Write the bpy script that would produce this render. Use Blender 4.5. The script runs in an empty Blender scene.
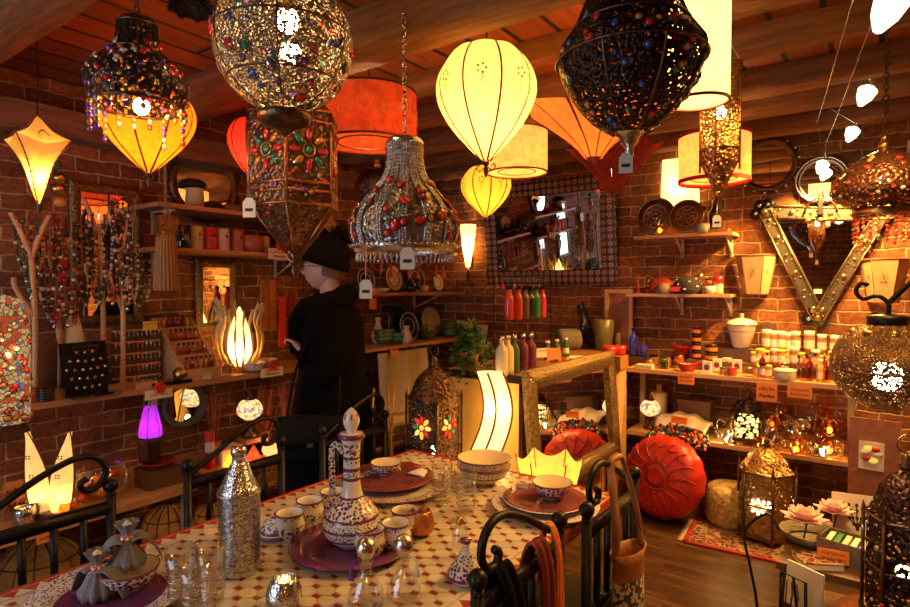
import bpy, math, random
from mathutils import Vector, Matrix, noise
random.seed(7)
S = bpy.context.scene
COL = S.collection
PI = math.pi
R = math.radians
sin, cos = math.sin, math.cos
# ---------------------------------------------------------------- camera numbers (room frame: +Y to the back wall, +X along it)
F = 580.0; YAW = R(36); HOR = 287.0; HC = 1.6
PIT = math.atan((303.5 - HOR) / F)
CEIL = 2.72; BACK = 4.62; LEFT = -3.62

def ray(px, py):
    u = (px - 455) / F; v = (303.5 - py) / F
    cp, sp = cos(PIT), sin(PIT)
    fw = cp + v * sp; up = -sp + v * cp
    return Vector((-sin(YAW) * fw + cos(YAW) * u, cos(YAW) * fw + sin(YAW) * u, up))
def PZ(px, py, z):
    r = ray(px, py); t = (z - HC) / r.z; return Vector((r.x * t, r.y * t, z))
def PX(px, py, X):
    r = ray(px, py); t = X / r.x; return Vector((X, r.y * t, HC + r.z * t))
def PY(px, py, Y):
    r = ray(px, py); t = Y / r.y; return Vector((r.x * t, Y, HC + r.z * t))
def PD(px, py, d):
    r = ray(px, py); return Vector((r.x * d, r.y * d, HC + r.z * d))
def rot(p, a):
    return (p[0] * cos(a) - p[1] * sin(a), p[0] * sin(a) + p[1] * cos(a), p[2])
def rnd(a, b): return random.uniform(a, b)

# ---------------------------------------------------------------- mesh builder
class MB:
    def __init__(s): s.v = []; s.f = []; s.fm = []; s.fs = []; s.mats = []
    def mi(s, m):
        if m not in s.mats: s.mats.append(m)
        return s.mats.index(m)
    def add(s, vs, fs, m, smooth=False, M=None):
        b = len(s.v); i = s.mi(m)
        for v in vs:
            v = Vector(v)
            if M is not None: v = M @ v
            s.v.append(v)
        for f in fs:
            s.f.append([b + k for k in f]); s.fm.append(i); s.fs.append(smooth)
        return s
    def box(s, c, d, m, rz=0, M=None, taper=1.0):
        hx, hy, hz = d[0] / 2, d[1] / 2, d[2] / 2
        vs = []
        for z, t in ((-hz, 1), (hz, taper)):
            for x, y in ((-hx, -hy), (hx, -hy), (hx, hy), (-hx, hy)):
                q = rot((x * t, y * t, z), rz)
                vs.append((c[0] + q[0], c[1] + q[1], c[2] + q[2]))
        return s.add(vs, [(0, 3, 2, 1), (4, 5, 6, 7), (0, 1, 5, 4), (1, 2, 6, 5), (2, 3, 7, 6), (3, 0, 4, 7)], m, False, M)
    def lathe(s, prof, m, seg=20, c=(0, 0, 0), lobes=0, amp=0, M=None, smooth=True, sq=None, a0=0, flat=False):
        """prof: (r, z) or (r, z, mat for the band that follows)"""
        n = len(prof); b = len(s.v)
        for p in prof:
            for k in range(seg):
                a = a0 + 2 * PI * k / seg
                rr = p[0]
                if lobes: rr *= 1 - amp * (1 - abs(sin(lobes * a / 2)))
                v = Vector((c[0] + rr * cos(a) * (sq or 1), c[1] + rr * sin(a), c[2] + p[1]))
                if M is not None: v = M @ v
                s.v.append(v)
        for i in range(n - 1):
            mm = prof[i][2] if len(prof[i]) > 2 else m
            if mm is None: continue
            j = s.mi(mm)
            for k in range(seg):
                k2 = (k + 1) % seg
                s.f.append([b + i * seg + k, b + i * seg + k2, b + (i + 1) * seg + k2, b + (i + 1) * seg + k]); s.fm.append(j); s.fs.append(smooth and not flat)
        return s
    def cyl(s, c, r, h, m, seg=14, r2=None, M=None):
        r2 = r if r2 is None else r2
        return s.lathe([(0.0001, 0), (r, 0), (r, 0.0001), (r2, h - .0001), (r2, h), (0.0001, h)], m, seg, c, M=M)
    def sph(s, c, r, m, seg=10, sc=(1, 1, 1), M=None):
        rg = max(4, seg // 2 + 1); b = len(s.v); vs = []; fs = []
        for i in range(rg + 1):
            t = PI * i / rg
            for k in range(seg):
                a = 2 * PI * k / seg
                vs.append((c[0] + r * sc[0] * sin(t) * cos(a), c[1] + r * sc[1] * sin(t) * sin(a), c[2] - r * sc[2] * cos(t)))
        for i in range(rg):
            for k in range(seg):
                k2 = (k + 1) % seg
                fs.append((i * seg + k, i * seg + k2, (i + 1) * seg + k2, (i + 1) * seg + k))
        return s.add(vs, fs, m, True, M)
    def tube(s, pts, r, m, seg=6, closed=False, M=None, flat=1.0):
        pts = [Vector(p) for p in pts]; n = len(pts)
        if n < 2: return s
        rs = r if isinstance(r, (list, tuple)) else [r] * n
        up = Vector((0, 0, 1)); vs = []; prev = None
        for i, p in enumerate(pts):
            t = (pts[(i + 1) % n] - pts[i - 1]) if closed else (pts[min(i + 1, n - 1)] - pts[max(i - 1, 0)])
            if t.length < 1e-9: t = Vector((0, 0, 1))
            t.normalize()
            if prev is None:
                a = t.cross(up)
                if a.length < .05: a = t.cross(Vector((1, 0, 0)))
            else:
                a = prev - t * prev.dot(t)
                if a.length < 1e-6: a = t.cross(up)
            a.normalize(); prev = a.copy(); bb = t.cross(a)
            for k in range(seg):
                g = 2 * PI * k / seg
                vs.append(p + a * cos(g) * rs[i] + bb * sin(g) * rs[i] * flat)
        fs = []
        for i in range(n if closed else n - 1):
            for k in range(seg):
                k2 = (k + 1) % seg; i2 = (i + 1) % n
                fs.append((i * seg + k, i * seg + k2, i2 * seg + k2, i2 * seg + k))
        if not closed:
            fs.append(tuple(range(seg - 1, -1, -1))); fs.append(tuple((n - 1) * seg + k for k in range(seg)))
        return s.add(vs, fs, m, True, M)
    def prism(s, poly, z0, z1, m, M=None, smooth=False):
        n = len(poly)
        vs = [(p[0], p[1], z0) for p in poly] + [(p[0], p[1], z1) for p in poly]
        fs = [tuple(range(n - 1, -1, -1)), tuple(range(n, 2 * n))] + [(i, (i + 1) % n, n + (i + 1) % n, n + i) for i in range(n)]
        return s.add(vs, fs, m, smooth, M)
    def grid(s, fn, nu, nv, m, th=0.0, smooth=True, wrap=False, M=None):
        """surface fn(u,v) u,v in 0..1; th gives it thickness along its normal"""
        P = [[Vector(fn(i / nu, j / nv)) for i in range(nu + 1)] for j in range(nv + 1)]
        vs = [p for row in P for p in row]; w = nu + 1
        fs = [(j * w + i, j * w + i + 1, (j + 1) * w + i + 1, (j + 1) * w + i) for j in range(nv) for i in range(nu)]
        if th:
            N = []
            for j in range(nv + 1):
                for i in range(nu + 1):
                    a = P[j][min(i + 1, nu)] - P[j][max(i - 1, 0)]; b = P[min(j + 1, nv)][i] - P[max(j - 1, 0)][i]
                    q = a.cross(b)
                    N.append(q.normalized() if q.length > 1e-9 else Vector((0, 0, 1)))
            k = len(vs)
            vs = vs + [vs[i] - N[i] * th for i in range(k)]
            fs += [tuple(k + q for q in reversed(f)) for f in fs[:]]
            for i in range(nu):
                fs.append((i + 1, i, k + i, k + i + 1)); o = nv * w
                fs.append((o + i, o + i + 1, k + o + i + 1, k + o + i))
            for j in range(nv):
                fs.append((j * w, (j + 1) * w, k + (j + 1) * w, k + j * w)); o = nu
                fs.append(((j + 1) * w + o, j * w + o, k + j * w + o, k + (j + 1) * w + o))
        return s.add(vs, fs, m, smooth, M)
    def build(s, name, parent=None, loc=None, rz=0, **props):
        me = bpy.data.meshes.new(name)
        me.from_pydata([tuple(v) for v in s.v], [], s.f)
        for m in s.mats: me.materials.append(m)
        me.polygons.foreach_set('material_index', s.fm)
        me.polygons.foreach_set('use_smooth', s.fs)
        me.update()
        o = bpy.data.objects.new(name, me); COL.objects.link(o)
        if parent is not None: o.parent = parent
        if loc is not None: o.location = loc
        o.rotation_euler = (0, 0, rz)
        for k, v in props.items(): o[k] = v
        return o

def Mloc(loc=(0, 0, 0), rx=0, ry=0, rz=0, sc=1.0):
    return Matrix.Translation(loc) @ Matrix.Rotation(rz, 4, 'Z') @ Matrix.Rotation(ry, 4, 'Y') @ Matrix.Rotation(rx, 4, 'X') @ Matrix.Scale(sc, 4)

def thing(name, label, cat, loc=(0, 0, 0), rz=0, group=None):
    o = bpy.data.objects.new(name, None); COL.objects.link(o)
    o.empty_display_size = .05
    o.location = loc; o.rotation_euler = (0, 0, rz)
    return tag(o, label, cat, group)
def tag(o, label, cat, group=None):
    o['label'] = label; o['category'] = cat
    if group: o['group'] = group
    return o
def struct(o):
    o['kind'] = 'structure'; return o
def kids(o): return [c for c in bpy.data.objects if c.parent == o]
def copy_tree(o, parent=None):
    c = o.copy(); COL.objects.link(c); c.parent = parent
    for ch in KIDS(o): copy_tree(ch, c)
    return c
def KIDS(o): return list(o.children)
PROTO = {}
def place(key, fn, loc, rz, label, cat, group=None, sc=1.0):
    """first call builds the thing with its parts, later calls copy it part by part"""
    if key not in PROTO:
        o = fn(); PROTO[key] = o
    else:
        o = copy_tree(PROTO[key])
        if 'group' in o.keys(): del o['group']
    o.location = loc; o.rotation_euler = (0, 0, rz)
    o.scale = (sc, sc, sc) if not isinstance(sc, (tuple, list)) else sc
    return tag(o, label, cat, group)
def lamp(parent, loc, power, col=(1, .52, .16), r=.02, name='bulb_light', world=False):
    l = bpy.data.lights.new(name, 'POINT'); l.energy = power * LK; l.color = col; l.shadow_soft_size = r
    o = bpy.data.objects.new(name, l); COL.objects.link(o); o.parent = parent; o.location = loc
    return o
def spot(parent, loc, power, col, r=.04, ang=150):
    l = bpy.data.lights.new('bulb_light', 'SPOT'); l.energy = power; l.color = col; l.shadow_soft_size = r; l.spot_size = R(ang); l.spot_blend = .6
    o = bpy.data.objects.new('bulb_light', l); COL.objects.link(o); o.parent = parent; o.location = loc
LK = 1.0
WARM = (1, .50, .11)

# ---------------------------------------------------------------- materials
MC = {}
def _new(name):
    m = bpy.data.materials.new(name); m.use_nodes = True
    nt = m.node_tree; nt.nodes.clear()
    return m, nt, nt.nodes, nt.links
def _coord(nt, scale=(1, 1, 1), world=False, wallmap=False, rz=0):
    N, L = nt.nodes, nt.links
    if world or wallmap:
        g = N.new('ShaderNodeNewGeometry'); src = g.outputs['Position']
    else:
        g = N.new('ShaderNodeTexCoord'); src = g.outputs['Object']
    if wallmap:
        sx = N.new('ShaderNodeSeparateXYZ'); L.new(src, sx.inputs[0])
        ad = N.new('ShaderNodeMath'); ad.operation = 'ADD'; L.new(sx.outputs[0], ad.inputs[0]); L.new(sx.outputs[1], ad.inputs[1])
        cx = N.new('ShaderNodeCombineXYZ'); L.new(ad.outputs[0], cx.inputs[0]); L.new(sx.outputs[2], cx.inputs[1]); src = cx.outputs[0]
    mp = N.new('ShaderNodeMapping'); mp.inputs['Scale'].default_value = scale; mp.inputs['Rotation'].default_value = (0, 0, rz)
    L.new(src, mp.inputs['Vector'])
    return mp.outputs[0]
def _ramp(nt, fac, stops, interp='LINEAR'):
    r = nt.nodes.new('ShaderNodeValToRGB'); r.color_ramp.interpolation = interp
    el = r.color_ramp.elements
    while len(el) < len(stops): el.new(.5)
    for e, (p, c) in zip(el, stops):
        e.position = p; e.color = (c[0], c[1], c[2], 1)
    nt.links.new(fac, r.inputs[0]); return r.outputs[0]
def _noise(nt, vec, scale, detail=4, rough=.6):
    n = nt.nodes.new('ShaderNodeTexNoise'); n.inputs['Scale'].default_value = scale; n.inputs['Detail'].default_value = detail
    n.inputs['Roughness'].default_value = rough
    nt.links.new(vec, n.inputs['Vector']); return n.outputs['Fac']
def _vor(nt, vec, scale, feat='F1', out='Distance'):
    n = nt.nodes.new('ShaderNodeTexVoronoi'); n.feature = feat; n.inputs['Scale'].default_value = scale
    nt.links.new(vec, n.inputs['Vector']); return n.outputs[out]
def _bump(nt, h, strength=.3, dist=.01):
    b = nt.nodes.new('ShaderNodeBump'); b.inputs['Strength'].default_value = strength; b.inputs['Distance'].default_value = dist
    nt.links.new(h, b.inputs['Height']); return b.outputs[0]
def _out(nt, sh):
    o = nt.nodes.new('ShaderNodeOutputMaterial'); nt.links.new(sh, o.inputs['Surface'])
def _bsdf(nt, col=None, rough=.5, metal=0, normal=None, colval=None):
    p = nt.nodes.new('ShaderNodeBsdfPrincipled')
    if col is not None: nt.links.new(col, p.inputs['Base Color'])
    if colval is not None: p.inputs['Base Color'].default_value = (*colval, 1)
    p.inputs['Roughness'].default_value = rough; p.inputs['Metallic'].default_value = metal
    if normal is not None: nt.links.new(normal, p.inputs['Normal'])
    return p
def sh(c, k): return tuple(max(0, min(1, x * k)) for x in c)

def pm(name, c, rough=.5, metal=0, var=.25, scale=25, bump=.15, es=0, ec=None, stretch=(1, 1, 1), coat=0, alpha=None):
    """plain procedural material: colour broken by noise, a little bump"""
    if name in MC: return MC[name]
    m, nt, N, L = _new(name)
    v = _coord(nt, stretch)
    f = _noise(nt, v, scale)
    col = _ramp(nt, f, [(.25, sh(c, 1 - var)), (.75, sh(c, 1 + var))])
    p = _bsdf(nt, col, rough, metal, _bump(nt, f, bump) if bump else None)
    if coat: p.inputs['Coat Weight'].default_value = coat
    if es:
        p.inputs['Emission Color'].default_value = (*(ec or c), 1); p.inputs['Emission Strength'].default_value = es
    _out(nt, p.outputs[0]); MC[name] = m; return m
def glass(name, c=(1, 1, 1), rough=.02, ior=1.45, mix=.35, bump=0, bs=40):
    """thin-walled glass: mostly clear, with reflections"""
    if name in MC: return MC[name]
    m, nt, N, L = _new(name)
    g = N.new('ShaderNodeBsdfGlossy'); g.inputs['Roughness'].default_value = rough; g.inputs['Color'].default_value = (1, 1, 1, 1)
    t = N.new('ShaderNodeBsdfTransparent'); t.inputs['Color'].default_value = (*c, 1)
    fr = N.new('ShaderNodeLayerWeight'); fr.inputs['Blend'].default_value = .5
    if bump:
        v = _coord(nt); b = _bump(nt, _vor(nt, v, bs), bump, .01); L.new(b, g.inputs['Normal']); L.new(b, fr.inputs['Normal'])
    mx = N.new('ShaderNodeMixShader'); L.new(t.outputs[0], mx.inputs[1]); L.new(g.outputs[0], mx.inputs[2])
    pw = N.new('ShaderNodeMath'); pw.operation = 'POWER'; pw.inputs[1].default_value = 2.5; L.new(fr.outputs['Facing'], pw.inputs[0])
    ad = N.new('ShaderNodeMath'); ad.operation = 'MULTIPLY_ADD'; ad.inputs[1].default_value = .45 + mix * .6; ad.inputs[2].default_value = .05 + mix * .1
    L.new(pw.outputs[0], ad.inputs[0]); L.new(ad.outputs[0], mx.inputs[0])
    _out(nt, mx.outputs[0]); MC[name] = m; return m
def silk(name, c, es=0.8, tr=.65, pat=None, scale=18, ec=None):
    """lamp shade cloth or paper: passes the bulb's light and glows"""
    if name in MC: return MC[name]
    m, nt, N, L = _new(name)
    v = _coord(nt); f = _noise(nt, v, scale, 5, .7)
    c1 = pat or sh(c, .8)
    col = _ramp(nt, f, [(.35, c1), (.6, c)])
    d = N.new('ShaderNodeBsdfDiffuse'); t = N.new('ShaderNodeBsdfTranslucent'); L.new(col, d.inputs[0]); L.new(col, t.inputs[0])
    mx = N.new('ShaderNodeMixShader'); mx.inputs[0].default_value = tr; L.new(d.outputs[0], mx.inputs[1]); L.new(t.outputs[0], mx.inputs[2])
    if es:
        e = N.new('ShaderNodeEmission'); e.inputs[1].default_value = es
        if ec: e.inputs[0].default_value = (*ec, 1)
        else: L.new(col, e.inputs[0])
        a = N.new('ShaderNodeAddShader'); L.new(mx.outputs[0], a.inputs[0]); L.new(e.outputs[0], a.inputs[1]); _out(nt, a.outputs[0])
    else: _out(nt, mx.outputs[0])
    MC[name] = m; return m
def glow(name, c, es):
    if name in MC: return MC[name]
    m, nt, N, L = _new(name)
    e = N.new('ShaderNodeEmission'); e.inputs[0].default_value = (*c, 1); e.inputs[1].default_value = es
    _out(nt, e.outputs[0]); MC[name] = m; return m
def perf(name, c, hole=.32, scale=60, metal=1, rough=.35, feat='F1', stretch=(1, 1, 1), glasscol=None):
    """pierced metal: cells of a Voronoi pattern are real openings"""
    if name in MC: return MC[name]
    m, nt, N, L = _new(name)
    v = _coord(nt, stretch); d = _vor(nt, v, scale, feat)
    p = _bsdf(nt, _ramp(nt, _noise(nt, v, 30), [(.3, sh(c, .6)), (.7, sh(c, 1.3))]), rough, metal, _bump(nt, d, .6, .01))
    t = N.new('ShaderNodeBsdfTransparent')
    if glasscol:
        cc = _vor(nt, v, scale, 'F1', 'Color'); hs = N.new('ShaderNodeSeparateColor'); L.new(cc, hs.inputs[0])
        L.new(_ramp(nt, hs.outputs[0], glasscol, 'CONSTANT'), t.inputs[0])
    cm = N.new('ShaderNodeMath'); cm.operation = 'LESS_THAN' if feat == 'F1' else 'GREATER_THAN'; cm.inputs[1].default_value = hole
    L.new(d, cm.inputs[0])
    mx = N.new('ShaderNodeMixShader'); L.new(cm.outputs[0], mx.inputs[0]); L.new(p.outputs[0], mx.inputs[1]); L.new(t.outputs[0], mx.inputs[2])
    _out(nt, mx.outputs[0]); MC[name] = m; return m
def spots(name, stops, scale=60, rough=.35, metal=0, feat='F1', thr=None, ground=None, stretch=(1, 1, 1), bump=.2, edge=None):
    """cells of random colour from stops; with ground, cells are drawn as dots on it; with edge, cell borders in that colour"""
    if name in MC: return MC[name]
    m, nt, N, L = _new(name)
    v = _coord(nt, stretch)
    cc = _vor(nt, v, scale, 'F1', 'Color'); hs = N.new('ShaderNodeSeparateColor'); L.new(cc, hs.inputs[0])
    col = _ramp(nt, hs.outputs[0], stops, 'CONSTANT')
    dd = _vor(nt, v, scale, 'F1')
    if ground is not None:
        cm = N.new('ShaderNodeMath'); cm.operation = 'LESS_THAN'; cm.inputs[1].default_value = thr; L.new(dd, cm.inputs[0])
        mx = N.new('ShaderNodeMix'); mx.data_type = 'RGBA'; L.new(cm.outputs[0], mx.inputs[0]); mx.inputs[6].default_value = (*ground, 1); L.new(col, mx.inputs[7]); col = mx.outputs[2]
    if edge is not None:
        de = _vor(nt, v, scale, 'DISTANCE_TO_EDGE'); cm = N.new('ShaderNodeMath'); cm.operation = 'LESS_THAN'; cm.inputs[1].default_value = .06; L.new(de, cm.inputs[0])
        mx = N.new('ShaderNodeMix'); mx.data_type = 'RGBA'; L.new(cm.outputs[0], mx.inputs[0]); L.new(col, mx.inputs[6]); mx.inputs[7].default_value = (*edge, 1); col = mx.outputs[2]
    p = _bsdf(nt, col, rough, metal, _bump(nt, dd, bump, .005) if bump else None)
    _out(nt, p.outputs[0]); MC[name] = m; return m
def rings(name, c1, c2, scale=40, rough=.5, axis='Z', rings_=False, dist=0, metal=0):
    if name in MC: return MC[name]
    m, nt, N, L = _new(name)
    v = _coord(nt); w = N.new('ShaderNodeTexWave'); L.new(v, w.inputs['Vector']); w.inputs['Scale'].default_value = scale; w.bands_direction = axis; w.inputs['Distortion'].default_value = dist
    if rings_: w.wave_type = 'RINGS'; w.rings_direction = axis
    p = _bsdf(nt, _ramp(nt, w.outputs['Fac'], [(.4, c1), (.6, c2)]), rough, metal, _bump(nt, w.outputs['Fac'], .2, .005))
    _out(nt, p.outputs[0]); MC[name] = m; return m

def brick_mat():
    m, nt, N, L = _new('old_brick')
    v = _coord(nt, wallmap=True)
    w = _noise(nt, v, 6, 3); 
    vm = N.new('ShaderNodeMix'); vm.data_type = 'VECTOR'; vm.inputs[0].default_value = .035
    nz = N.new('ShaderNodeTexNoise'); nz.inputs['Scale'].default_value = 9; L.new(v, nz.inputs['Vector']); L.new(v, vm.inputs[4]); L.new(nz.outputs['Color'], vm.inputs[5])
    b = N.new('ShaderNodeTexBrick'); L.new(vm.outputs[1], b.inputs['Vector'])
    b.inputs['Scale'].default_value = 1; b.inputs['Brick Width'].default_value = .225; b.inputs['Row Height'].default_value = .078
    b.inputs['Mortar Size'].default_value = .0075; b.inputs['Mortar Smooth'].default_value = .8; b.inputs['Bias'].default_value = -.1
    b.inputs['Color1'].default_value = (.40, .145, .05, 1); b.inputs['Color2'].default_value = (.15, .055, .024, 1); b.inputs['Mortar'].default_value = (.62, .42, .21, 1)
    f = _noise(nt, v, 30, 6, .7)
    mx = N.new('ShaderNodeMix'); mx.data_type = 'RGBA'; mx.blend_type = 'MULTIPLY'; mx.inputs[0].default_value = .7
    big = _noise(nt, v, 3.2, 3, .6); m3 = N.new('ShaderNodeMix'); m3.data_type = 'RGBA'; m3.blend_type = 'MULTIPLY'; m3.inputs[0].default_value = .8; L.new(b.outputs['Color'], m3.inputs[6]); L.new(_ramp(nt, big, [(.35, (.5, .47, .43)), (.62, (1.15, 1.1, 1.05))]), m3.inputs[7])
    L.new(m3.outputs[2], mx.inputs[6]); L.new(_ramp(nt, f, [(.35, (.3, .28, .26)), (.65, (1.3, 1.25, 1.2))]), mx.inputs[7])
    ad = N.new('ShaderNodeMath'); ad.operation = 'MULTIPLY_ADD'; ad.inputs[1].default_value = -1; L.new(b.outputs['Fac'], ad.inputs[0]); L.new(f, ad.inputs[2])
    p = _bsdf(nt, mx.outputs[2], .85, 0, _bump(nt, ad.outputs[0], .7, .012))
    _out(nt, p.outputs[0]); return m
def plank_mat(name, c1, c2, width, length, along='Y', gap=.004, rough=.6, gapc=(.01, .006, .004), grain=1.0, world=True):
    m, nt, N, L = _new(name)
    v = _coord(nt, world=world, rz=(PI / 2 if along == 'Y' else 0))
    b = N.new('ShaderNodeTexBrick'); L.new(v, b.inputs['Vector'])
    b.inputs['Scale'].default_value = 1; b.inputs['Brick Width'].default_value = length; b.inputs['Row Height'].default_value = width
    b.inputs['Mortar Size'].default_value = gap; b.inputs['Mortar Smooth'].default_value = .1
    b.inputs['Color1'].default_value = (*c1, 1); b.inputs['Color2'].default_value = (*c2, 1); b.inputs['Mortar'].default_value = (*gapc, 1)
    v2 = _coord(nt, (3, 40, 3) if along != 'Y' else (40, 3, 3), world=world)
    f = _noise(nt, v2, 1.0 * grain, 6, .65)
    mx = N.new('ShaderNodeMix'); mx.data_type = 'RGBA'; mx.blend_type = 'MULTIPLY'; mx.inputs[0].default_value = .8
    L.new(b.outputs['Color'], mx.inputs[6]); L.new(_ramp(nt, f, [(.3, (.5, .46, .42)), (.7, (1.3, 1.25, 1.2))]), mx.inputs[7])
    p = _bsdf(nt, mx.outputs[2], rough, 0, _bump(nt, f, .3, .01)); _out(nt, p.outputs[0]); return m

M = {}
def mats():
    M['brick'] = brick_mat()
    M['boards'] = plank_mat('ceiling_boards', (.32, .085, .022), (.18, .05, .013), .19, 3.1, 'Y', .012)
    M['floor'] = plank_mat('worn_floor', (.10, .052, .028), (.035, .019, .011), .05, .24, 'X', .0025, .3, (.02, .012, .008))
    M['beam'] = pm('old_beam', (.20, .085, .03), .8, 0, .5, 6, .9, stretch=(.6, 5, 5))
    M['beamy'] = pm('old_beam_y', (.22, .10, .05), .8, 0, .5, 6, .9, stretch=(5, .6, 5))
    M['pine'] = pm('pine', (.62, .36, .16), .45, 0, .22, 5, .12, stretch=(2, 2, 9))
    M['pinex'] = pm('pine_x', (.60, .34, .15), .45, 0, .25, 4, .12, stretch=(1, 9, 9))
    M['piney'] = pm('pine_y', (.50, .25, .10), .45, 0, .25, 4, .12, stretch=(9, 1, 9))
    M['oak'] = pm('dark_oak', (.12, .055, .025), .5, 0, .35, 5, .2, stretch=(9, 1, 9))
    M['iron'] = pm('black_iron', (.018, .017, .018), .38, .7, .3, 40, .3)
    M['black'] = pm('black_matt', (.012, .011, .012), .7, 0, .3, 30, .1)
    M['blackg'] = pm('black_gloss', (.015, .013, .013), .12, 0, .2, 30, .05, coat=.6)
    M['silver'] = pm('worn_silver', (.62, .60, .56), .22, 1, .25, 60, .35)
    M['hsilver'] = spots('hammered_silver', [(0, (.55, .53, .5)), (.4, (.72, .7, .66)), (.7, (.35, .33, .3))], 170, .25, 1, bump=.25)
    M['brass'] = pm('old_brass', (.55, .34, .11), .3, 1, .3, 40, .3)
    M['bronze'] = pm('dark_bronze', (.14, .08, .045), .35, .9, .4, 50, .4)
    M['copper'] = pm('hammered_copper', (.55, .22, .09), .3, 1, .3, 60, .6)
    M['white'] = pm('white_glaze', (.75, .70, .62), .2, 0, .05, 10, .02, coat=.4)
    M['cream'] = pm('cream_paint', (.70, .58, .38), .5, 0, .12, 14, .08)
    M['paper'] = pm('paper', (.80, .74, .62), .8, 0, .06, 20, .02)
    M['card'] = pm('orange_card', (.85, .26, .06), .8, 0, .1, 20, .02)
    M['ink'] = pm('ink', (.05, .02, .02), .8, 0, .1, 20, 0)
    M['redink'] = pm('red_paint', (.65, .03, .02), .5, 0, .2, 20, .1)
    M['purple'] = pm('purple_glaze', (.15, .035, .13), .18, 0, .2, 15, .05, coat=.5)
    M['plum'] = pm('plum_glaze', (.20, .05, .06), .2, 0, .2, 8, .05, coat=.5)
    M['paint'] = spots('painted_ceramic', [(0, (.12, .03, .14)), (.4, (.05, .07, .2)), (.65, (.55, .08, .04)), (.85, (.14, .04, .16))], 100, .2, 0, bump=0, ground=(.72, .67, .58), thr=.5)
    M['paint2'] = spots('painted_ceramic_fine', [(0, (.14, .04, .16)), (.6, (.04, .06, .16))], 135, .2, 0, bump=0, ground=(.72, .67, .58), thr=.40)
    M['green'] = pm('green_glaze', (.05, .13, .035), .2, 0, .3, 15, .05, coat=.4)
    M['red'] = pm('red_glaze', (.55, .02, .015), .25, 0, .2, 15, .05, coat=.3)
    M['orange'] = pm('orange_glaze', (.75, .20, .03), .35, 0, .2, 15, .05)
    M['yellow'] = pm('yellow_label', (.85, .55, .08), .6, 0, .1, 15, .02)
    M['blue'] = glass('cobalt_glass', (.03, .05, .75), .05, mix=.5)
    M['glass'] = glass('clear_glass', (.985, .98, .96), mix=.25)
    M['cutglass'] = glass('engraved_glass', (.97, .96, .93), .06, mix=.25, bump=.12, bs=90)
    M['amberglass'] = glass('amber_glass', (.9, .5, .12), .05, mix=.4)
    M['redglass'] = glass('ruby_glass', (.75, .05, .03), .05, mix=.4)
    M['greenglass'] = glass('olive_glass', (.35, .5, .08), .05, mix=.4)
    M['mirror'] = pm('mirror_silvering', (.9, .9, .88), .015, 1, 0, 3, 0)
    M['leather'] = pm('tan_leather', (.32, .12, .045), .5, 0, .3, 25, .3)
    M['dleather'] = pm('black_leather', (.006, .005, .005), .6, 0, .3, 60, .4)
    M['coat'] = pm('dark_wool', (.0028, .0024, .0022), .95, 0, .3, 120, .4)
    M['knit'] = rings('dark_knit', (.003, .0025, .0025), (.008, .006, .006), 60, .95, 'DIAGONAL')
    for k_ in ('coat', 'black', 'dleather', 'knit'): M[k_].node_tree.nodes['Principled BSDF'].inputs['Specular IOR Level'].default_value = .12
    M['skin'] = pm('skin', (.62, .36, .25), .5, 0, .08, 12, .05)
    M['hair'] = pm('grey_hair', (.14, .10, .07), .7, 0, .4, 120, .5, stretch=(1, 1, .2))
    M['bulb'] = glow('lit_bulb', (1, .78, .42), 40)
    M['bulbs'] = glow('lit_bulb_soft', (1, .72, .34), 9)
    M['gems'] = [pm('gem_ruby', (.9, .03, .02), .08, 0, .2, 20, 0, coat=1), pm('gem_amber', (.75, .25, .03), .08, 0, .2, 20, 0, coat=1),
                 pm('gem_blue', (.03, .12, .45), .08, 0, .2, 20, 0, coat=1), pm('gem_green', (.04, .25, .14), .08, 0, .2, 20, 0, coat=1),
                 pm('gem_violet', (.18, .06, .4), .08, 0, .2, 20, 0, coat=1), pm('gem_clear', (.6, .55, .4), .08, 0, .2, 20, 0, coat=1)]
mats()

def text(s, size, m, parent, loc, rotm=(PI / 2, 0, 0), name='lettering', ext=.0006, ax='CENTER'):
    cu = bpy.data.curves.new(name, 'FONT'); cu.body = s; cu.size = size; cu.extrude = ext; cu.align_x = ax; cu.align_y = 'CENTER'
    cu.materials.append(m)
    o = bpy.data.objects.new(name, cu); COL.objects.link(o); o.parent = parent; o.location = loc; o.rotation_euler = rotm
    return o
def scrawl(t, w, h, z, y, n, m='ink'):
    """a line of quick handwriting"""
    rg = random.Random(n * 7 + int(w * 1e4)); b = MB(); k = max(8, n * 4)
    b.tube([(-w / 2 + w * i / k + rg.uniform(-.1, .1) * h, y, z + (h * .5 if i % 2 else -h * .3) * rg.uniform(.3, 1)) for i in range(k + 1)], h * .07, M[m], 4)
    b.build('handwriting_print', t)
def price_card(loc, face, w, h, label='', lines=('', ''), mat='card', group=None, tilt=0, name='price_card'):
    """small card; face = heading its front looks towards (0 = -Y, pi/2 = +X)"""
    t = thing(name, label, 'card', loc, face, group)
    b = MB(); b.box((0, 0, 0), (w, .002, h), M[mat], M=Mloc(ry=tilt)); b.build('card_sheet', t)
    for i, s in enumerate(lines):
        if s: scrawl(t, w * .74, h * .3, h * (.2 - .4 * i), -.0016, len(s) + i)
    return t
def conv_text(o):
    dg = bpy.context.evaluated_depsgraph_get()
    me = bpy.data.meshes.new_from_object(o.evaluated_get(dg)); n = bpy.data.objects.new(o.name, me); COL.objects.link(n)
    n.parent = o.parent; n.location = o.location; n.rotation_euler = o.rotation_euler
    nm = o.name; bpy.data.objects.remove(o); n.name = nm
    return n
_text = text
def text(*a, **k): return conv_text(_text(*a, **k))

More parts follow.
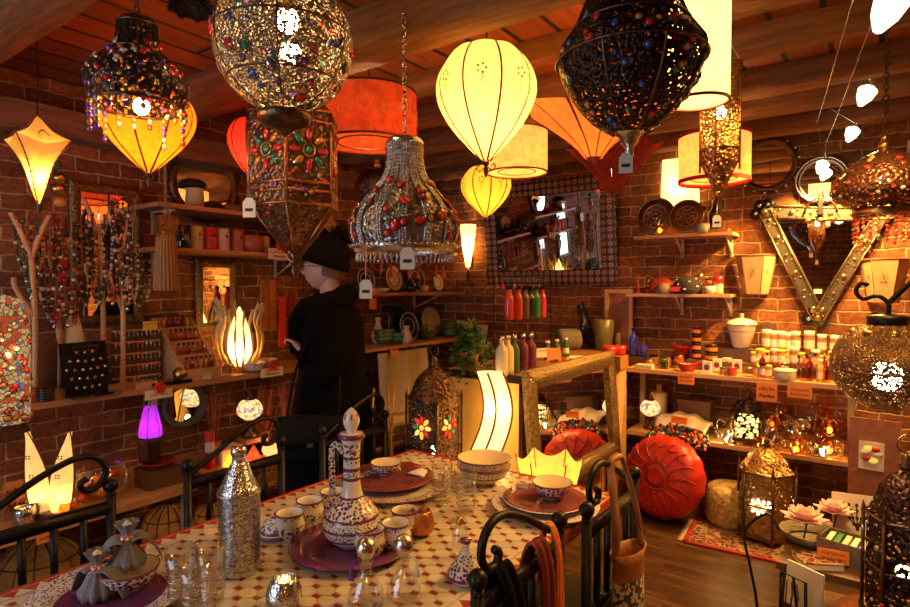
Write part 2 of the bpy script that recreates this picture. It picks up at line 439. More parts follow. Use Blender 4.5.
# ================================================================= the room
X0, X1, Y0, Y1 = LEFT, 1.45, -1.5, BACK
def slab(name, c, d, m, **k):
    b = MB(); b.box((0, 0, 0), d, m); return struct(b.build(name, loc=c))
slab('floor', ((X0 + X1) / 2, (Y0 + Y1) / 2, -.05), (X1 - X0, Y1 - Y0, .1), M['floor'])
slab('ceiling', ((X0 + X1) / 2, (Y0 + Y1) / 2, CEIL + .05), (X1 - X0 + .4, Y1 - Y0 + .4, .1), M['boards'])
slab('wall_back', ((X0 + X1) / 2, Y1 + .1, CEIL / 2), (X1 - X0 + .4, .2, CEIL), M['brick'])
slab('wall_left', (X0 - .1, (Y0 + Y1) / 2, CEIL / 2), (.2, Y1 - Y0, CEIL), M['brick'])
slab('wall_right', (X1 + .1, (Y0 + Y1) / 2, CEIL / 2), (.2, Y1 - Y0, CEIL), M['brick'])
# front wall with the shop window
W0, W1, WZ0, WZ1 = -3.2, -1.2, .8, 2.2
b = MB(); yc = Y0 - .1
b.box(((X0 + W0) / 2 - .1, yc, CEIL / 2), (W0 - X0 + .2, .2, CEIL), M['brick']); b.box(((W1 + X1) / 2 + .1, yc, CEIL / 2), (X1 - W1 + .2, .2, CEIL), M['brick'])
b.box(((W0 + W1) / 2, yc, WZ0 / 2), (W1 - W0, .2, WZ0), M['brick']); b.box(((W0 + W1) / 2, yc, (WZ1 + CEIL) / 2), (W1 - W0, .2, CEIL - WZ1), M['brick'])
struct(b.build('wall_front'))
b = MB()
for x in (W0 + .03, (W0 + W1) / 2, W1 - .03): b.box((x, yc, (WZ0 + WZ1) / 2), (.06, .08, WZ1 - WZ0), M['oak'])
for z in (WZ0 + .03, WZ1 - .03): b.box(((W0 + W1) / 2, yc, z), (W1 - W0, .08, .06), M['oak'])
wf = struct(b.build('window_1'))
b = MB(); b.box(((W0 + W1) / 2, yc, (WZ0 + WZ1) / 2), (W1 - W0 - .05, .006, WZ1 - WZ0 - .05), M['glass']); b.build('window_pane', wf)

def beam(n, y, w, z0, x0=X0, x1=X1, sag=.02, seed=0):
    b = MB(); nx = 44; ring = []
    sec = [(-.5, 1), (-.5, .55), (-.47, .16), (-.36, 0), (0, -.02), (.36, 0), (.47, .16), (.5, .55), (.5, 1)]
    h = CEIL - z0
    vs = []
    for i in range(nx + 1):
        x = x0 + (x1 - x0) * i / nx
        for k, (a, c) in enumerate(sec):
            nz = noise.noise(Vector((x * 1.7 + seed * 9, a * 2, c * 2 + seed))) * .028 + noise.noise(Vector((x * 8 + seed, a * 6, c * 6))) * .010
            vs.append((x, y + a * w + (nz if a else 0) + .03 * noise.noise(Vector((x * .6, seed, 0))), z0 + c * h + (nz * .7 if c < .9 else .002)))
    m = len(sec)
    fs = [(i * m + k, (i + 1) * m + k, (i + 1) * m + k + 1, i * m + k + 1) for i in range(nx) for k in range(m - 1)]
    b.add(vs, fs, M['beam'], True)
    o = b.build(n); o['kind'] = 'structure'; return o
for i, (y, w, z) in enumerate([(-.95, .2, 2.58), (-.1, .2, 2.58), (.82, .22, 2.57), (1.80, .24, 2.57), (2.42, .13, 2.63), (2.86, .15, 2.62), (3.42, .18, 2.61), (3.93, .14, 2.63), (4.40, .16, 2.61)]):
    beam('trim_%d' % (i + 1), y, w, z, seed=i)
# wall plate that carries the beams along the side of the necklaces
b = MB()
for k in range(24):
    y = Y0 + (Y1 - Y0) * (k + .5) / 24
    b.box((X0 + .09 + .008 * noise.noise(Vector((k * .7, 0, 0))), y, 2.46 + .012 * noise.noise(Vector((k * .6, 3, 0)))), (.16, (Y1 - Y0) / 24 + .002, .14), M['beamy'])
struct(b.build('trim_20'))
struct(MB().box(((X0 + X1) / 2, Y1 - .012, .06), (X1 - X0, .02, .12), M['oak']).build('baseboard_back'))
struct(MB().box((X0 + .012, (Y0 + Y1) / 2, .06), (.02, Y1 - Y0 - .1, .12), M['oak']).build('baseboard_left'))
# white pipe/door trim strip in the corner of the right wall
struct(MB().box((.155, Y1 - .02, 2.38), (.03, .03, .26), M['cream']).build('trim_21'))

# ================================================================= camera, world, daylight
cam = bpy.data.cameras.new('camera'); co = bpy.data.objects.new('camera', cam); COL.objects.link(co)
cam.lens = 36 * F / 910; cam.sensor_width = 36; cam.clip_start = .05
co.location = (0, 0, HC); co.rotation_euler = (PI / 2 - PIT, 0, YAW)
S.camera = co
w = bpy.data.worlds.new('world'); S.world = w; w.use_nodes = True
sky = w.node_tree.nodes.new('ShaderNodeTexSky'); sky.sky_type = 'HOSEK_WILKIE'; sky.turbidity = 4; sky.sun_direction = (0.2, .5, .7)
bg = w.node_tree.nodes['Background']; w.node_tree.links.new(sky.outputs[0], bg.inputs[0]); bg.inputs[1].default_value = .06
al = bpy.data.lights.new('window_daylight', 'AREA'); al.shape = 'RECTANGLE'; al.size = W1 - W0 - .1; al.size_y = WZ1 - WZ0 - .1
al.energy = 22; al.color = (.70, .80, 1.0)
ao = bpy.data.objects.new('window_daylight', al); COL.objects.link(ao); ao.location = ((W0 + W1) / 2, Y0 - .04, (WZ0 + WZ1) / 2); ao.rotation_euler = (PI / 2, 0, 0); ao.parent = wf
S.view_settings.view_transform = 'Standard'; S.view_settings.look = 'None'; S.view_settings.gamma = 1; S.view_settings.use_curve_mapping = False
S.view_settings.exposure = 0.6
S.cycles.use_denoising = True
S.cycles.max_bounces = 10; S.cycles.transparent_max_bounces = 24; S.cycles.diffuse_bounces = 4; S.cycles.glossy_bounces = 4; S.cycles.transmission_bounces = 4
S.cycles.sample_clamp_indirect = 4.0; S.cycles.use_light_tree = True; S.cycles.caustics_reflective = False; S.cycles.caustics_refractive = False
# ================================================================= lantern makers (origin at body centre)
def chain_mb(z0, z1, link=.028, m='bronze', x=0, y=0, r=.0028, w=.009):
    b = MB(); n = max(1, int((z1 - z0) / (link * .78)))
    for i in range(n):
        zc = z0 + (z1 - z0) * (i + .5) / n; a = (i % 2) * PI / 2
        pts = [(x + w * cos(t) * cos(a), y + w * cos(t) * sin(a), zc + link * .5 * sin(t)) for t in [2 * PI * k / 8 for k in range(8)]]
        b.tube(pts, r, M[m], 4, True)
    return b
def hang(t, z0, kind='chain', m='bronze', zt=None):
    zt = (CEIL - t.location.z) if zt is None else zt
    if zt - z0 < .01: return
    if kind == 'chain': chain_mb(z0, zt - .01, m=m).build('chain', t)
    else: MB().tube([(0, 0, z0), (.004, .002, (z0 + zt) / 2), (0, 0, zt - .005)], .0025, M['black'], 5).build('cord', t)
    MB().lathe([(.001, zt - .03), (.02, zt - .026), (.034, zt - .002)], M[m], 12).build('ceiling_cap', t)
def studs(t, n, rfun, m_list, smin=.006, smax=.012, name='gem_studs', zr=(-1, 1), face=None, sqh=.55, rings=True, seed=3, tri=None):
    """jewels set on a surface of revolution rfun(u)->(r,z), u in 0..1"""
    rg = random.Random(seed); b = MB()
    for i in range(n):
        u = rg.random(); a = rg.random() * 2 * PI; r, z = rfun(u); r2, z2 = rfun(min(1, u + .02)); 
        nx = Vector((z2 - z, 0, -(r2 - r))) if abs(z2 - z) + abs(r2 - r) > 1e-6 else Vector((1, 0, 0))
        if nx.x < 0: nx = -nx
        nx.normalize(); s = rg.uniform(smin, smax)
        nrm = Vector((nx.x * cos(a), nx.x * sin(a), nx.z)); q = Vector((0, 0, 1)).rotation_difference(nrm).to_matrix().to_4x4()
        Mx = Matrix.Translation((r * cos(a), r * sin(a), z)) @ q @ Matrix.Rotation(rg.random() * 3, 4, 'Z')
        m = m_list[int(rg.random() * len(m_list))]
        b.sph((0, 0, 0), s, m, 7, (1, rg.choice((1, 1, 1.5)), sqh), M=Mx)
        if rings: b.tube([(s * 1.25 * cos(k), s * 1.25 * sin(k), 0) for k in [2 * PI * q_ / 8 for q_ in range(8)]], s * .2, M['bronze'], 4, True, M=Mx)
    o = b.build(name, t)
    for c in list(t.children):
        if c.name.split('.')[0] in ('pierced_shell', 'pierced_body', 'pierced_panel_body', 'wire_basket', 'tapered_base_', 'beaded_shade'):
            merge(c, o); break
    return o
def merge(a, b_):
    import bmesh
    n = len(a.data.materials)
    for m in b_.data.materials: a.data.materials.append(m)
    bm = bmesh.new(); bm.from_mesh(a.data); nf = len(bm.faces); bm.from_mesh(b_.data); bm.faces.ensure_lookup_table()
    for f in bm.faces[nf:]: f.material_index += n
    bm.to_mesh(a.data); bm.free(); me = b_.data; bpy.data.objects.remove(b_); bpy.data.meshes.remove(me)
def bulb(t, loc=(0, 0, 0), r=.03, m='bulb', lamp_w=3, col=WARM, lr=None, loff=(0, 0, 0)):
    b = MB(); b.sph((0, 0, 0), r, M[m], 12, (1, 1, 1.15)); b.build('light_bulb', t, loc)
    MB().cyl((0, 0, r), r * .55, r * 1.3, M['brass'], 10).build('bulb_socket', t, loc)
    if lamp_w:
        lamp(t, (loc[0] + loff[0], loc[1] + loff[1], loc[2] + loff[2] - r * 1.5), lamp_w, col, r)
def price_tag(t, loc, w=.03, a=0, m='paper', string=.06):
    b = MB(); b.tube([(0, 0, 0), (0, 0, -string)], .0008, M['paper'], 4)
    b.prism([(-w * .5, -string - w * 1.5), (w * .5, -string - w * 1.5), (w * .5, -string - w * .35), (w * .25, -string), (-w * .25, -string), (-w * .5, -string - w * .35)], -.0008, .0008, M[m], M=Matrix.Rotation(PI / 2, 4, 'X'))
    b.prism([(-w * .3, -string - w * 1.05), (w * .3, -string - w * 1.05), (w * .3, -string - w * .8), (-w * .3, -string - w * .8)], .0009, .0014, M['ink'], M=Matrix.Rotation(PI / 2, 4, 'X'))
    return b.build('price_tag', t, loc, a)

def prof(pts, n=28):
    """smooth (Catmull-Rom) profile through (r, z) points"""
    out = []
    for i in range(len(pts) - 1):
        p0, p1, p2, p3 = pts[max(i - 1, 0)], pts[i], pts[i + 1], pts[min(i + 2, len(pts) - 1)]
        k = max(2, n // (len(pts) - 1))
        for j in range(k):
            t = j / k
            out.append(tuple(max(.0005 if q == 0 else -9, .5 * ((2 * p1[q]) + (-p0[q] + p2[q]) * t + (2 * p0[q] - 5 * p1[q] + 4 * p2[q] - p3[q]) * t * t + (-p0[q] + 3 * p1[q] - 3 * p2[q] + p3[q]) * t ** 3)) for q in (0, 1)))
    out.append(tuple(pts[-1])); return out
def at(pf, u):
    i = u * (len(pf) - 1); k = int(min(i, len(pf) - 2)); f = i - k
    return (pf[k][0] * (1 - f) + pf[k + 1][0] * f, pf[k][1] * (1 - f) + pf[k + 1][1] * f)

def silk_lantern(loc, w, h, mat, label, name='silk_lantern', w_bulb=4, rib='redbrown', ribs=8, motif=True, rz=0, cord=True, up=.0, ornament=True):
    t = thing(name, label, 'lantern', loc, rz)
    R_ = w / 2
    pf = prof([(R_ * .22, h * .5), (R_ * .62, h * .475), (R_ * .95, h * .28), (R_ * .99, h * .06), (R_ * .75, -h * .17), (R_ * .38, -h * .37), (R_ * .10, -h * .5)], 26)
    b = MB(); b.lathe(pf[::-1], mat, ribs * 6, lobes=ribs, amp=-.0, M=None); 
    # puffed gores between the ribs
    b.v = [Vector((v.x * (1 + .075 * abs(sin(ribs / 2 * math.atan2(v.y, v.x)))), v.y * (1 + .075 * abs(sin(ribs / 2 * math.atan2(v.y, v.x)))), v.z)) for v in b.v]
    b.build('silk_shade', t)
    b = MB()
    for k in range(ribs):
        a = 2 * PI * k / ribs; b.tube([(r * cos(a) * 1.004, r * sin(a) * 1.004, z) for r, z in pf[::2] + [pf[-1]]], .0048, M['rib'], 5)
    b.build('bamboo_rib_frame', t)
    if motif:
        b = MB()
        for k in range(ribs):
            a = 2 * PI * (k + .5) / ribs; r, z = at(pf, .42); r *= 1.078; q = Mloc((r * cos(a), r * sin(a), z), rz=a)
            for j in range(5):
                g = 2 * PI * j / 5; b.sph((.0, .017 * cos(g), .017 * sin(g)), .0055, M['motif'], 6, (.3, 1, 1), M=q)
            b.tube([(0, 0, -.012), (0, .006, -.035), (0, -.004, -.05)], .0018, M['motif'], 4, M=q)
        b.build('blossom_print', t)
    MB().lathe([(R_ * .2, h * .5), (R_ * .24, h * .515), (R_ * .12, h * .53)], M['rib'], 16).build('top_ring', t)
    if ornament:
        b = MB(); b.sph((0, 0, -h * .5 - .012), .014, M['bronze'], 10); b.lathe([(.004, -h * .5 - .07), (.012, -h * .5 - .045), (.006, -h * .5 - .02)], M['bronze'], 8)
        for s in (-1, 1):
            b.tube([(s * .01, 0, -h * .5 - .03), (s * .03, 0, -h * .5 - .045), (s * .045, 0, -h * .5 - .03), (s * .038, 0, -h * .5 - .015), (s * .028, 0, -h * .5 - .024)], .003, M['bronze'], 5)
        b.build('carved_finial', t)
    bulb(t, (0, 0, -h * .02), .03, 'bulb', w_bulb)
    if cord: hang(t, h * .53, 'cord')
    return t
M['rib'] = pm('lantern_rib', (.22, .05, .02), .6)
M['motif'] = pm('painted_motif', (.25, .08, .03), .7)
M['silk_cream'] = silk('silk_cream', (1, .70, .20), .42, .7, pat=(.95, .62, .16))
M['silk_amber'] = silk('silk_amber', (1, .27, .01), .5, .55, pat=(.95, .20, .005))
M['silk_gold'] = silk('silk_gold', (1, .38, .03), .5, .55, pat=(.95, .38, .03))
M['silk_red'] = silk('silk_red', (.75, .03, .015), .30, .5)
M['sh_white'] = silk('shade_white', (1, .78, .32), .9, .6, pat=(1, .68, .24), scale=30)
M['sh_cream'] = silk('shade_cream', (1, .66, .18), .35, .6, pat=(.9, .5, .12), scale=26)
M['lea_orange'] = silk('shade_orange_leather', (.85, .14, .025), .16, .5, pat=(.6, .08, .015))
M['lea_dred'] = silk('shade_dark_red', (.35, .04, .02), .05, .4)
M['lea_glow'] = silk('shade_glow_orange', (.95, .25, .03), .55, .6)
M['parch'] = silk('shade_parchment', (.85, .62, .30), .12, .6, pat=(.8, .5, .2))

def drum_shade(loc, rr, h, mat, rim, label, name='drum_shade_lamp', w_bulb=4, taper=1.0, scroll=None, thick_rim=.008, bw=.03, diffuser=True, cord=True, rimm=None, bl=(0, 0, 0), bulbm='bulb'):
    t = thing(name, label, 'lampshade', loc)
    b = MB(); b.lathe([(rr, -h / 2), (rr * taper, h / 2), (rr * taper - .003, h / 2), (rr - .003, -h / 2), (rr, -h / 2)], mat, 40, smooth=True); b.build('drum_shade', t)
    for s, r_ in ((-1, rr), (1, rr * taper)):
        MB().lathe([(r_ + .002, s * h / 2 - thick_rim), (r_ + .003, s * h / 2), (r_ - .005, s * h / 2), (r_ - .005, s * h / 2 - thick_rim), (r_ + .002, s * h / 2 - thick_rim)], M[rim], 40).build('shade_rim', t)
    if diffuser:
        MB().lathe([(rr * .62, -h / 2 + .004), (rr * .98, -h / 2 + .004)], mat, 36).build('diffuser_ring', t)
        MB().lathe([(rr * .60, -h / 2 + .001), (rr * .64, -h / 2 + .001), (rr * .64, -h / 2 + .008)], M[rim], 36).build('diffuser_trim', t)
    b = MB()
    for k in range(3):
        a = 2 * PI * k / 3; b.tube([(0, 0, h * .38), (rr * taper * .98 * cos(a), rr * taper * .98 * sin(a), h * .42)], .002, M['iron'], 4)
    b.build('spider_frame', t)
    if scroll:
        b = MB()
        for k in range(scroll):
            a0 = 2 * PI * k / scroll
            for j in range(3):
                rad = .055 - .013 * j; pts = []
                for q in range(22):
                    g = q / 21 * 3.6 * PI; rq = rad * (1 - q / 24); y = rq * cos(g); z = rq * sin(g); a = a0 + (y + (j - 1) * .09) / rr
                    pts.append(((rr + .001) * cos(a), (rr + .001) * sin(a), z + (.02 if j == 1 else -.012)))
                b.tube(pts, .0017, M['goldline'], 4)
        b.build('scroll_embroidery', t)
    bulb(t, (bl[0], bl[1], bl[2] + h * .02), bw, bulbm, w_bulb)
    if cord: hang(t, h * .36, 'cord')
    return t
M['redtrim'] = pm('bright_red_trim', (.75, .03, .015), .6)
M['redrim'] = pm('red_rim', (.55, .06, .02), .6)
M['goldline'] = pm('gold_line', (.9, .5, .1), .4, .3)

# ---- 1 jewelled globe lantern (big, at top)
def globe_lantern():
    loc = PD(284, 44, 1.9); t = thing('globe_lantern', 'big globe lantern of pierced metal set with coloured gems, two bulbs showing through', 'lantern', loc)
    r = .222
    pf = [(r * sin(PI * (.06 + .86 * k / 20)), -r * cos(PI * (.06 + .86 * k / 20))) for k in range(21)]
    MB().lathe(pf, perf('pierced_globe', (.30, .24, .17), .47, 130, .9), 40).build('pierced_shell', t)
    studs(t, 80, lambda u: at(pf, .04 + .9 * u), M['gems'] + [M['silver']], .008, .015, seed=4, sqh=.4)
    b = MB()
    for k in range(6):
        a = 2 * PI * k / 6 + .3; b.tube([(q[0] * 1.01 * cos(a), q[0] * 1.01 * sin(a), q[1]) for q in pf[::2]], .003, M['bronze'], 5)
    for z in (-.13, 0.02, .13): rr = math.sqrt(r * r - z * z) * 1.005; b.tube([(rr * cos(g), rr * sin(g), z) for g in [2 * PI * k / 36 for k in range(36)]], .0035, M['bronze'], 4, True)
    b.build('band_frame', t)
    b = MB()
    rg = random.Random(8)
    for k in range(5):
        a = rg.random() * 6.28; z = rg.uniform(-.1, .1); rr = math.sqrt(r * r - z * z) * 1.015
        pts = []
        for q in range(7):
            aa = a + q * .05; zz = z + .012 * sin(q * 1.4) + q * .006; r3 = math.sqrt(max(.001, r * r - zz * zz)) * 1.015; pts.append((r3 * cos(aa), r3 * sin(aa), zz))
        b = MB(); b.tube(pts, .005, M['gems'][k % 2 * 2], 5); b.build('glass_ribbon', t)
    b = MB(); b.lathe(prof([(.05, -r * .97), (.085, -r * 1.02), (.075, -r * 1.16), (.03, -r * 1.25), (.004, -r * 1.36)], 12)[::-1], M['bronze'], 18); b.build('neck_collar', t)
    bulb(t, (.02, .0, .07), .036, 'bulb', 6); 
    MB().sph((0, 0, 0), .034, M['bulb'], 10).build('light_bulb', t, (.02, .01, -.03))
    hang(t, r, 'chain')
globe_lantern()

# ---- 2 hexagonal jewelled lantern below it
def hex_lantern():
    c = PD(294, 163, 2.36); t = thing('hexagonal_lantern', 'tall faceted lantern crusted with coloured glass flowers, hanging beneath the globe', 'lantern', c, R(12))
    r, h = .165, .33
    MB().lathe([(r, -h / 2), (r, h / 2)], perf('pierced_dark', (.20, .10, .05), .30, 60, .8), 6, flat=True).build('pierced_body', t)
    MB().lathe([(r * .35, h / 2 + .09), (r * .7, h / 2 + .05), (r * 1.04, h / 2)][::-1], M['bronze'], 6, flat=True).build('roof', t)
    MB().lathe([(.022, -h / 2 - .205), (.03, -h / 2 - .16), (r * .55, -h / 2 - .09), (r * 1.0, -h / 2)], perf('pierced_dark', (.2, .1, .05)), 6, flat=True).build('tapered_base', t)
    MB().lathe([(.004, -h / 2 - .26), (.016, -h / 2 - .235), (.008, -h / 2 - .215), (.02, -h / 2 - .205)], M['bronze'], 10).build('finial', t)
    b = MB()
    for k in range(6):
        a = 2 * PI * k / 6
        b.tube([(r * 1.01 * cos(a), r * 1.01 * sin(a), -h / 2), (r * 1.01 * cos(a), r * 1.01 * sin(a), h / 2)], .006, M['copper'], 5)
        b.tube([(r * 1.01 * cos(a), r * 1.01 * sin(a), -h / 2), (.03 * cos(a), .03 * sin(a), -h / 2 - .17)], .004, M['copper'], 5)
    for z in (-h / 2, -h / 2 + .045, -h / 2 + .075, h / 2 - .04, h / 2):
        b.tube([(r * 1.015 * cos(2 * PI * k / 6), r * 1.015 * sin(2 * PI * k / 6), z) for k in range(6)], .006, M['copper'], 5, True)
    b.build('edge_frame', t)
    rg = random.Random(5)
    for k in range(6):     # flower of glass drops on each face
        b = MB(); a = 2 * PI * (k + .5) / 6; ap = r * cos(PI / 6) + .004; q = Mloc((ap * cos(a), ap * sin(a), .02), rz=a)
        b.tube([(0, .022 * cos(g), .022 * sin(g)) for g in [2 * PI * j / 14 for j in range(14)]], .004, M['brass'], 5, True, M=q)
        b.sph((0, 0, 0), .014, M['gems'][3], 8, (.5, 1, 1), M=q)
        for j in range(8):
            g = 2 * PI * j / 8; mm = M['gems'][(0, 1, 0, 3)[j % 4]]
            b.sph((0, 0, 0), .022, mm, 8, (.35, 1, .5), M=q @ Matrix.Rotation(g, 4, 'X') @ Matrix.Translation((0, .052, 0)))
        for j in range(26):
            y = rg.uniform(-.07, .07); z = rg.choice((rg.uniform(.08, .135), rg.uniform(-.16, -.075)))
            b.sph((0, y, z), rg.uniform(.005, .010), M['gems'][(0, 1, 0, 5, 4)[rg.randrange(5)]], 6, (.5, 1, 1), M=q)
        merge([c for c in t.children if c.name.startswith('pierced_body')][0], b.build('gem_studs', t))
    studs(t, 40, lambda u: (.16 - .12 * u * .9, -h / 2 - .1 * u - .01), M['gems'], .005, .009, seed=6)
    price_tag(t, Vector(rot((-.01, -.185, -.05), -R(12))), .045, R(20), 'paper', .10)
    lamp(t, (0, 0, 0), 1.2); MB().sph((0, 0, 0), .018, M['bulbs'], 8).build('light_bulb', t)
    hang(t, h / 2 + .09, 'chain', zt=(CEIL - t.location.z) / 1.1); t.scale = (1.1, 1.1, 1.1)
hex_lantern()

# ---- 3 beaded basket lamp
def bead_lamp():
    c = PD(138, 84, 1.85); t = thing('beaded_lamp', 'dark onion-shaped hanging lamp hung with red and amber beads, bulb glowing underneath', 'lantern', c)
    pf = prof([(.055, .185), (.062, .13), (.07, .10), (.12, .06), (.148, .005), (.143, -.04), (.13, -.07)], 20)
    MB().lathe(pf[::-1], perf('wire_basket', (.06, .035, .025), .38, 70, .7), 30).build('wire_basket', t)
    studs(t, 95, lambda u: at(pf, .2 + .8 * u), [M['gems'][0], M['gems'][1], M['gems'][0], M['gems'][5], M['gems'][4]], .007, .012, seed=9, rings=False, sqh=.9)
    b = MB()
    for k in range(14):
        a = 2 * PI * k / 14; b.tube([(q[0] * 1.01 * cos(a), q[0] * 1.01 * sin(a), q[1]) for q in pf[::3]], .0028, M['bronze'], 4)
    for z, r in ((.185, .057), (.10, .072), (-.07, .134)): b.tube([(r * cos(g), r * sin(g), z) for g in [2 * PI * k / 24 for k in range(24)]], .005, M['bronze'], 5, True)
    b.build('basket_frame', t)
    b = MB(); rg = random.Random(2)
    for k in range(18):
        a = 2 * PI * k / 18; r = .136; n = rg.choice((1, 2, 2, 5))
        for j in range(n): b.sph((r * cos(a), r * sin(a), -.082 - j * .021), .0085, [M['gems'][0], M['gems'][5], M['gems'][1], M['gems'][4]][rg.randrange(4)], 7, (1, 1, 1.2))
        b.tube([(r * cos(a), r * sin(a), -.07), (r * cos(a), r * sin(a), -.08 - n * .021)], .001, M['bronze'], 3)
    b.tube([(.136 * cos(g), .136 * sin(g), -.075) for g in [2 * PI * k / 24 for k in range(24)]], .003, M['bronze'], 4, True); b.build('bead_fringe', t)
    MB().lathe([(.001, .205), (.05, .2), (.058, .185)], M['bronze'], 20).build('top_cap', t)
    bulb(t, (0.02, 0, -.075), .024, 'bulb', 2.5)
    hang(t, .2, 'chain')
bead_lamp()

# ---- 4 amber silk lantern behind
silk_lantern(PD(148, 128, 2.6), .37, .39, M['silk_amber'], 'amber teardrop silk lantern glowing behind the beaded onion lamp', w_bulb=1.1)
# ---- 5 cream silk lantern
silk_lantern(PD(486, 105, 2.4), .385, .455, M['silk_cream'], 'large cream teardrop silk lantern, the brightest one, hanging from a beam', w_bulb=6, rz=.1)
# ---- 6 small amber silk lantern
silk_lantern(PD(486, 192, 3.9), .315, .333, M['silk_gold'], 'small golden silk lantern with curled finial, hanging near the patterned mirror', w_bulb=.9)
# ---- 7 red silk
silk_lantern(PD(250, 148, 3.2), .22, .31, M['silk_red'], 'red silk lantern half hidden behind the hexagonal jewelled one', w_bulb=.6)
# ---- gold silk lantern opposite the mirror (it shows in the mirror)
# ---- 8 drum shades
drum_shade(PD(368, 119, 2.8), .235, .235, M['lea_orange'], 'bronze', 'wide orange leather drum shade with embossed gold scrolls', w_bulb=1.5, scroll=7, diffuser=True)
drum_shade(PD(517, 152, 3.5), .182, .245, M['sh_cream'], 'redrim', 'round cream drum shade with brown top rim beside the small golden lantern', w_bulb=2.2)
def prof3(pts, k=4):
    out = []; P = [Vector(p) for p in pts]
    for i in range(len(P) - 1):
        p0, p1, p2, p3 = P[max(i - 1, 0)], P[i], P[i + 1], P[min(i + 2, len(P) - 1)]
        for j in range(k):
            t = j / k; out.append(.5 * ((2 * p1) + (p2 - p0) * t + (2 * p0 - 5 * p1 + 4 * p2 - p3) * t * t + (3 * p1 - p0 - 3 * p2 + p3) * t ** 3))
    out.append(P[-1]); return out
drum_shade(PD(714, 157, 3.3), .19, .255, M['sh_cream'], 'redtrim', 'cream drum shade with bright red rims behind the pierced brass tube', w_bulb=2.2, thick_rim=.02)
drum_shade(PD(699, 32, 1.95), .098, .46, M['sh_white'], 'rib', 'tall white cylinder shade glowing beside the dark gem-studded lantern', w_bulb=5, bw=.022, bl=(0, 0, -.1), diffuser=False, cord=False)

# ---- bell shaped chandelier of metal beads
def bell_chandelier():
    c = PD(405, 205, 2.2); t = thing('bell_chandelier', 'bell-shaped chandelier of silvery bead strips with red and amber glass, on a long chain', 'chandelier', c)
    pf = prof([(.068, .225), (.066, .17), (.085, .10), (.14, .03), (.192, -.04), (.203, -.10), (.188, -.155)], 30)
    n = 14
    MB().lathe([(r * .975, z) for r, z in pf[12:]][::-1], perf('mesh_bell', (.35, .30, .26), .36, 60, .9), 40).build('pierced_shell', t)
    for k in range(n):
        b = MB(); a = 2 * PI * k / n
        for s in (-1, 0, 1):
            off = s * .010
            pts = [(r * cos(a) - off * sin(a), r * sin(a) + off * cos(a), z) for r, z in pf]
            b.tube(pts, .0035, M['silver'], 5)
            for p in pts[::1]: b.sph(p, .0058, M['silver'], 5)
        b.build('beaded_rib', t)
    studs(t, 80, lambda u: (lambda q: (q[0] + .006, q[1]))(at(pf, .38 + .55 * u)), [M['gems'][0], M['gems'][1], M['gems'][0]], .011, .016, seed=12)
    b = MB(); b.lathe([(.19, -.155), (.197, -.15), (.197, -.162), (.185, -.185), (.178, -.185), (.19, -.155)], M['silver'], 40); b.build('rim_band', t)
    b = MB()
    for k in range(56):
        a = 2 * PI * k / 56; b.sph((.198 * cos(a), .198 * sin(a), -.156), .007, M['silver'], 6)
        b.lathe([(.001, -.215), (.0045, -.207), (.002, -.19)], M['silver'], 5, c=(.184 * cos(a), .184 * sin(a), 0))
    b.build('bead_fringe', t)
    MB().lathe([(.068, .225), (.071, .235), (.06, .25), (.004, .252)], M['silver'], 24).build('crown_ring', t)
    price_tag(t, Vector((.14, -.15, -.155)), .05, R(36), 'paper', .02)
    price_tag(t, Vector((-.02, -.19, -.165)), .045, R(36), 'paper', .12)
    hang(t, .25, 'chain', 'silver')
bell_chandelier()

# ---- dark gem lantern (very near)
def dark_lantern():
    c = PD(630, 62, 1.7); t = thing('gem_studded_lantern', 'huge dark pierced lantern tapering downward, studded with red, green and blue stones', 'lantern', c)
    pf = prof([(.09, .26), (.13, .21), (.175, .10), (.222, .03), (.222, -.01), (.19, -.09), (.12, -.175), (.05, -.225)], 30)
    MB().lathe(pf[::-1], perf('dark_filigree', (.035, .022, .018), .38, 80, .7, .4), 44).build('pierced_shell', t)
    studs(t, 85, lambda u: at(pf, .12 + .86 * u), [M['gems'][0], M['gems'][0], M['gems'][3], M['gems'][2], M['gems'][1]], .009, .014, seed=15)
    b = MB()
    for z in (.10, .05, .0): r = [q[0] for q in pf if abs(q[1] - z) < .02][0] + .004; b.tube([(r * cos(g), r * sin(g), z) for g in [2 * PI * k / 40 for k in range(40)]], .0045, M['bronze'], 5, True)
    for k in range(48):
        a = 2 * PI * k / 48; b.tube([(.205 * cos(a), .205 * sin(a), .055), (.226 * cos(a + .06), .226 * sin(a + .06), .012)], .003, M['bronze'], 4)
    for k in range(8):
        a = 2 * PI * k / 8; b.tube([(q[0] * 1.01 * cos(a), q[0] * 1.01 * sin(a), q[1]) for q in pf[::2]], .004, M['bronze'], 5)
    b.build('filigree_frame', t)
    MB().lathe([(.004, -.315), (.014, -.29), (.012, -.27), (.026, -.255), (.034, -.232), (.05, -.222)], M['silver'], 14).build('finial', t)
    price_tag(t, (0, -.03, -.24), .042, R(20), 'paper', .05)
    t.scale = (.93,) * 3; hang(t, .26, 'chain', zt=(CEIL - t.location.z) / .93)
    MB().lathe([(.02, .28), (.085, .262), (.092, .255)][::-1], M['bronze'], 20).build('top_cap', t)
dark_lantern()

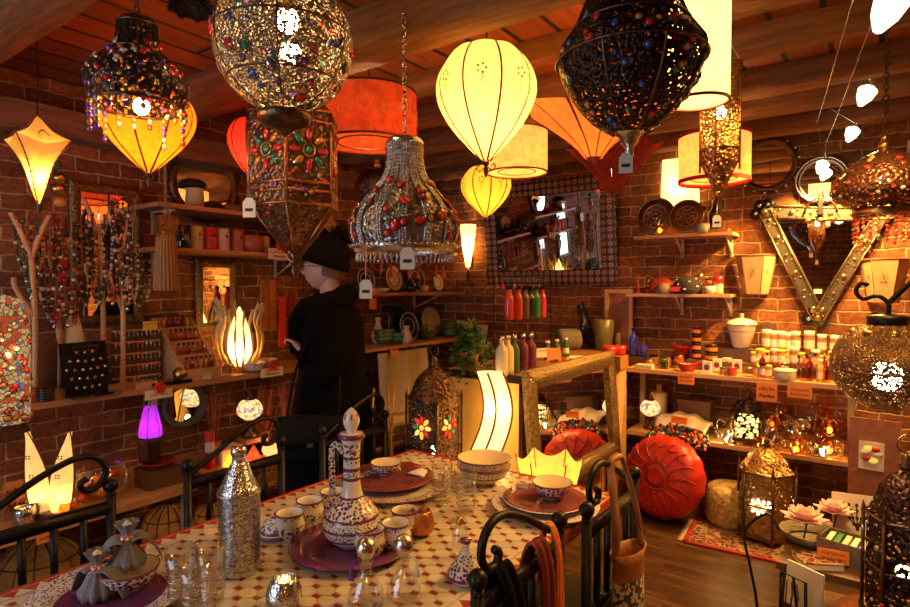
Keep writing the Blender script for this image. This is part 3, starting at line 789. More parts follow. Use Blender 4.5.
# ---- pierced brass tube
def brass_tube():
    c = PD(720, 118, 2.2); t = thing('pierced_tube_lantern', 'slim pierced brass tube lantern with a pointed tip, bulb visible inside', 'lantern', c)
    MB().lathe([(.068, -.12), (.070, .2)], perf('pierced_brass', (.55, .33, .10), .40, 110, 1), 24).build('pierced_tube', t)
    MB().lathe([(.012, -.30), (.035, -.24), (.068, -.17), (.070, -.12)], perf('pierced_copper', (.35, .16, .06), .28, 80, 1), 8, flat=True).build('faceted_tip', t)
    b = MB()
    for z in (-.12, .2): b.tube([(.07 * cos(g), .07 * sin(g), z) for g in [2 * PI * k / 24 for k in range(24)]], .004, M['brass'], 5, True)
    for k in range(4): a = PI / 2 * k; b.tube([(.07 * cos(a), .07 * sin(a), -.2), (.071 * cos(a), .071 * sin(a), .2)], .004, M['copper'], 4)
    b.build('rim_frame', t)
    MB().lathe([(.004, -.36), (.012, -.345), (.006, -.325), (.014, -.3)], M['bronze'], 10).build('finial', t)
    b = MB()
    for k in range(3): a = 2 * PI * k / 3; b.tube([(.07 * cos(a), .07 * sin(a), .2), (0, 0, .33)], .0018, M['brass'], 4)
    b.build('hanger_wire', t)
    bulb(t, (0, 0, .02), .022, 'bulb', 2.5)
    price_tag(t, (0, -.03, -.33), .03, R(10), 'paper', .04)
    hang(t, .33, 'cord')
brass_tube()

# ---- orange folded star shade and dark red one
def petal_shade(loc, w, h, mat, label, n=4, w_bulb=3, rz=0.3, name='folded_star_lamp', inner=None):
    t = thing(name, label, 'lampshade', loc, rz)
    for k in range(n):
        a = 2 * PI * k / n; b = MB()
        def fn(u, v, a=a):
            x = (u - .5) * 2; rr = .04 + v * (w / 2 - .04); half = (PI / n) * .96
            aa = a + x * half; lift = .17 * h * (1 - abs(x)) * v
            return (rr * cos(aa) * (1 + .12 * (1 - abs(x)) * v), rr * sin(aa) * (1 + .12 * (1 - abs(x)) * v), -h / 2 + h * v ** .8 + lift)
        b.grid(fn, 10, 8, mat, .003); b.build('folded_panel', t)
        b = MB(); b.tube([fn(.5, v / 8) for v in range(9)], .003, M['rib'], 4); b.tube([fn(0, v / 8) for v in range(9)], .003, M['rib'], 4); b.build('seam_rib', t)
    MB().lathe([(.001, -h / 2 - .03), (.012, -h / 2 - .02), (.04, -h / 2 + .005)], M['rib'], 10).build('tip_cap', t)
    bulb(t, (0, 0, -h * .05), .03, 'bulbs', w_bulb); hang(t, h * .2, 'cord')
    return t
petal_shade(PD(594, 136, 2.65), .56, .20, M['lea_glow'], 'orange leather shade folded like a flower, glowing from inside, behind the dark lantern', 5, 2.5)
petal_shade(PD(613, 172, 3.45), .50, .24, M['lea_dred'], 'dark red unlit cone shade hanging over the corner of the patterned mirror', 6, 0.02, name='cone_shade_lamp')

# ---- low voltage cable lights
def cable(n, a, b_, lab):
    t = MB(); t.tube([a, ((Vector(a) + Vector(b_)) / 2) - Vector((0, 0, .01)), b_], .0028, M['silver'], 5); o = t.build(n); tag(o, lab, 'cable'); return o
pA1, pA2 = PD(853, 0, 1.95), PD(810, 145, 3.75)
pB1, pB2 = PD(872, 22, 1.95), PD(824, 148, 3.75)
def spotlight(px, py, d, s, label, sock=True, tgt=None, pw=80):
    c = PD(px, py, d); t = thing('ceiling_spotlight', label, 'spotlight', c, 0, None)
    b = MB(); b.lathe([(.012 * s, .045 * s), (.040 * s, .030 * s), (.046 * s, .018 * s), (.036 * s, -.022 * s), (.012 * s, -.060 * s), (.002 * s, -.064 * s)], M['spotglass'], 24, M=Mloc(ry=R(25), rx=R(15))); b.build('glass_cone', t)
    MB().cyl((0, 0, .045 * s), .012 * s, .03 * s, M['silver'], 10, M=Mloc(ry=R(25), rx=R(15))).build('socket_cap', t)
    tg = Vector(tgt) - c if tgt is not None else Vector((-.02, -.02, .25))
    MB().tube([(.02 * s, -.01, .06 * s), tg], .0026, M['silver'], 5).build('support_rod', t)
    spot(t, (0, 0, -.075 * s), pw, WARM, .03)
    return t
M['spotglass'] = glow('spot_glass', (1, .78, .45), 3)
cable('light_cable', pA1, pA2, 'thin steel cable of the spotlight pair, the one further along the beams')
cable('light_cable', pB1, pB2, 'thin steel cable of the spotlight pair, running to the small round mirror')
spotlight(888, 10, 1.85, 1.1, 'big white glass spotlight at the top, first on the cable pair', tgt=(Vector(PD(870, 30, 1.9))), pw=55)
spotlight(866, 94, 3.0, 1.0, 'white glass spotlight second on the cable pair, below the beams', tgt=PD(846, 52, 3.0))
spotlight(852, 133, 3.4, .85, 'third white glass spotlight on the cables, before the brick wall', tgt=PD(826, 106, 3.4), pw=100)
spotlight(822, 166, 3.75, .85, 'small white glass spotlight shining in front of the little round mirror', tgt=PD(827, 130, 3.7), pw=130)

# ---- red gem chandelier on the right
def red_chandelier():
    c = PD(884, 180, 2.3); t = thing('red_bead_chandelier', 'dome chandelier covered in red beads with a bead fringe, beside the small round mirror', 'chandelier', c)
    pf = prof([(.02, .12), (.08, .09), (.15, .03), (.178, -.03), (.165, -.07), (.11, -.105), (.085, -.115)], 24)
    MB().lathe(pf[::-1], perf('pierced_red', (.12, .05, .03), .33, 70, .7), 36).build('pierced_shell', t)
    studs(t, 95, lambda u: at(pf, .2 + .7 * u), [M['gems'][0], M['gems'][0], M['gems'][1], M['gems'][5]], .007, .011, seed=21)
    MB().lathe([(.10, -.145), (.105, -.14), (.103, -.113), (.085, -.11)], M['brass'], 30).build('brass_band', t)
    b = MB(); rg = random.Random(4)
    for k in range(22):
        a = 2 * PI * k / 22; n = rg.choice((5, 6, 8))
        b.tube([(.098 * cos(a), .098 * sin(a), -.145), (.098 * cos(a), .098 * sin(a), -.15 - n * .018)], .001, M['bronze'], 3)
        b.tube([(.098 * cos(a), .098 * sin(a), -.146), (.098 * cos(a + .29), .098 * sin(a + .29), -.146)], .002, M['bronze'], 3)
        for j in range(n): b.sph((.098 * cos(a), .098 * sin(a), -.155 - j * .018), .0065, M['gems'][rg.choice((0, 0, 1, 5))], 6)
    b.build('bead_fringe', t)
    b = MB(); b.sph((0, 0, .135), .022, M['brass'], 10); b.sph((0, 0, .165), .014, M['brass'], 8); b.lathe([(.03, .115), (.012, .13)], M['brass'], 10); b.build('brass_knob', t)
    lamp(t, (0, 0, -.02), 1.5); MB().sph((0, 0, 0), .018, M['bulbs'], 8).build('light_bulb', t)
    hang(t, .175, 'chain')
red_chandelier()

# ---- leather star lantern on the left
def star_lantern():
    c = PD(38, 158, 2.45); t = thing('leather_star_lantern', 'parchment star lantern with stitched seams hanging over the necklaces, lit near its tip', 'lantern', c, R(40))
    top, bot, mid = .18, -.205, .055
    pts = []; n = 4
    eq = []
    for k in range(n * 2):
        a = 2 * PI * k / (n * 2); r = .135 if k % 2 == 0 else .095
        eq.append(Vector((r * cos(a), r * sin(a), mid + (.02 if k % 2 == 0 else -.01))))
    T, B_ = Vector((0, 0, top)), Vector((0, 0, bot))
    b = MB()
    for k in range(n * 2):
        p, q = eq[k], eq[(k + 1) % (n * 2)]
        for end, sgn in ((T, 1), (B_, -1)):
            vs = []; nn = 6
            for i in range(nn + 1):
                f = i / nn; l = p.lerp(end, f); rr = q.lerp(end, f); pinch = 1 - .28 * sin(PI * f)
                vs += [Vector((l.x * pinch, l.y * pinch, l.z)), Vector((rr.x * pinch, rr.y * pinch, rr.z))]
            fs = [(2 * i, 2 * i + 1, 2 * i + 3, 2 * i + 2) if sgn > 0 else (2 * i + 1, 2 * i, 2 * i + 2, 2 * i + 3) for i in range(nn)]
            b.add(vs, fs, M['star'], False)
    b.build('leather_panels_shade', t)
    b = MB()
    for k in range(0, n * 2, 2):
        for end in (T, B_):
            l = []
            for i in range(13):
                f = i / 12; q = eq[k].lerp(end, f); pin = 1 - .28 * sin(PI * f); l.append(Vector((q.x * pin * 1.01, q.y * pin * 1.01, q.z)))
            b.tube(l, .003, M['rib'], 4)
            for p in l[::1]: b.sph(p, .005, M['rib'], 4)
    b.build('stitch_rib', t)
    for k in range(0, 8, 2):
        b = MB(); a = 2 * PI * (k + 1) / 8; q = Mloc((.088 * cos(a), .088 * sin(a), .08), rz=a, ry=R(-32))
        for j in range(3): b.tube([(.002, .02 * cos(g) * (1 - j * .3), .024 * sin(g) * (1 - j * .3) + .01 * j) for g in [k2 * .6 for k2 in range(8)]], .0014, M['motif'], 4, M=q)
        b.build('henna_print', t)
    MB().lathe([(.002, bot - .03), (.01, bot - .015), (.012, bot + .01)], M['bronze'], 8).build('tip_finial', t)
    bulb(t, (0, 0, -.06), .02, 'bulb', 4); hang(t, top, 'cord')
M['star'] = silk('star_leather', (.92, .52, .12), .20, .68, pat=(.8, .36, .06))
star_lantern()

# ---- small dark ones at the ceiling
def rose_lamp():
    c = PZ(193, 7, 2.60); t = thing('iron_rose_lamp', 'small dark metal rose-shaped fitting against the ceiling boards', 'lamp', c)
    b = MB()
    for k in range(9):
        a = 2 * PI * k / 9; b.grid(lambda u, v, a=a: ((.03 + .055 * v) * cos(a + (u - .5) * .9), (.03 + .055 * v) * sin(a + (u - .5) * .9), .03 - .05 * v + .012 * sin(u * PI)), 5, 4, M['iron'], .002)
    b.build('petal_rim', t); MB().lathe([(.001, .11), (.04, .1), (.05, .06), (.03, .02), (.001, .0)][::-1], M['iron'], 14).build('centre_cup', t)
    hang(t, .11, 'cord')
rose_lamp()
def urn_lantern():
    c = PD(377, 190, 3.22); t = thing('urn_lantern', 'dark round-bellied urn lantern with brass knob hanging behind the bell chandelier', 'lantern', c)
    pf = prof([(.03, .115), (.07, .10), (.115, .04), (.12, -.02), (.09, -.09), (.03, -.12)], 18)
    MB().lathe(pf[::-1], perf('dark_urn', (.05, .03, .02), .22, 60, .8), 26).build('pierced_shell', t)
    b = MB(); b.sph((0, 0, .135), .02, M['brass'], 9); b.sph((0, 0, .16), .012, M['brass'], 8); b.build('brass_knob', t)
    MB().lathe([(.004, -.16), (.012, -.14), (.03, -.12)], M['bronze'], 10).build('finial', t); hang(t, .17, 'chain')
urn_lantern()

# ---- wall sconces
def cone_sconce():
    c = PY(468, 246, BACK - .09); t = thing('lily_wall_lamp', 'glowing trumpet-shaped wall lamp on the bricks beside the patterned mirror', 'wall lamp', c)
    MB().lathe([(.018, -.20), (.045, -.05), (.075, .17), (.078, .20)], M['sh_white'], 20, sq=1).build('trumpet_shade', t)
    MB().tube([(0, .09, -.1), (0, .04, -.2), (0, 0, -.2)], .008, M['iron'], 6).build('wall_bracket', t)
    MB().tube([(0, 0, -.2), (.002, .0, -.33)], .009, M['iron'], 6).build('stem', t)
    bulb(t, (0, 0, .02), .02, 'bulb', 22)
cone_sconce()
def parchment_sconce(px, py, w, label):
    c = PY(px, py, BACK - .05); t = thing('parchment_wall_shade', label, 'wall lamp', c)
    b = MB(); h = .27; pts = []
    lo = [(-w * .30, .04), (-w * .16, -.06), (w * .16, -.06), (w * .30, .04)]; hi = [(-w * .5, .04), (-w * .26, -.10), (w * .26, -.10), (w * .5, .04)]
    for k in range(3):
        b.add([(lo[k][0], lo[k][1], -h / 2), (lo[k + 1][0], lo[k + 1][1], -h / 2), (hi[k + 1][0], hi[k + 1][1], h / 2), (hi[k][0], hi[k][1], h / 2)], [(0, 1, 2, 3)], M['parch2'])
    b.build('panelled_shade', t)
    b = MB()
    for k in range(4): b.tube([(lo[k][0], lo[k][1], -h / 2), (hi[k][0], hi[k][1], h / 2)], .0025, M['rib'], 4)
    b.tube([(x, y, h / 2) for x, y in hi], .006, M['rib'], 4); b.tube([(x, y, -h / 2) for x, y in lo], .003, M['rib'], 4); b.build('frame_edge', t)
    b = MB()
    for s in (-1, 0, 1):
        for j in range(6):
            g = j * PI / 3; b.tube([(s * w * .3, -.092 + abs(s) * .045, .02), (s * w * .3 + .028 * cos(g), -.092 + abs(s) * .045, .02 + .04 * sin(g))], .0013, M['motif'], 4)
    b.build('flower_print', t)
    return t
M['parch2'] = pm('parchment', (.50, .36, .18), .75, 0, .15, 8, .05)
parchment_sconce(755, 275, .27, 'unlit parchment wall shade with painted flowers, on bricks near the tall white pot')
parchment_sconce(884, 281, .27, 'unlit parchment wall shade behind the curved iron hook of the ball lantern')

# ---- big hammered ball lantern on its hook
def ball_lantern():
    c = PD(887, 366, 1.95); t = thing('ball_lantern', 'large pierced bronze ball lantern hanging from an iron hook, bulb glaring through', 'lantern', c)
    r = .165; pf = [(r * sin(PI * (.10 + .84 * k / 20)), -.9 * r * cos(PI * (.10 + .84 * k / 20))) for k in range(21)]
    MB().lathe(pf, perf('pierced_ball', (.20, .12, .06), .33, 190, 1, .35), 40).build('pierced_shell', t)
    b = MB(); b.tube([(r * 1.01 * cos(g), r * 1.01 * sin(g), -.012) for g in [2 * PI * k / 40 for k in range(40)]], .004, M['bronze'], 5, True)
    b.lathe([(.052, .135), (.06, .142), (.06, .165), (.05, .17), (.02, .175)], M['iron'], 20); b.build('collar', t)
    b = MB()
    for k in range(9): a = 2 * PI * k / 9; b.sph((.10 * cos(a), .10 * sin(a), .116), .017, M['brass'], 8, (1, 1, .4))
    b.build('boss_studs', t)
    bulb(t, (.0, -.03, -.03), .045, 'bulb', 5)
    b = MB(); b.tube(prof3([(0, 0, .17), (0, 0, .21), (-.03, 0, .235), (-.07, -.0, .225), (-.09, 0, .25), (-.075, 0, .28), (-.055, 0, .27)]), .008, M['iron'], 6)
    b.tube(prof3([(0, 0, .21), (.05, .0, .27), (.13, .02, .34), (.22, .04, .37), (.30, .05, .37)]), .010, M['iron'], 6); b.build('iron_hook', t)
    MB().tube([(.30, .05, .37), (.32, .05, .9), (.32, .05, CEIL - c.z)], .009, M['iron'], 6).build('hanger_rod', t)
    return t
ball_lantern()

# ---- framed lanterns standing on things (origin at the base)
def frame_lantern(t, w, h, dome, body='pierced_bronze', pcol=(.16, .09, .05), seg=4, glasscol=None, rosette=True, emis=None, knob=.03, lamp_w=1.5, crown=True, hole=.3, scale=60, feet=True, flower=None, one=False, rs=.15):
    pmn = perf(body, pcol, hole, scale, .8, .4, glasscol=glasscol); r = w / 2 / cos(PI / seg)
    a0 = PI / seg; z0 = .03 if feet else 0
    MB().lathe([(r * .92, z0 + .02), (r * .92, z0 + h)], pmn, seg, a0=a0, flat=True).build('pierced_panel_body', t)
    MB().lathe([(.001, z0), (r * 1.08, z0), (r * 1.08, z0 + .02), (.001, z0 + .021)], M['bronze'], seg, a0=a0, flat=True).build('base_tray', t)
    b = MB()
    for k in range(seg):
        a = a0 + 2 * PI * k / seg; b.tube([(r * cos(a), r * sin(a), z0), (r * cos(a), r * sin(a), z0 + h)], w * .03, M['bronze'], 6)
        if crown: b.lathe([(w * .045, z0 + h), (w * .03, z0 + h + w * .10), (.001, z0 + h + w * .2)], M['bronze'], 6, c=(r * cos(a), r * sin(a), 0))
    for z in (z0 + h * .03, z0 + h * .5, z0 + h): b.tube([(r * cos(a0 + 2 * PI * k / seg), r * sin(a0 + 2 * PI * k / seg), z) for k in range(seg)], w * .022, M['bronze'], 5, True)
    b.build('corner_post_frame', t)
    zt = z0 + h; pf = prof([(r * .98, zt), (r * .8, zt + dome * .25), (r * .62, zt + dome * .62), (r * .3, zt + dome * .88), (r * .12, zt + dome)], 16)
    MB().lathe(pf, pmn, max(seg, 4) if seg != 4 else 16, a0=a0).build('dome_roof', t)
    b = MB(); zz = zt + dome; b.lathe([(r * .12, zz), (r * .2, zz + .01), (r * .08, zz + .02), (r * .16, zz + .035), (.002, zz + .055)], M['bronze'], 10)
    b.tube([(knob * cos(g), 0, zz + .055 + knob + knob * sin(g)) for g in [2 * PI * k / 12 for k in range(12)]], .003, M['bronze'], 5, True); b.build('top_ring', t)
    if feet:
        for k in range(seg): a = a0 + 2 * PI * k / seg; MB().sph((r * .95 * cos(a), r * .95 * sin(a), .016), .016, M['bronze'], 8).build('ball_foot', t)
    if rosette:
        for k in range(seg):
            if one and k % 2 == 0: continue
            a = 2 * PI * k / seg + PI / seg + a0; ap = r * cos(PI / seg) * .985
            for zc in ([z0 + h * .72, z0 + h * .30] if h > w * 1.3 and not one else [z0 + h * .5]):
                b = MB(); q = Mloc((ap * cos(a), ap * sin(a), zc), rz=a); L_ = min(w, h) * rs
                b.sph((0, 0, 0), L_ * .35, M['glowgem'][0], 8, (.3, 1, 1), M=q)
                for j in range(8):
                    g = 2 * PI * j / 8; b.sph((0, 0, 0), L_ * .5, M['glowgem'][(j * 3 + k) % len(M['glowgem'])] if flower is None else flower, 8, (.25, 1, .55), M=q @ Matrix.Rotation(g, 4, 'X') @ Matrix.Translation((0, L_ * .95, 0)))
                b.build('coloured_glass_rosette_studs', t)
    MB().sph((0, 0, 0), w * .12, M['bulbs'], 10).build('light_bulb', t, (0, 0, z0 + h * .45)); lamp(t, (0, 0, z0 + h * .45), lamp_w, WARM, w * .1)
    return t
M['glowgem'] = [pm('lit_glass_amber', (.9, .45, .05), .1, es=.9), pm('lit_glass_red', (.8, .04, .02), .1, es=.5), pm('lit_glass_honey', (.95, .6, .15), .1, es=.8),
                pm('lit_glass_red2', (.75, .03, .03), .1, es=.35), pm('lit_glass_green', (.1, .35, .1), .1, es=.2)]
M['whitelit'] = glow('lit_window_glass', (1, .66, .28), 3)
# tall brown one before the counter end, on a stool
sp = PY(437, 440, 2.48); sp.x -= .02
st = thing('wooden_stool', 'low dark wooden stool under the tall lantern by the sales counter', 'stool', (sp.x, sp.y, 0), R(8))
MB().box((0, 0, .42), (.34, .34, .04), M['oak']).build('seat', st)
for sx in (-1, 1):
    for sy in (-1, 1): MB().box((sx * .14, sy * .14, .2), (.035, .035, .40), M['oak']).build('leg', st)
t = thing('moroccan_lantern', 'tall dark metal lantern with coloured glass rosettes standing at the end of the sales counter', 'lantern', (sp.x, sp.y, .44), R(36 - 45 + 8))
frame_lantern(t, .215, .53, .17, lamp_w=6.0, pcol=(.16, .08, .035), rs=.21, hole=.37)
# lit lantern on the floor with star window
p = PZ(765, 540, 0)
t = thing('floor_lantern', 'gilded metal lantern with domed top standing lit on the patterned rug', 'lantern', (p.x, p.y + .02, .012), R(20))
frame_lantern(t, .29, .40, .15, 'pierced_gilt', (.42, .24, .09), 6, lamp_w=3, flower=M['whitelit'], hole=.36, one=True, rs=.13)
# small black lit one on the low shelf
sx = PY(748, 425, 4.36)
t = thing('small_black_lantern', 'small black lantern with bright white glass standing on the lower shelf among glassware', 'lantern', (sx.x, 4.36, .532), R(8))
frame_lantern(t, .17, .19, .10, 'pierced_black', (.03, .02, .018), 4, lamp_w=14, crown=False, rosette=False, hole=.5, scale=45)
MB().box((0, 0, .12), (.125, .125, .14), M['sh_white']).build('white_glass_liner', t)
# tall black lantern at lower right
p = PD(894, 500, 2.0)
ped = thing('metal_side_table', 'round low metal table under the tall black lantern', 'table', (p.x + .03, p.y, 0))
MB().lathe([(.001, .42), (.2, .42), (.205, .43), (.2, .44), (.001, .44)], M['copper'], 24).build('table_top', ped)
for k in range(3): a = 2.1 * k; MB().tube([(.15 * cos(a), .15 * sin(a), .42), (.17 * cos(a), .17 * sin(a), .0)], .012, M['iron'], 6).build('leg', ped)
t = thing('tall_black_lantern', 'tall black pierced lantern with domed arches and red sparkle, on a round metal table', 'lantern', (p.x + .03, p.y, .44), R(30))
frame_lantern(t, .20, .34, .17, 'pierced_black2', (.05, .025, .02), 6, lamp_w=2.2, hole=.4, scale=70, rosette=False)
studs(t, 50, lambda u: (.118, .05 + .33 * u), [M['gems'][0], M['gems'][4], M['gems'][5]], .006, .009, seed=31, rings=False)

# ---- organic lit lamps
def lotus_lamp():
    p = PX(240, 368, -3.36); t = thing('reed_lotus_lamp', 'glowing pointed bud lamp ringed by pale curved reeds on the wooden shelf', 'lamp', (p.x, p.y, 1.052))
    MB().cyl((0, 0, 0), .075, .035, M['pine'], 20, .06).build('base', t)
    pf = prof([(.035, .035), (.07, .10), (.075, .20), (.045, .32), (.004, .42)], 18)
    MB().lathe(pf, M['sh_white'], 20).build('bud_shade', t); bulb(t, (0, 0, .15), .024, 'bulb', 5)
    b = MB(); rg = random.Random(3)
    for k in range(16):
        a = 2 * PI * k / 16; l = rg.uniform(.85, 1.1)
        pts = [(r * cos(a), r * sin(a), z * l + .02) for r, z in ((.055, 0), (.13, .10), (.14, .22), (.11, .31), (.15, .42))]
        b.tube([Vector(p_) for p_ in prof3(pts)], [.006 + .002 * sin(i) for i in range(len(prof3(pts)))], M['reed'], 5, flat=2.2)
    b.build('reed_petals', t)
M['reed'] = pm('pale_reed', (.75, .58, .30), .6, 0, .2, 30, .1)
lotus_lamp()
def leaf_lamp():
    p = PX(50, 497, -3.12); t = thing('leaf_shaped_lamp', 'glowing two-leaf parchment lamp with flower prints on the low shelf', 'lamp', (p.x, p.y, .522), R(36 + 0))
    for s in (-1, 1):
        for lay in (0, 1):
            def fn(u, v, s=s, lay=lay):
                w = .065 * sin(PI * (.22 + .78 * v)) ** .8 * (1 - .35 * v)
                return (s * (.045 + .055 * v ** 1.5) + (u - .5) * 2 * w, (-.035 if lay == 0 else .035) * sin(PI * u) * (1 - .5 * v), .03 + .37 * v)
            MB().grid(fn, 8, 14, M['leafsh']).build('leaf_shade', t)
        b = MB()
        for e in (0, 1): b.tube([fn(e, v / 14) for v in range(15)], .0035, M['rib'], 5)
        b.build('edge_rib', t)
        b = MB()
        for (x, z) in ((.045, .11), (.06, .2), (.075, .29)):
            for j in range(4): b.sph((s * x + .01 * cos(j * 1.57 + .7), -.036, z + .008 * sin(j * 1.57 + .7)), .006, M['motif'], 6, (1, .3, .6))
        b.build('blossom_print', t)
    MB().box((0, 0, .015), (.2, .09, .03), M['oak']).build('base', t)
    bulb(t, (.05, 0, .12), .018, 'bulbs', .9); bulb(t, (-.05, 0, .12), .018, 'bulbs', .9)
M['leafsh'] = silk('leaf_parchment', (.95, .62, .22), .42, .6)
leaf_lamp()
def purple_lamp():
    p = PX(151, 470, -3.2); t = thing('purple_lamp', 'small lamp with a glowing purple shade hanging under the shelf', 'lamp', (p.x, p.y, .78), R(20))
    MB().lathe([(.062, 0), (.06, .05), (.035, .16), (.03, .17)], silk('shade_purple', (.45, .04, .65), .45, .6), 6, flat=True).build('purple_shade', t)
    MB().lathe([(.064, 0), (.067, -.012), (.06, -.12), (.055, -.13), (.001, -.13)], M['bronze'], 6, flat=True).build('lower_shade', t)
    b = MB(); b.tube([(.063 * cos(k * PI / 3), .063 * sin(k * PI / 3), 0) for k in range(6)], .004, M['iron'], 4, True)
    for k in range(6): b.tube([(.061 * cos(k * PI / 3), .061 * sin(k * PI / 3), .0), (.032 * cos(k * PI / 3), .032 * sin(k * PI / 3), .165)], .003, M['iron'], 4)
    b.build('shade_frame', t)
    MB().tube([(0, 0, .17), (0, 0, .215)], .003, M['iron'], 5).build('hook_wire', t)
    MB().sph((0, 0, .06), .02, glow('purple_bulb', (.9, .35, 1), 14), 8).build('light_bulb', t); lamp(t, (0, 0, .06), .8, (.7, .2, 1))
purple_lamp()
def mosaic_lamp(loc, label, s=1.0):
    t = thing('mosaic_lamp', label, 'lamp', loc)
    MB().lathe([(r * s, z * s) for r, z in prof([(.03, .10), (.066, .13), (.072, .165), (.05, .205), (.025, .215)], 14)], spots('lit_mosaic', [(0, (1, .8, .5)), (.5, (.9, .3, .1)), (.6, (1, .75, .4)), (.85, (.3, .4, .6)), (.9, (1, .8, .5))], 60, .2, 0, edge=(.5, .25, .08), bump=0) if 0 else M['mosaic'], 24).build('mosaic_globe', t)
    MB().lathe([(r * s, z * s) for r, z in [(.001, 0), (.045, 0), (.05, .012), (.015, .03), (.012, .06), (.03, .085), (.035, .10)]], M['bronze'], 16).build('metal_foot', t)
    MB().lathe([(r * s, z * s) for r, z in [(.028, .212), (.034, .222), (.014, .245), (.006, .265), (.001, .29)]], M['bronze'], 14).build('pointed_cap', t)
    lamp(t, (0, 0, .165 * s), 1.5)
    return t
def mosaic_mat(es=1.3, red=0):
    m, nt, N, L = _new('lit_mosaic_glass'); v = _coord(nt)
    cc = _vor(nt, v, 55, 'F1', 'Color'); hs = N.new('ShaderNodeSeparateColor'); L.new(cc, hs.inputs[0])
    col = _ramp(nt, hs.outputs[0], [(0, (1, .62, .25)), (.55 - red * .3, (.9, .12, .04)), (.68, (1, .55, .2)), (.85, (.25, .3, .5)), (.92, (1, .65, .3))], 'CONSTANT')
    de = _vor(nt, v, 55, 'DISTANCE_TO_EDGE'); cm = N.new('ShaderNodeMath'); cm.operation = 'LESS_THAN'; cm.inputs[1].default_value = .07; L.new(de, cm.inputs[0])
    mx = N.new('ShaderNodeMix'); mx.data_type = 'RGBA'; L.new(cm.outputs[0], mx.inputs[0]); L.new(col, mx.inputs[6]); mx.inputs[7].default_value = (.25, .12, .05, 1)
    e = N.new('ShaderNodeEmission'); L.new(mx.outputs[2], e.inputs[0]); e.inputs[1].default_value = es; _out(nt, e.outputs[0]); return m
M['mosaic'] = mosaic_mat(); M['mosaicr'] = mosaic_mat(.35, 1)
p = PX(250, 440, -3.25); mosaic_lamp((p.x, p.y, .64), 'small glowing mosaic glass lamp on a box under the wooden shelf, near the incense sticks', 1.1)
MB_ = MB(); MB_.box((0, 0, -.058), (.16, .16, .115), M['leather']); o = MB_.build('lamp_box', loc=(p.x, p.y, .638)); tag(o, 'brown box lifting the mosaic lamp on the low shelf', 'box')
p = PY(650, 425, 4.38); mosaic_lamp((p.x, 4.38, .532), 'small glowing mosaic glass lamp on the lower brick-wall shelf beside the pompom throw', 1.0)
def s_lamp():
    p = PY(487, 400, 2.70); t = thing('wave_column_lamp', 'tall S-shaped glowing lamp standing against the yellow end of the sales counter', 'floor lamp', (p.x, p.y, 0), R(20))
    def cx(v): return .062 * sin(v * 2 * PI * 1.05 + 2.6)
    z0, z1 = .15, 1.13
    for s in (-1, 1):
        MB().grid(lambda u, v, s=s: (cx(v) + (u - .5) * .20 * (1 - .25 * v), s * .05 * sin(PI * u), z0 + (z1 - z0) * v), 10, 30, M['sh_white']).build('curved_shade', t)
    b = MB()
    for u in (0, .5, 1): b.tube([(cx(v / 30) + (u - .5) * .20 * (1 - .25 * v / 30), -.05 * sin(PI * u) - .003, z0 + (z1 - z0) * v / 30) for v in range(31)], .0065, M['rib'], 5)
    b.build('edge_rib', t)
    MB().box((cx(0), 0, .075), (.24, .16, .15), M['oak']).build('base', t)
    for z in (.5, .95): bulb(t, (cx((z - z0) / (z1 - z0)), 0, z), .02, 'bulb', 1.6)
s_lamp()
def boat_lamp():
    p = PX(549, 470, -1.33); t = thing('pointed_fabric_lamp', 'yellow upturned fabric lamp with dark wire seams before the embossed mirror', 'floor lamp', (p.x, p.y, 0), R(25))
    n = 6
    for k in range(n):
        a0, a1 = 2 * PI * k / n, 2 * PI * (k + 1) / n
        MB().grid(lambda u, v: (lambda a, r: (r * cos(a), r * sin(a), .40 + .33 * v + .045 * v * (abs(2 * u - 1) ** 2) - .03))(a0 + (a1 - a0) * u, (.05 + .12 * v ** .7) * (1 - .10 * sin(PI * u))), 8, 8, M['silk_gold2']).build('fabric_panel', t)
    b = MB()
    for k in range(n):
        a = 2 * PI * k / n; b.tube([((.05 + .12 * (v / 8) ** .7) * cos(a), (.05 + .12 * (v / 8) ** .7) * sin(a), .40 + .33 * v / 8 + .045 * v / 8 - .03) for v in range(9)], .0035, M['rib'], 5)
    b.build('wire_rib', t)
    MB().cyl((0, 0, 0), .12, .02, M['iron'], 20).build('base', t); MB().cyl((0, 0, .02), .01, .4, M['iron'], 8).build('pole', t)
    bulb(t, (0, 0, .55), .025, 'bulb', 2)
M['silk_gold2'] = silk('silk_yellow', (.95, .62, .10), .5, .6)
boat_lamp()
# small white rectangular lamp on the top shelf
p = PY(679, 180, 4.46)
p = PY(680, 183, 4.56); t = thing('wall_box_lamp', 'bright white rectangular wall lamp behind the two carved plates', 'wall lamp', (p.x, 4.56, p.z))
MB().lathe([(.185, -.18), (.17, .18)], M['sh_white'], 4, a0=PI / 4, flat=True, M=Matrix.Scale(.35, 4, (0, 1, 0))).build('square_shade', t)
MB().box((0, .05, 0), (.08, .012, .12), M['iron']).build('back_plate', t); bulb(t, (0, 0, 0), .018, 'bulb', 6)
# beaded lamp column at the very edge
p = PX(5, 330, -2.75)
t = thing('beaded_column_lamp', 'lit column lamp covered with red and white glass beads at the shelf end', 'lamp', (p.x, p.y, 1.05))
MB().lathe([(.075, .02), (.08, .2), (.08, .42), (.06, .50), (.001, .52)], M['mosaicr'], 24).build('beaded_shade', t); MB().cyl((0, 0, 0), .07, .02, M['bronze'], 16).build('base', t)
studs(t, 100, lambda u: (.08, .03 + .40 * u), [M['gems'][0], M['gems'][5], M['gems'][1]], .007, .012, seed=44, sqh=.6)
lamp(t, (.13, -.0, .3), .8)
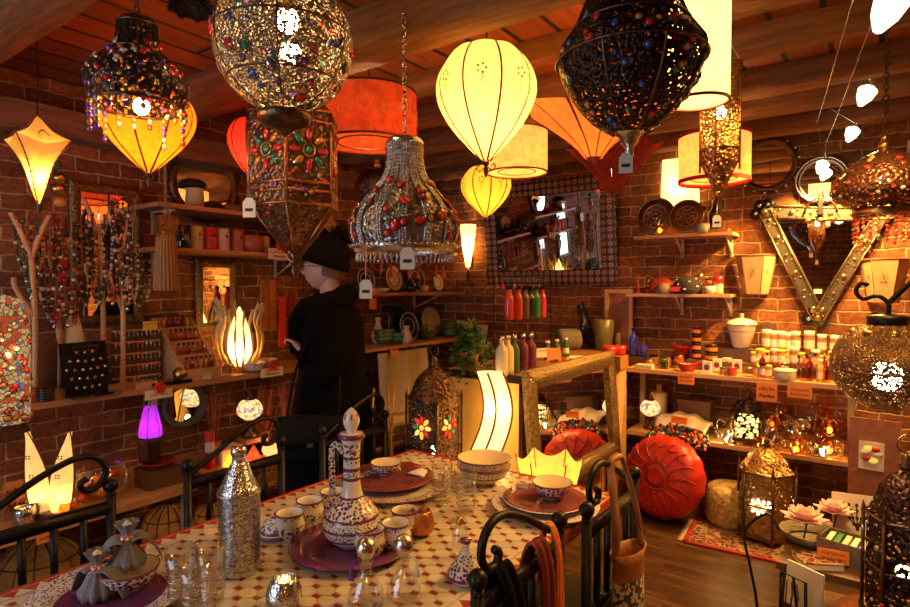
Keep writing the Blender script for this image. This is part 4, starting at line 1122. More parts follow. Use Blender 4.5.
# unseen half of the shop: spotlights added out of view as fill light
for i, (x, y) in enumerate([(-1.6, -.5), (-2.7, .2), (.6, -.4), (-.4, .4)]):
    t = thing('ceiling_spotlight', ['added unseen white glass fill spotlight over the shop entrance', 'added unseen white glass fill spotlight over the jewellery shelf', 'added unseen white glass fill spotlight by the side wall', 'added unseen white glass fill spotlight over the near end of the table'][i], 'spotlight', (x, y, 2.45))
    MB().lathe([(.012, .055), (.03, .045), (.052, 0), (.048, -.03), (.003, -.055)], M['spotglass'], 14).build('glass_cone', t); MB().tube([(0, 0, .05), (0, 0, .27)], .003, M['silver'], 5).build('support_rod', t)
    spot(t, (0, 0, -.08), [5, 4, 30, 6][i], WARM, .04)
# ================================================================= tiled table
def tile_table():
    xa, xb, ya, yb, zt = -1.95, -.86, .28, 2.30, .75
    t = thing('tiled_table', 'long table topped with pale mosaic tiles, red dots and a red and white zigzag border', 'table', ((xa + xb) / 2, (ya + yb) / 2, 0))
    w, l = (xb - xa) / 2, (yb - ya) / 2
    b = MB(); b.box((0, 0, zt - .022), (2 * w, 2 * l, .036), M['grout'])
    rg = random.Random(1)
    bw = .055; iw, il = w - bw, l - bw
    a, c = .042, .034   # lattice half pitches
    def clipbox(poly):
        out = [(max(-iw, min(iw, x)), max(-il, min(il, y))) for x, y in poly]; return out
    ni, nj = int(iw / a) + 2, int(il / c) + 2
    for i in range(-ni, ni + 1):
        for j in range(-nj, nj + 1):
            x, y = i * a, j * c
            if abs(x) > iw + a or abs(y) > il + c: continue
            if (i + j) % 2 == 0:
                dx, dy = .0125, .0125
                poly = [(x + a - dx, y - dy * c / a), (x + a - dx, y + dy * c / a), (x + dx, y + c - dy * c / a), (x - dx, y + c - dy * c / a), (x - a + dx, y + dy * c / a), (x - a + dx, y - dy * c / a), (x - dx, y - c + dy * c / a), (x + dx, y - c + dy * c / a)]
                poly = [(x + (px_ - x) * .955, y + (py_ - y) * .955) for px_, py_ in poly]; m = M['tile'][rg.randrange(4)]; h = .0012
            else:
                s = .0105; poly = [(x - s * 1.15, y - s * .62), (x + s * 1.15, y - s * .62), (x + s * 1.15, y + s * .62), (x - s * 1.15, y + s * .62)]; m = M['tdot']; h = .0016
            poly = clipbox(poly)
            ar = sum(poly[k][0] * poly[(k + 1) % len(poly)][1] - poly[(k + 1) % len(poly)][0] * poly[k][1] for k in range(len(poly)))
            if abs(ar) < 2e-5: continue
            b.add([(p[0], p[1], zt - .004 + h) for p in poly], [tuple(range(len(poly)))], m)
    b.build('tile_mosaic_top', t)
    b = MB(); z = zt - .0025
    def band(x0, y0, x1, y1, nx, ny):
        n = int(round(math.hypot(x1 - x0, y1 - y0) / .05)); 
        for k in range(n):
            for h in (0, 1):
                p = [(x0 + (x1 - x0) * (k + q) / n, y0 + (y1 - y0) * (k + q) / n) for q in (0, 1, .5)]
                o0, o1 = .008, bw - .008
                if h == 0: tri = [(p[0][0] + nx * o0, p[0][1] + ny * o0), (p[1][0] + nx * o0, p[1][1] + ny * o0), (p[2][0] + nx * o1, p[2][1] + ny * o1)]; m = M['tred']
                else:
                    q = (x0 + (x1 - x0) * (k + 1.5) / n, y0 + (y1 - y0) * (k + 1.5) / n)
                    if k == n - 1: continue
                    tri = [(p[2][0] + nx * o1, p[2][1] + ny * o1), (p[1][0] + nx * o0, p[1][1] + ny * o0), (q[0] + nx * o1, q[1] + ny * o1)]; m = M['tile'][0]
                if (tri[1][0] - tri[0][0]) * (tri[2][1] - tri[0][1]) - (tri[2][0] - tri[0][0]) * (tri[1][1] - tri[0][1]) < 0: tri = tri[::-1]
                b.add([(q_[0], q_[1], z) for q_ in tri], [(0, 1, 2)], m)
    band(w, -l, w, l, -1, 0); band(-w, -l, -w, l, 1, 0); band(-w + bw, l, w - bw, l, 0, -1); band(-w + bw, -l, w - bw, -l, 0, 1)
    b.build('zigzag_border_tiles', t)
    b = MB()
    for s in (-1, 1):
        b.box((s * (w + .004), 0, zt - .022), (.008, 2 * l + .016, .042), M['tred']); b.box((0, s * (l + .004), zt - .022), (2 * w, .008, .042), M['tred'])
    b.build('red_edge_trim', t)
    for sx in (-1, 1):
        for sy in (-1, 1):
            b = MB(); b.tube([(sx * .17, sy * (l - .15), zt - .04), (sx * .15, sy * (l - .13), .4), (sx * .11, sy * (l - .18), .2), (sx * .16, sy * (l - .12), .0)], .014, M['iron'], 8); b.build('leg', t)
    return t
M['grout'] = pm('grout', (.42, .38, .30), .8, 0, .15, 40, .1)
M['tile'] = [pm('tile_%d' % i, c, .22, 0, .08, 12, .06, coat=.3) for i, c in enumerate([(.66, .60, .48), (.60, .55, .44), (.70, .64, .50), (.56, .52, .44)])]
M['tdot'] = pm('tile_dot_red', (.30, .03, .02), .25, 0, .2, 20, .05)
M['tred'] = pm('tile_border_red', (.42, .04, .025), .25, 0, .15, 20, .05)
tile_table()

# ================================================================= iron chairs (origin on the floor under the back's near post; +Y along the back, +X to the seat)
def iron_chair():
    t = thing('iron_chair', 'x', 'chair'); w = .44; hz = .86
    for y in (0, w):
        b = MB(); b.tube([(-.03, y, 0), (0, y, .35), (0, y, hz + .02)], .017, M['iron'], 8); b.build('back_post', t)
        b = MB(); b.sph((0, y, hz + .045), .026, M['iron'], 10); b.lathe([(.012, hz + .0), (.018, hz + .01), (.012, hz + .025)], M['iron'], 10, c=(0, y, 0)); b.build('ball_finial', t)
    for z, r in ((hz - .03, .016), (.56, .013)): MB().tube([(0, 0, z), (0, w, z)], r, M['iron'], 8, flat=1.5).build('back_rail', t)
    for k in range(1, 5): MB().tube([(0, w * k / 5, .56), (0, w * k / 5, hz - .03)], .012, M['iron'], 6).build('back_spindle', t)
    pts = [(0, -.01, hz), (0, .10, hz + .055), (0, .22, hz + .125), (0, .33, hz + .165), (0, .40, hz + .150), (0, .425, hz + .10), (0, .40, hz + .055), (0, .36, hz + .05), (0, .345, hz + .075), (0, .365, hz + .09)]
    MB().tube(prof3(pts, 5), .0115, M['iron'], 7).build('scroll_crest', t)
    for y in (0.02, w - .02): MB().tube([(.40, y, .45), (.42, y, .22), (.40, y, 0)], .012, M['iron'], 7).build('front_leg', t)
    b = MB()
    for y in (.01, w - .01): b.tube([(.0, y, .43), (.42, y, .43)], .010, M['iron'], 6)
    b.tube([(.42, .01, .43), (.42, w - .01, .43)], .010, M['iron'], 6); b.build('seat_frame', t)
    b = MB()
    def cush(u, v):
        e = 1 - (2 * u - 1) ** 6; f = 1 - (2 * v - 1) ** 6
        return (.01 + .42 * u, .01 + (w - .02) * v, .445 + .035 * max(0, e * f) ** .4)
    b.grid(cush, 10, 10, M['dleather'], .02); b.build('seat_cushion', t)
    return t
XL = -2.16
chairs = [((XL, .48), 0, 'black iron chair with arched scroll crest beside the purple plate with napkins'),
          ((XL, 1.20), 0, 'black iron chair with scroll crest right behind the silver bottle'),
          ((XL, 1.88), 0, 'black iron chair across the table, its crest against the dark coat of the person')]
for (x, y), rz, lab in chairs:
    place('iron_chair', iron_chair, (x, y, 0), rz, lab, 'chair')
for (x, y), lab in (((-.755, 1.57), 'black iron chair draped with scarves and a tag, beside the small tagine'),
                    ((-.72, 2.13), 'black iron chair with open scroll crest, a woven shoulder bag hanging on it')):
    place('iron_chair', iron_chair, (x, y, 0), PI, lab, 'chair')
def drape(name, label, cat, pts, w, mat, th=.004, side=(0, 1, 0), fringe=None, wav=.3):
    b = MB(); P = prof3(pts, 6); n = len(P) - 1; sd = Vector(side)
    b.grid(lambda u, v: P[int(round(v * n))] + sd * (u - .5) * w * (1 - wav * sin(v * PI)) + Vector((.006 * sin(u * 14 + v * 3), 0, 0)), 12, n, mat, th)
    t = thing(name, label, cat, (0, 0, 0)); b.build('cloth_body' if cat != 'belt' else 'strap_body', t)
    if fringe:
        b = MB(); e = P[-1]
        for k in range(12): q = e + sd * (k / 11 - .5) * w; b.tube([q, q + Vector((.003 * sin(k), 0, -fringe))], .003, mat, 4)
        b.build('tassel_fringe', t)
    return t
C1x = -.755
drape('burgundy_scarf', 'burgundy scarf hanging over the back of the iron chair by the tagine', 'scarf', [(C1x - .04, 1.42, .62), (C1x - .035, 1.42, .8), (C1x, 1.42, .895), (C1x + .035, 1.42, .8), (C1x + .04, 1.42, .5), (C1x + .04, 1.42, .3)], .10, pm('burgundy', (.16, .012, .02), .85, 0, .3, 40, .3), fringe=.05)
drape('orange_strap', 'orange leather strap looped over the top of the iron chair by the tagine', 'strap', [(C1x - .03, 1.50, .74), (C1x - .02, 1.5, .87), (C1x + .0, 1.5, .915), (C1x + .03, 1.5, .84), (C1x + .035, 1.5, .66)], .035, pm('orange_leather', (.70, .18, .04), .5))
drape('black_shawl', 'dark shawl bunched over the chair corner beside the table edge', 'shawl', [(C1x - .05, 1.26, .58), (C1x - .04, 1.25, .8), (C1x, 1.23, .90), (C1x + .045, 1.24, .78), (C1x + .05, 1.26, .45)], .11, M['coat'])
# bag on the second chair
def bag():
    p = PX(628, 592, -.655); t = thing('woven_shoulder_bag', 'small woven bag with tan leather trim hanging from a long strap on the iron chair', 'bag', p, R(-10))
    b = MB(); b.lathe([(.075, -.12), (.088, -.10), (.085, .06)], M['weave'], 20, sq=.42); b.build('woven_body', t)
    b = MB(); b.lathe([(.085, .06), (.080, .11), (.095, .15), (.090, .15), (.075, .11), (.08, .06)], M['leather'], 20, sq=.45); b.build('leather_mouth', t)
    b = MB(); b.lathe([(.001, -.125), (.06, -.125), (.078, -.12)], M['leather'], 20, sq=.42); b.build('leather_base', t)
    MB().tube(prof3([(0, .085, .13), (-.02, .09, .25), (-.05, .05, .42), (-.055, .01, .44), (-.05, -.03, .41), (0, -.08, .25), (0, -.085, .13)]), .008, M['leather'], 6, flat=1.8).build('long_strap', t)
M['weave'] = spots('bag_weave', [(0, (.65, .58, .48)), (.4, (.05, .07, .14)), (.7, (.6, .54, .45)), (.85, (.15, .1, .1))], 90, .9, 0, bump=.3)
bag()

# ================================================================= sales counter, mirror leaning on it
def counter():
    x0, x1, y0, y1, h = -2.12, -1.605, 2.84, 4.55, 1.10
    t = thing('sales_counter', 'wooden sales counter with a yellow painted end and black edged top', 'counter', ((x0 + x1) / 2, (y0 + y1) / 2, 0))
    w, l = x1 - x0, y1 - y0
    MB().box((0, .01, (h - .04) / 2), (w - .03, l - .02, h - .04), M['piney']).build('carcass', t)
    MB().box((0, -l / 2 + .0, (h - .04) / 2), (w - .02, .016, h - .045), M['ypaint']).build('end_panel', t)
    MB().box((0, 0, h - .02), (w + .02, l + .02, .04), M['ctop']).build('counter_top', t)
    b = MB(); b.box((0, -l / 2 - .014, h - .02), (w + .03, .008, .044), M['black']); b.box((w / 2 + .014, -l / 2 + .35, h - .02), (.008, .74, .044), M['black']); b.build('black_edge_trim', t)
    for k in range(4): MB().box((w / 2 - .01, -l / 2 + .2 + .4 * k, .52), (.012, .36, .9), M['piney']).build('front_panel', t)
    # rounded end cheek between counter and shelves
M['ypaint'] = pm('yellow_paint', (.80, .55, .18), .5, 0, .08, 8, .05)
M['ctop'] = pm('counter_wood', (.34, .15, .06), .35, 0, .3, 5, .1, stretch=(8, 1, 8))
counter()
def frame_mirror(t, W_, H_, fw, fmat, th=.03, glassm='mirror', prof_=True, rim=None):
    """frame in the local XZ plane, front towards -Y, centred on the origin; four mitred sides"""
    for a, (L_, off) in enumerate(((W_, H_ / 2), (H_, W_ / 2), (W_, H_ / 2), (H_, W_ / 2))):
        b = MB(); n = 6; vs = []
        for i in range(n + 1):
            u = i / n; dep = th * (.35 + .65 * sin(PI * (.12 + .76 * u)))
            inn = off - fw * u; hl = L_ / 2 - fw * u
            vs += [(-hl, -dep, inn), (hl, -dep, inn)]
        k0 = len(vs); vs += [(-L_ / 2, 0, off), (L_ / 2, 0, off), (-L_ / 2 + fw, 0, off - fw), (L_ / 2 - fw, 0, off - fw)]
        fs = [(2 * i, 2 * i + 1, 2 * i + 3, 2 * i + 2) for i in range(n)] + [(k0, k0 + 1, 1, 0), (2 * n, 2 * n + 1, k0 + 3, k0 + 2), (k0 + 1, k0, k0 + 2, k0 + 3), (k0, 0, 2, 4, 6, 8, 10, 12, k0 + 2), (1, k0 + 1, k0 + 3, 13, 11, 9, 7, 5, 3)]
        b.add(vs, fs, fmat, False, M=Matrix.Rotation(-a * PI / 2, 4, 'Y')); b.build('frame_side', t)
    MB().box((0, -.006, 0), (W_ - 2 * fw + .01, .006, H_ - 2 * fw + .01), M[glassm]).build('mirror_glass', t)
    if rim:
        b = MB(); x, z = W_ / 2 - fw, H_ / 2 - fw; b.tube([(-x, -.012, -z), (x, -.012, -z), (x, -.012, z), (-x, -.012, z)], .005, rim, 4, True); b.build('inner_rim', t)
    return t
M['emboss'] = spots('embossed_metal', [(0, (.26, .18, .08)), (.4, (.34, .24, .11)), (.7, (.17, .12, .055))], 110, .35, .9, bump=.9)
t = thing('embossed_mirror', 'big mirror in an embossed metal frame leaning on the front of the sales counter', 'mirror', (-1.53, 3.41, .765), PI / 2)
t.rotation_euler = (R(-4.5), 0, PI / 2); frame_mirror(t, 1.30, .76, .115, M['emboss'], .05)

# patterned wall mirror
def tile_frame_mat():
    m, nt, N, L = _new('ring_pattern_inlay'); v = _coord(nt)
    vm = N.new('ShaderNodeVectorMath'); vm.operation = 'MODULO'; vm.inputs[1].default_value = (.058, 10, .058); ad = N.new('ShaderNodeVectorMath'); ad.operation = 'ADD'; ad.inputs[1].default_value = (5.8 + .029, 5, 5.8 + .029)
    L.new(v, ad.inputs[0]); L.new(ad.outputs[0], vm.inputs[0])
    sb = N.new('ShaderNodeVectorMath'); sb.operation = 'SUBTRACT'; sb.inputs[1].default_value = (.029, 0, .029); L.new(vm.outputs[0], sb.inputs[0])
    mu = N.new('ShaderNodeVectorMath'); mu.operation = 'MULTIPLY'; mu.inputs[1].default_value = (1, 0, 1); L.new(sb.outputs[0], mu.inputs[0])
    ln = N.new('ShaderNodeVectorMath'); ln.operation = 'LENGTH'; L.new(mu.outputs[0], ln.inputs[0])
    sc = N.new('ShaderNodeMath'); sc.operation = 'MULTIPLY'; sc.inputs[1].default_value = 34; L.new(ln.outputs['Value'], sc.inputs[0])
    d, c_, r_ = (.03, .012, .01), (.72, .55, .33), (.30, .05, .03)
    col = _ramp(nt, sc.outputs[0], [(0, c_), (.15, d), (.42, c_), (.60, d), (.80, r_), (.93, d)], 'CONSTANT')
    p = _bsdf(nt, col, .4); _out(nt, p.outputs[0]); return m
M['inlay'] = tile_frame_mat()
pa, pb = PY(487, 188, BACK - .05), PY(617, 285, BACK - .05)
t = thing('patterned_mirror', 'wall mirror in a wide frame with inlaid ring pattern on the brick wall', 'mirror', ((pa.x + pb.x) / 2, BACK - .012, (pa.z + pb.z) / 2))
t.rotation_euler = (R(6), 0, 0); t.location.y = BACK - .075
frame_mirror(t, pb.x - pa.x, pa.z - pb.z, .125, M['inlay'], .022, rim=M['black'])

# ================================================================= shelves
def shelf(name, x0, x1, y0, y1, z, th, mat, label, brackets=None, supports=None, lip=None):
    t = thing(name, label, 'shelf', ((x0 + x1) / 2, (y0 + y1) / 2, z))
    MB().box((0, 0, -th / 2), (x1 - x0, y1 - y0, th), mat).build('shelf_board', t)
    for (x, y) in (brackets or []):
        b = MB(); lx, ly = x - (x0 + x1) / 2, y - (y0 + y1) / 2
        b.box((lx, ly, -th - .07), (.022, .012, .14), M['bracket']); 
        if abs(y - y1) < .06: b.tube([(lx, ly, -th - .13), (lx, ly - (y1 - y0) * .7, -th - .01)], .008, M['bracket'], 5); b.box((lx, ly - (y1 - y0) * .4, -th - .006), (.02, (y1 - y0) * .8, .01), M['bracket'])
        else: b.tube([(lx, ly, -th - .13), (lx + (x1 - x0) * .7, ly, -th - .01)], .008, M['bracket'], 5); b.box((lx + (x1 - x0) * .4, ly, -th - .006), ((x1 - x0) * .8, .02, .01), M['bracket'])
        b.build('metal_bracket', t)
    for (x, y, zb) in (supports or []):
        MB().box((x - (x0 + x1) / 2, y - (y0 + y1) / 2, (zb - z - th) / 2 + 0), (.035, .035, z - th - zb), M['cream2']).build('support_post', t)
    return t
M['bracket'] = pm('bracket_white', (.62, .55, .42), .5, 0, .1, 20, .05)
M['cream2'] = pm('post_cream', (.45, .33, .18), .6, 0, .2, 20, .05)
# back wall
shelf('wall_shelf', -1.50, -.81, 4.38, BACK - .005, 1.985, .022, M['pinex'], 'upper pine shelf on white brackets holding the carved plates', [(-1.2, BACK - .012), (-.86, BACK - .012)])
shelf('wall_shelf', -1.56, -.82, 4.38, BACK - .005, 1.55, .022, M['pinex'], 'pine shelf on white brackets holding the spotted hats and small jars', [(-1.2, BACK - .012), (-.86, BACK - .012)])
shelf('long_wall_shelf', -1.50, -.10, 4.235, BACK - .005, 1.00, .03, M['pinex'], 'long upper pine shelf crowded with spice jars along the brick wall', None, [(-1.46, 4.5, .53), (-.12, 4.5, .53)])
shelf('long_wall_shelf', -1.50, -.06, 4.25, BACK - .005, .53, .03, M['pinex'], 'long lower pine shelf with glassware and the small black lantern', None, [(-1.46, 4.5, 0), (-.6, 4.5, 0), (-.09, 4.5, 0)])
t = thing('wooden_cheek_panel', 'curved wooden panel closing the gap between sales counter and brick-wall shelves', 'panel', (-1.545, 4.17, 0))
MB().prism([(-.045, -.06), (.0, -.075), (.03, -.05), (.045, 0), (.045, .08), (-.045, .08)], 0, .995, M['pine']).build('cheek_board', t)
MB().box((0, 0, 1.045), (.11, .17, .1), M['ctop']).build('top_cap', t)
# riser steps on the long shelf
t = thing('shelf_riser', 'low dark riser lifting the rear rows of jars on the long upper shelf', 'riser', (-.62, 4.50, 1.0))
MB().box((0, -.04, .035), (1.0, .09, .07), M['oak']).build('lower_step', t); MB().box((0, .055, .08), (1.0, .09, .16), M['oak']).build('upper_step', t)
# side wall with jewellery
shelf('long_side_shelf', LEFT + .005, -3.20, .35, 2.80, 1.05, .03, M['piney'], 'long wooden shelf with jewellery and scent bottles along the side wall', None, [(-3.23, 1.60, .521), (-3.23, .6, .521), (-3.23, 2.74, .521)])
shelf('low_side_shelf', LEFT + .005, -3.0, .40, 1.72, .52, .035, M['piney'], 'low side shelf under the jewellery, holding the leaf lamp and glass ball', None, [(-3.05, .45, 0), (-3.05, 1.68, 0)])
shelf('low_side_shelf', LEFT + .005, -3.05, 1.84, 2.78, .52, .035, M['piney'], 'low side shelf under the scent bottles, holding the paper goods', None, [(-3.1, 2.0, 0), (-3.1, 2.74, 0)])
shelf('side_wall_shelf', LEFT + .005, -3.30, 1.68, 2.86, 2.085, .025, M['piney'], 'upper side-wall shelf with hats above the coloured canisters', [(LEFT + .012, 1.8), (LEFT + .012, 2.7)])
shelf('side_wall_shelf', LEFT + .005, -3.30, 1.68, 2.86, 1.83, .025, M['piney'], 'side-wall shelf carrying the row of coloured canisters', [(LEFT + .012, 1.8), (LEFT + .012, 2.7)])
shelf('side_wall_shelf', LEFT + .005, -3.16, 3.02, 4.58, 1.12, .025, M['piney'], 'side-wall shelf stacked with green crockery', [(LEFT + .012, 3.2), (LEFT + .012, 4.3)])
shelf('side_wall_shelf', LEFT + .005, -3.20, 3.02, 4.58, 1.555, .025, M['piney'], 'side-wall shelf with black and white pottery above the green crockery', [(LEFT + .012, 3.2), (LEFT + .012, 4.3)])
shelf('side_wall_shelf', LEFT + .005, -3.30, 3.02, 4.58, 1.93, .025, M['piney'], 'topmost side-wall shelf beyond the canisters, near the room corner', [(LEFT + .012, 3.2), (LEFT + .012, 4.3)])
# ================================================================= the visitor
def skin_chain(name, verts, edges, radii, mat, parent, sub=2, root=0):
    me = bpy.data.meshes.new(name); me.from_pydata([tuple(v) for v in verts], edges, []); me.materials.append(mat)
    o = bpy.data.objects.new(name, me); COL.objects.link(o); o.parent = parent
    m = o.modifiers.new('skin', 'SKIN'); m.use_smooth_shade = True
    for i, r in enumerate(radii):
        sv = me.skin_vertices[0].data[i]; sv.radius = (r, r) if not isinstance(r, tuple) else r; sv.use_root = (i == root)
    s = o.modifiers.new('sub', 'SUBSURF'); s.levels = s.render_levels = sub
    return o
def person():
    base = PD(332, 300, 3.24); 
    # local frame: +X is where the person looks
    hd = math.atan2(-sin(YAW), -cos(YAW)) + R(2)
    t = thing('person', 'person in a dark coat and black bobble hat, side-on, looking at the shelves', 'person', (base.x, base.y, 0), hd)
    # body: pelvis, spine, neck, arms, legs as one surface
    V = [(0, 0, .95), (0, 0, 1.12), (-.01, 0, 1.30), (-.015, 0, 1.42), (.0, 0, 1.50), (.015, 0, 1.56),      # 0-5
         (-.015, .17, 1.40), (-.03, .23, 1.18), (.08, .17, 1.13), (.13, .10, 1.22),                           # 6-9 left arm
         (-.015, -.17, 1.40), (-.03, -.23, 1.18), (.08, -.17, 1.13), (.14, -.08, 1.22),                       # 10-13 right arm
         (0, .09, .88), (.02, .10, .50), (0, .10, .09), (.10, .11, .045),                                     # 14-17
         (0, -.09, .88), (-.01, -.10, .50), (-.05, -.10, .09), (.05, -.11, .045)]                             # 18-21
    E_ = [(0, 1), (1, 2), (2, 3), (3, 4), (4, 5), (3, 6), (6, 7), (7, 8), (8, 9), (3, 10), (10, 11), (11, 12), (12, 13), (0, 14), (14, 15), (15, 16), (16, 17), (0, 18), (18, 19), (19, 20), (20, 21)]
    rad = [.13, .12, .13, .10, .055, .052, .06, .048, .038, .028, .06, .048, .038, .028, .085, .058, .042, .036, .085, .058, .042, .036]
    skin_chain('body', V, E_, rad, M['coat'], t)
    # head, one surface with nose, brow, lips and chin
    b = MB(); hc = Vector((.045, 0, 1.655)); nu, nv = 32, 26; vs = []
    for j in range(nv + 1):
        th = PI * j / nv
        for i in range(nu):
            ph = 2 * PI * i / nu; d = Vector((sin(th) * cos(ph), sin(th) * sin(ph), -cos(th)))
            x, y, z = d.x * .098, d.y * .076, d.z * .118
            fr = max(0, d.x)
            if z < -.03: x *= 1 - .20 * min(1, (-z - .03) / .09) if d.x < 0 else 1; y *= 1 - .30 * min(1, (-z - .03) / .09)
            if d.x < 0 and z > -.02: x *= 1.08
            g = lambda zc, s, yw: math.exp(-((z - zc) / s) ** 2) * math.exp(-(y / yw) ** 2) * (fr > .2)
            x += .027 * g(-.022, .014, .013) + .014 * g(.004, .020, .010) + .008 * g(-.055, .008, .022) + .007 * g(-.066, .008, .02) + .010 * g(-.098, .016, .02) + .005 * g(.028, .010, .04)
            for sy in (-1, 1): x -= .010 * math.exp(-((z - .008) / .012) ** 2) * math.exp(-((y - sy * .032) / .013) ** 2) * (fr > .2)
            x -= .004 * g(-.0605, .003, .02)
            vs.append(hc + Vector((x, y, z)))
    fs = [(j * nu + i, j * nu + (i + 1) % nu, (j + 1) * nu + (i + 1) % nu, (j + 1) * nu + i) for j in range(nv) for i in range(nu)]
    b.add(vs, fs, M['skin'], True); b.lathe([(.058, 1.46), (.052, 1.52), (.052, 1.60)], M['skin'], 18, c=(.012, 0, 0))
    for sy in (-1, 1):
        b.sph(hc + Vector((-.012, sy * .077, -.005)), .03, M['skin'], 10, (.55, .3, 1.05)); b.sph(hc + Vector((-.008, sy * .082, -.003)), .018, M['skin'], 8, (.5, .3, 1.05))
    b.build('head', t)
    for sy in (-1, 1):
        b = MB(); b.sph(hc + Vector((.078, sy * .032, .008)), .0125, M['white'], 10); b.sph(hc + Vector((.087, sy * .032, .008)), .006, M['ink'], 8)
        b.tube([hc + Vector((.092, sy * .018, .028)), hc + Vector((.096, sy * .032, .032)), hc + Vector((.082, sy * .050, .027))], .0035, M['hair'], 5); b.build('eye', t)
    # glasses
    b = MB()
    for sy in (-1, 1):
        b.tube([hc + Vector((.104, sy * (.033 + .021 * cos(g)), .004 + .016 * sin(g))) for g in [2 * PI * k / 14 for k in range(14)]], .0018, M['black'], 5, True)
        b.tube([hc + Vector((.104, sy * .054, .008)), hc + Vector((.05, sy * .080, .010)), hc + Vector((-.005, sy * .083, .008)), hc + Vector((-.018, sy * .083, -.006))], .0018, M['black'], 5)
    b.tube([hc + Vector((.104, -.012, .008)), hc + Vector((.109, 0, .012)), hc + Vector((.104, .012, .008))], .0018, M['black'], 5); b.build('glasses', t)
    # grey hair below the hat
    b = MB(); b.grid(lambda u, v: hc + Vector(((-.0 - .108 * cos((u - .5) * 3.0)), .090 * sin((u - .5) * 3.3), .02 - .062 * v - .02 * sin(PI * u))), 16, 6, M['hair'], .008); b.build('hair', t)
    # hat with pompom
    b = MB(); b.lathe(prof([(.106, -.02), (.113, .02), (.110, .07), (.085, .115), (.035, .14), (.002, .146)], 18), M['knit'], 28, c=(0, 0, 0), M=Mloc(hc + Vector((-.012, 0, .035)), ry=R(-16)), sq=1.12)
    b.build('knit_cap', t)
    b = MB(); b.lathe([(.107, -.025), (.119, -.02), (.121, .02), (.110, .028)], M['knit'], 28, M=Mloc(hc + Vector((-.012, 0, .035)), ry=R(-16)), sq=1.12); b.build('cap_cuff', t)
    b = MB(); pc = hc + Vector((-.085, 0, .175)); b.sph(pc, .042, M['knit'], 14); rg = random.Random(3)
    for k in range(150):
        d = Vector((rg.gauss(0, 1), rg.gauss(0, 1), rg.gauss(0, 1))).normalized(); b.tube([pc + d * .03, pc + d * rg.uniform(.048, .058)], .0035, M['knit'], 3)
    b.build('pompom', t)
    # coat: lofted body
    secs = [(.52, .01, .25, .27), (.70, .01, .235, .255), (.95, .0, .205, .235), (1.10, 0, .175, .215), (1.25, -.005, .17, .225), (1.36, -.012, .160, .225), (1.43, -.01, .13, .18), (1.48, .005, .095, .11), (1.52, .01, .088, .095)]
    def coat(u, v):
        k = v * (len(secs) - 1); i = int(min(k, len(secs) - 2)); f = k - i; f = f * f * (3 - 2 * f) * .5 + f * .5
        z, cx, rx, ry = [secs[i][q] * (1 - f) + secs[i + 1][q] * f for q in range(4)]
        a = 2 * PI * u + .0; fold = 1 + (.02 * sin(9 * a) + .012 * sin(17 * a + 2)) * max(0, 1 - v * 1.3)
        return (cx + rx * cos(a) * fold, ry * sin(a) * fold, z)
    MB().grid(coat, 48, 30, M['coat'], .006).build('coat_body', t)
    for s in (1, -1):
        pts = [(-.02, s * .165, 1.41), (-.035, s * .225, 1.30), (-.035, s * .245, 1.17), (.02, s * .225, 1.11), (.08, s * .17, 1.13), (.125, s * .105, 1.205)]
        b = MB(); P = prof3(pts, 5); b.tube(P, [.082 - .034 * (i / (len(P) - 1)) + .004 * sin(i * 1.8) for i in range(len(P))], M['coat'], 14); b.build('coat_sleeve', t)
        # hand: palm and five fingers, closed round a small booklet
        h = Vector((.145, s * .085, 1.22)); q = Matrix.Translation(h) @ Matrix.Rotation(R(-45), 4, 'Y') @ Matrix.Rotation(R(-18 * s), 4, 'Z')
        Vv = [(-.03, 0, 0), (.012, 0, 0), (.045, 0, .0)]; Ee = [(0, 1), (1, 2)]; rr = [(.022, .016), (.03, .014), (.032, .012)]
        for k, (yy, l) in enumerate(((-.027, .85), (-.009, 1.0), (.009, .95), (.026, .75))):
            n0 = len(Vv); Vv += [(.058, yy, 0), (.085 * (.9 + .1 * l), yy * 1.05, -.006 - .004), (.098 * (.9 + .1 * l), yy, -.03 * l), (.086, yy, -.050 * l)]
            Ee += [(2, n0), (n0, n0 + 1), (n0 + 1, n0 + 2), (n0 + 2, n0 + 3)]; rr += [.0092, .0088, .008, .007]
        n0 = len(Vv); Vv += [(.0, -s * .030, -.006), (.03, -s * .048, -.014), (.055, -s * .045, -.026)]; Ee += [(1, n0), (n0, n0 + 1), (n0 + 1, n0 + 2)]; rr += [.011, .010, .008]
        skin_chain('hand', [tuple(q @ Vector(v)) for v in Vv], Ee, rr, M['skin'], t, 1)
    # big collar / scarf
    b = MB(); P = [(.0 + (.115 + .02 * sin(a)) * cos(a) + .02, (.105) * sin(a), 1.475 + .045 * cos(a + 2.8) + .01 * sin(3 * a)) for a in [2 * PI * k / 26 for k in range(26)]]
    b.tube(P, .045, M['coat'], 10, True, flat=1.3); b.build('collar_scarf', t)
    b = MB(); b.tube(prof3([(.115, .02, 1.46), (.165, .03, 1.38), (.175, .02, 1.28), (.165, .02, 1.2)]), .038, M['coat'], 9, flat=1.5); b.build('scarf_end', t)
    for s in (-1, 1):
        b = MB(); x = .02 if s > 0 else -.03
        b.lathe([(.048, .0), (.05, .05), (.056, .30), (.060, .36), (.055, .36)], M['dleather'], 14, c=(x - .01, s * .105, 0)); b.sph((x + .06, s * .11, .035), .05, M['dleather'], 12, (1.9, .85, .75)); b.build('boot', t)
    t.scale = (1.03,) * 3
    return t, base, hd
PT, PB, PH = person()
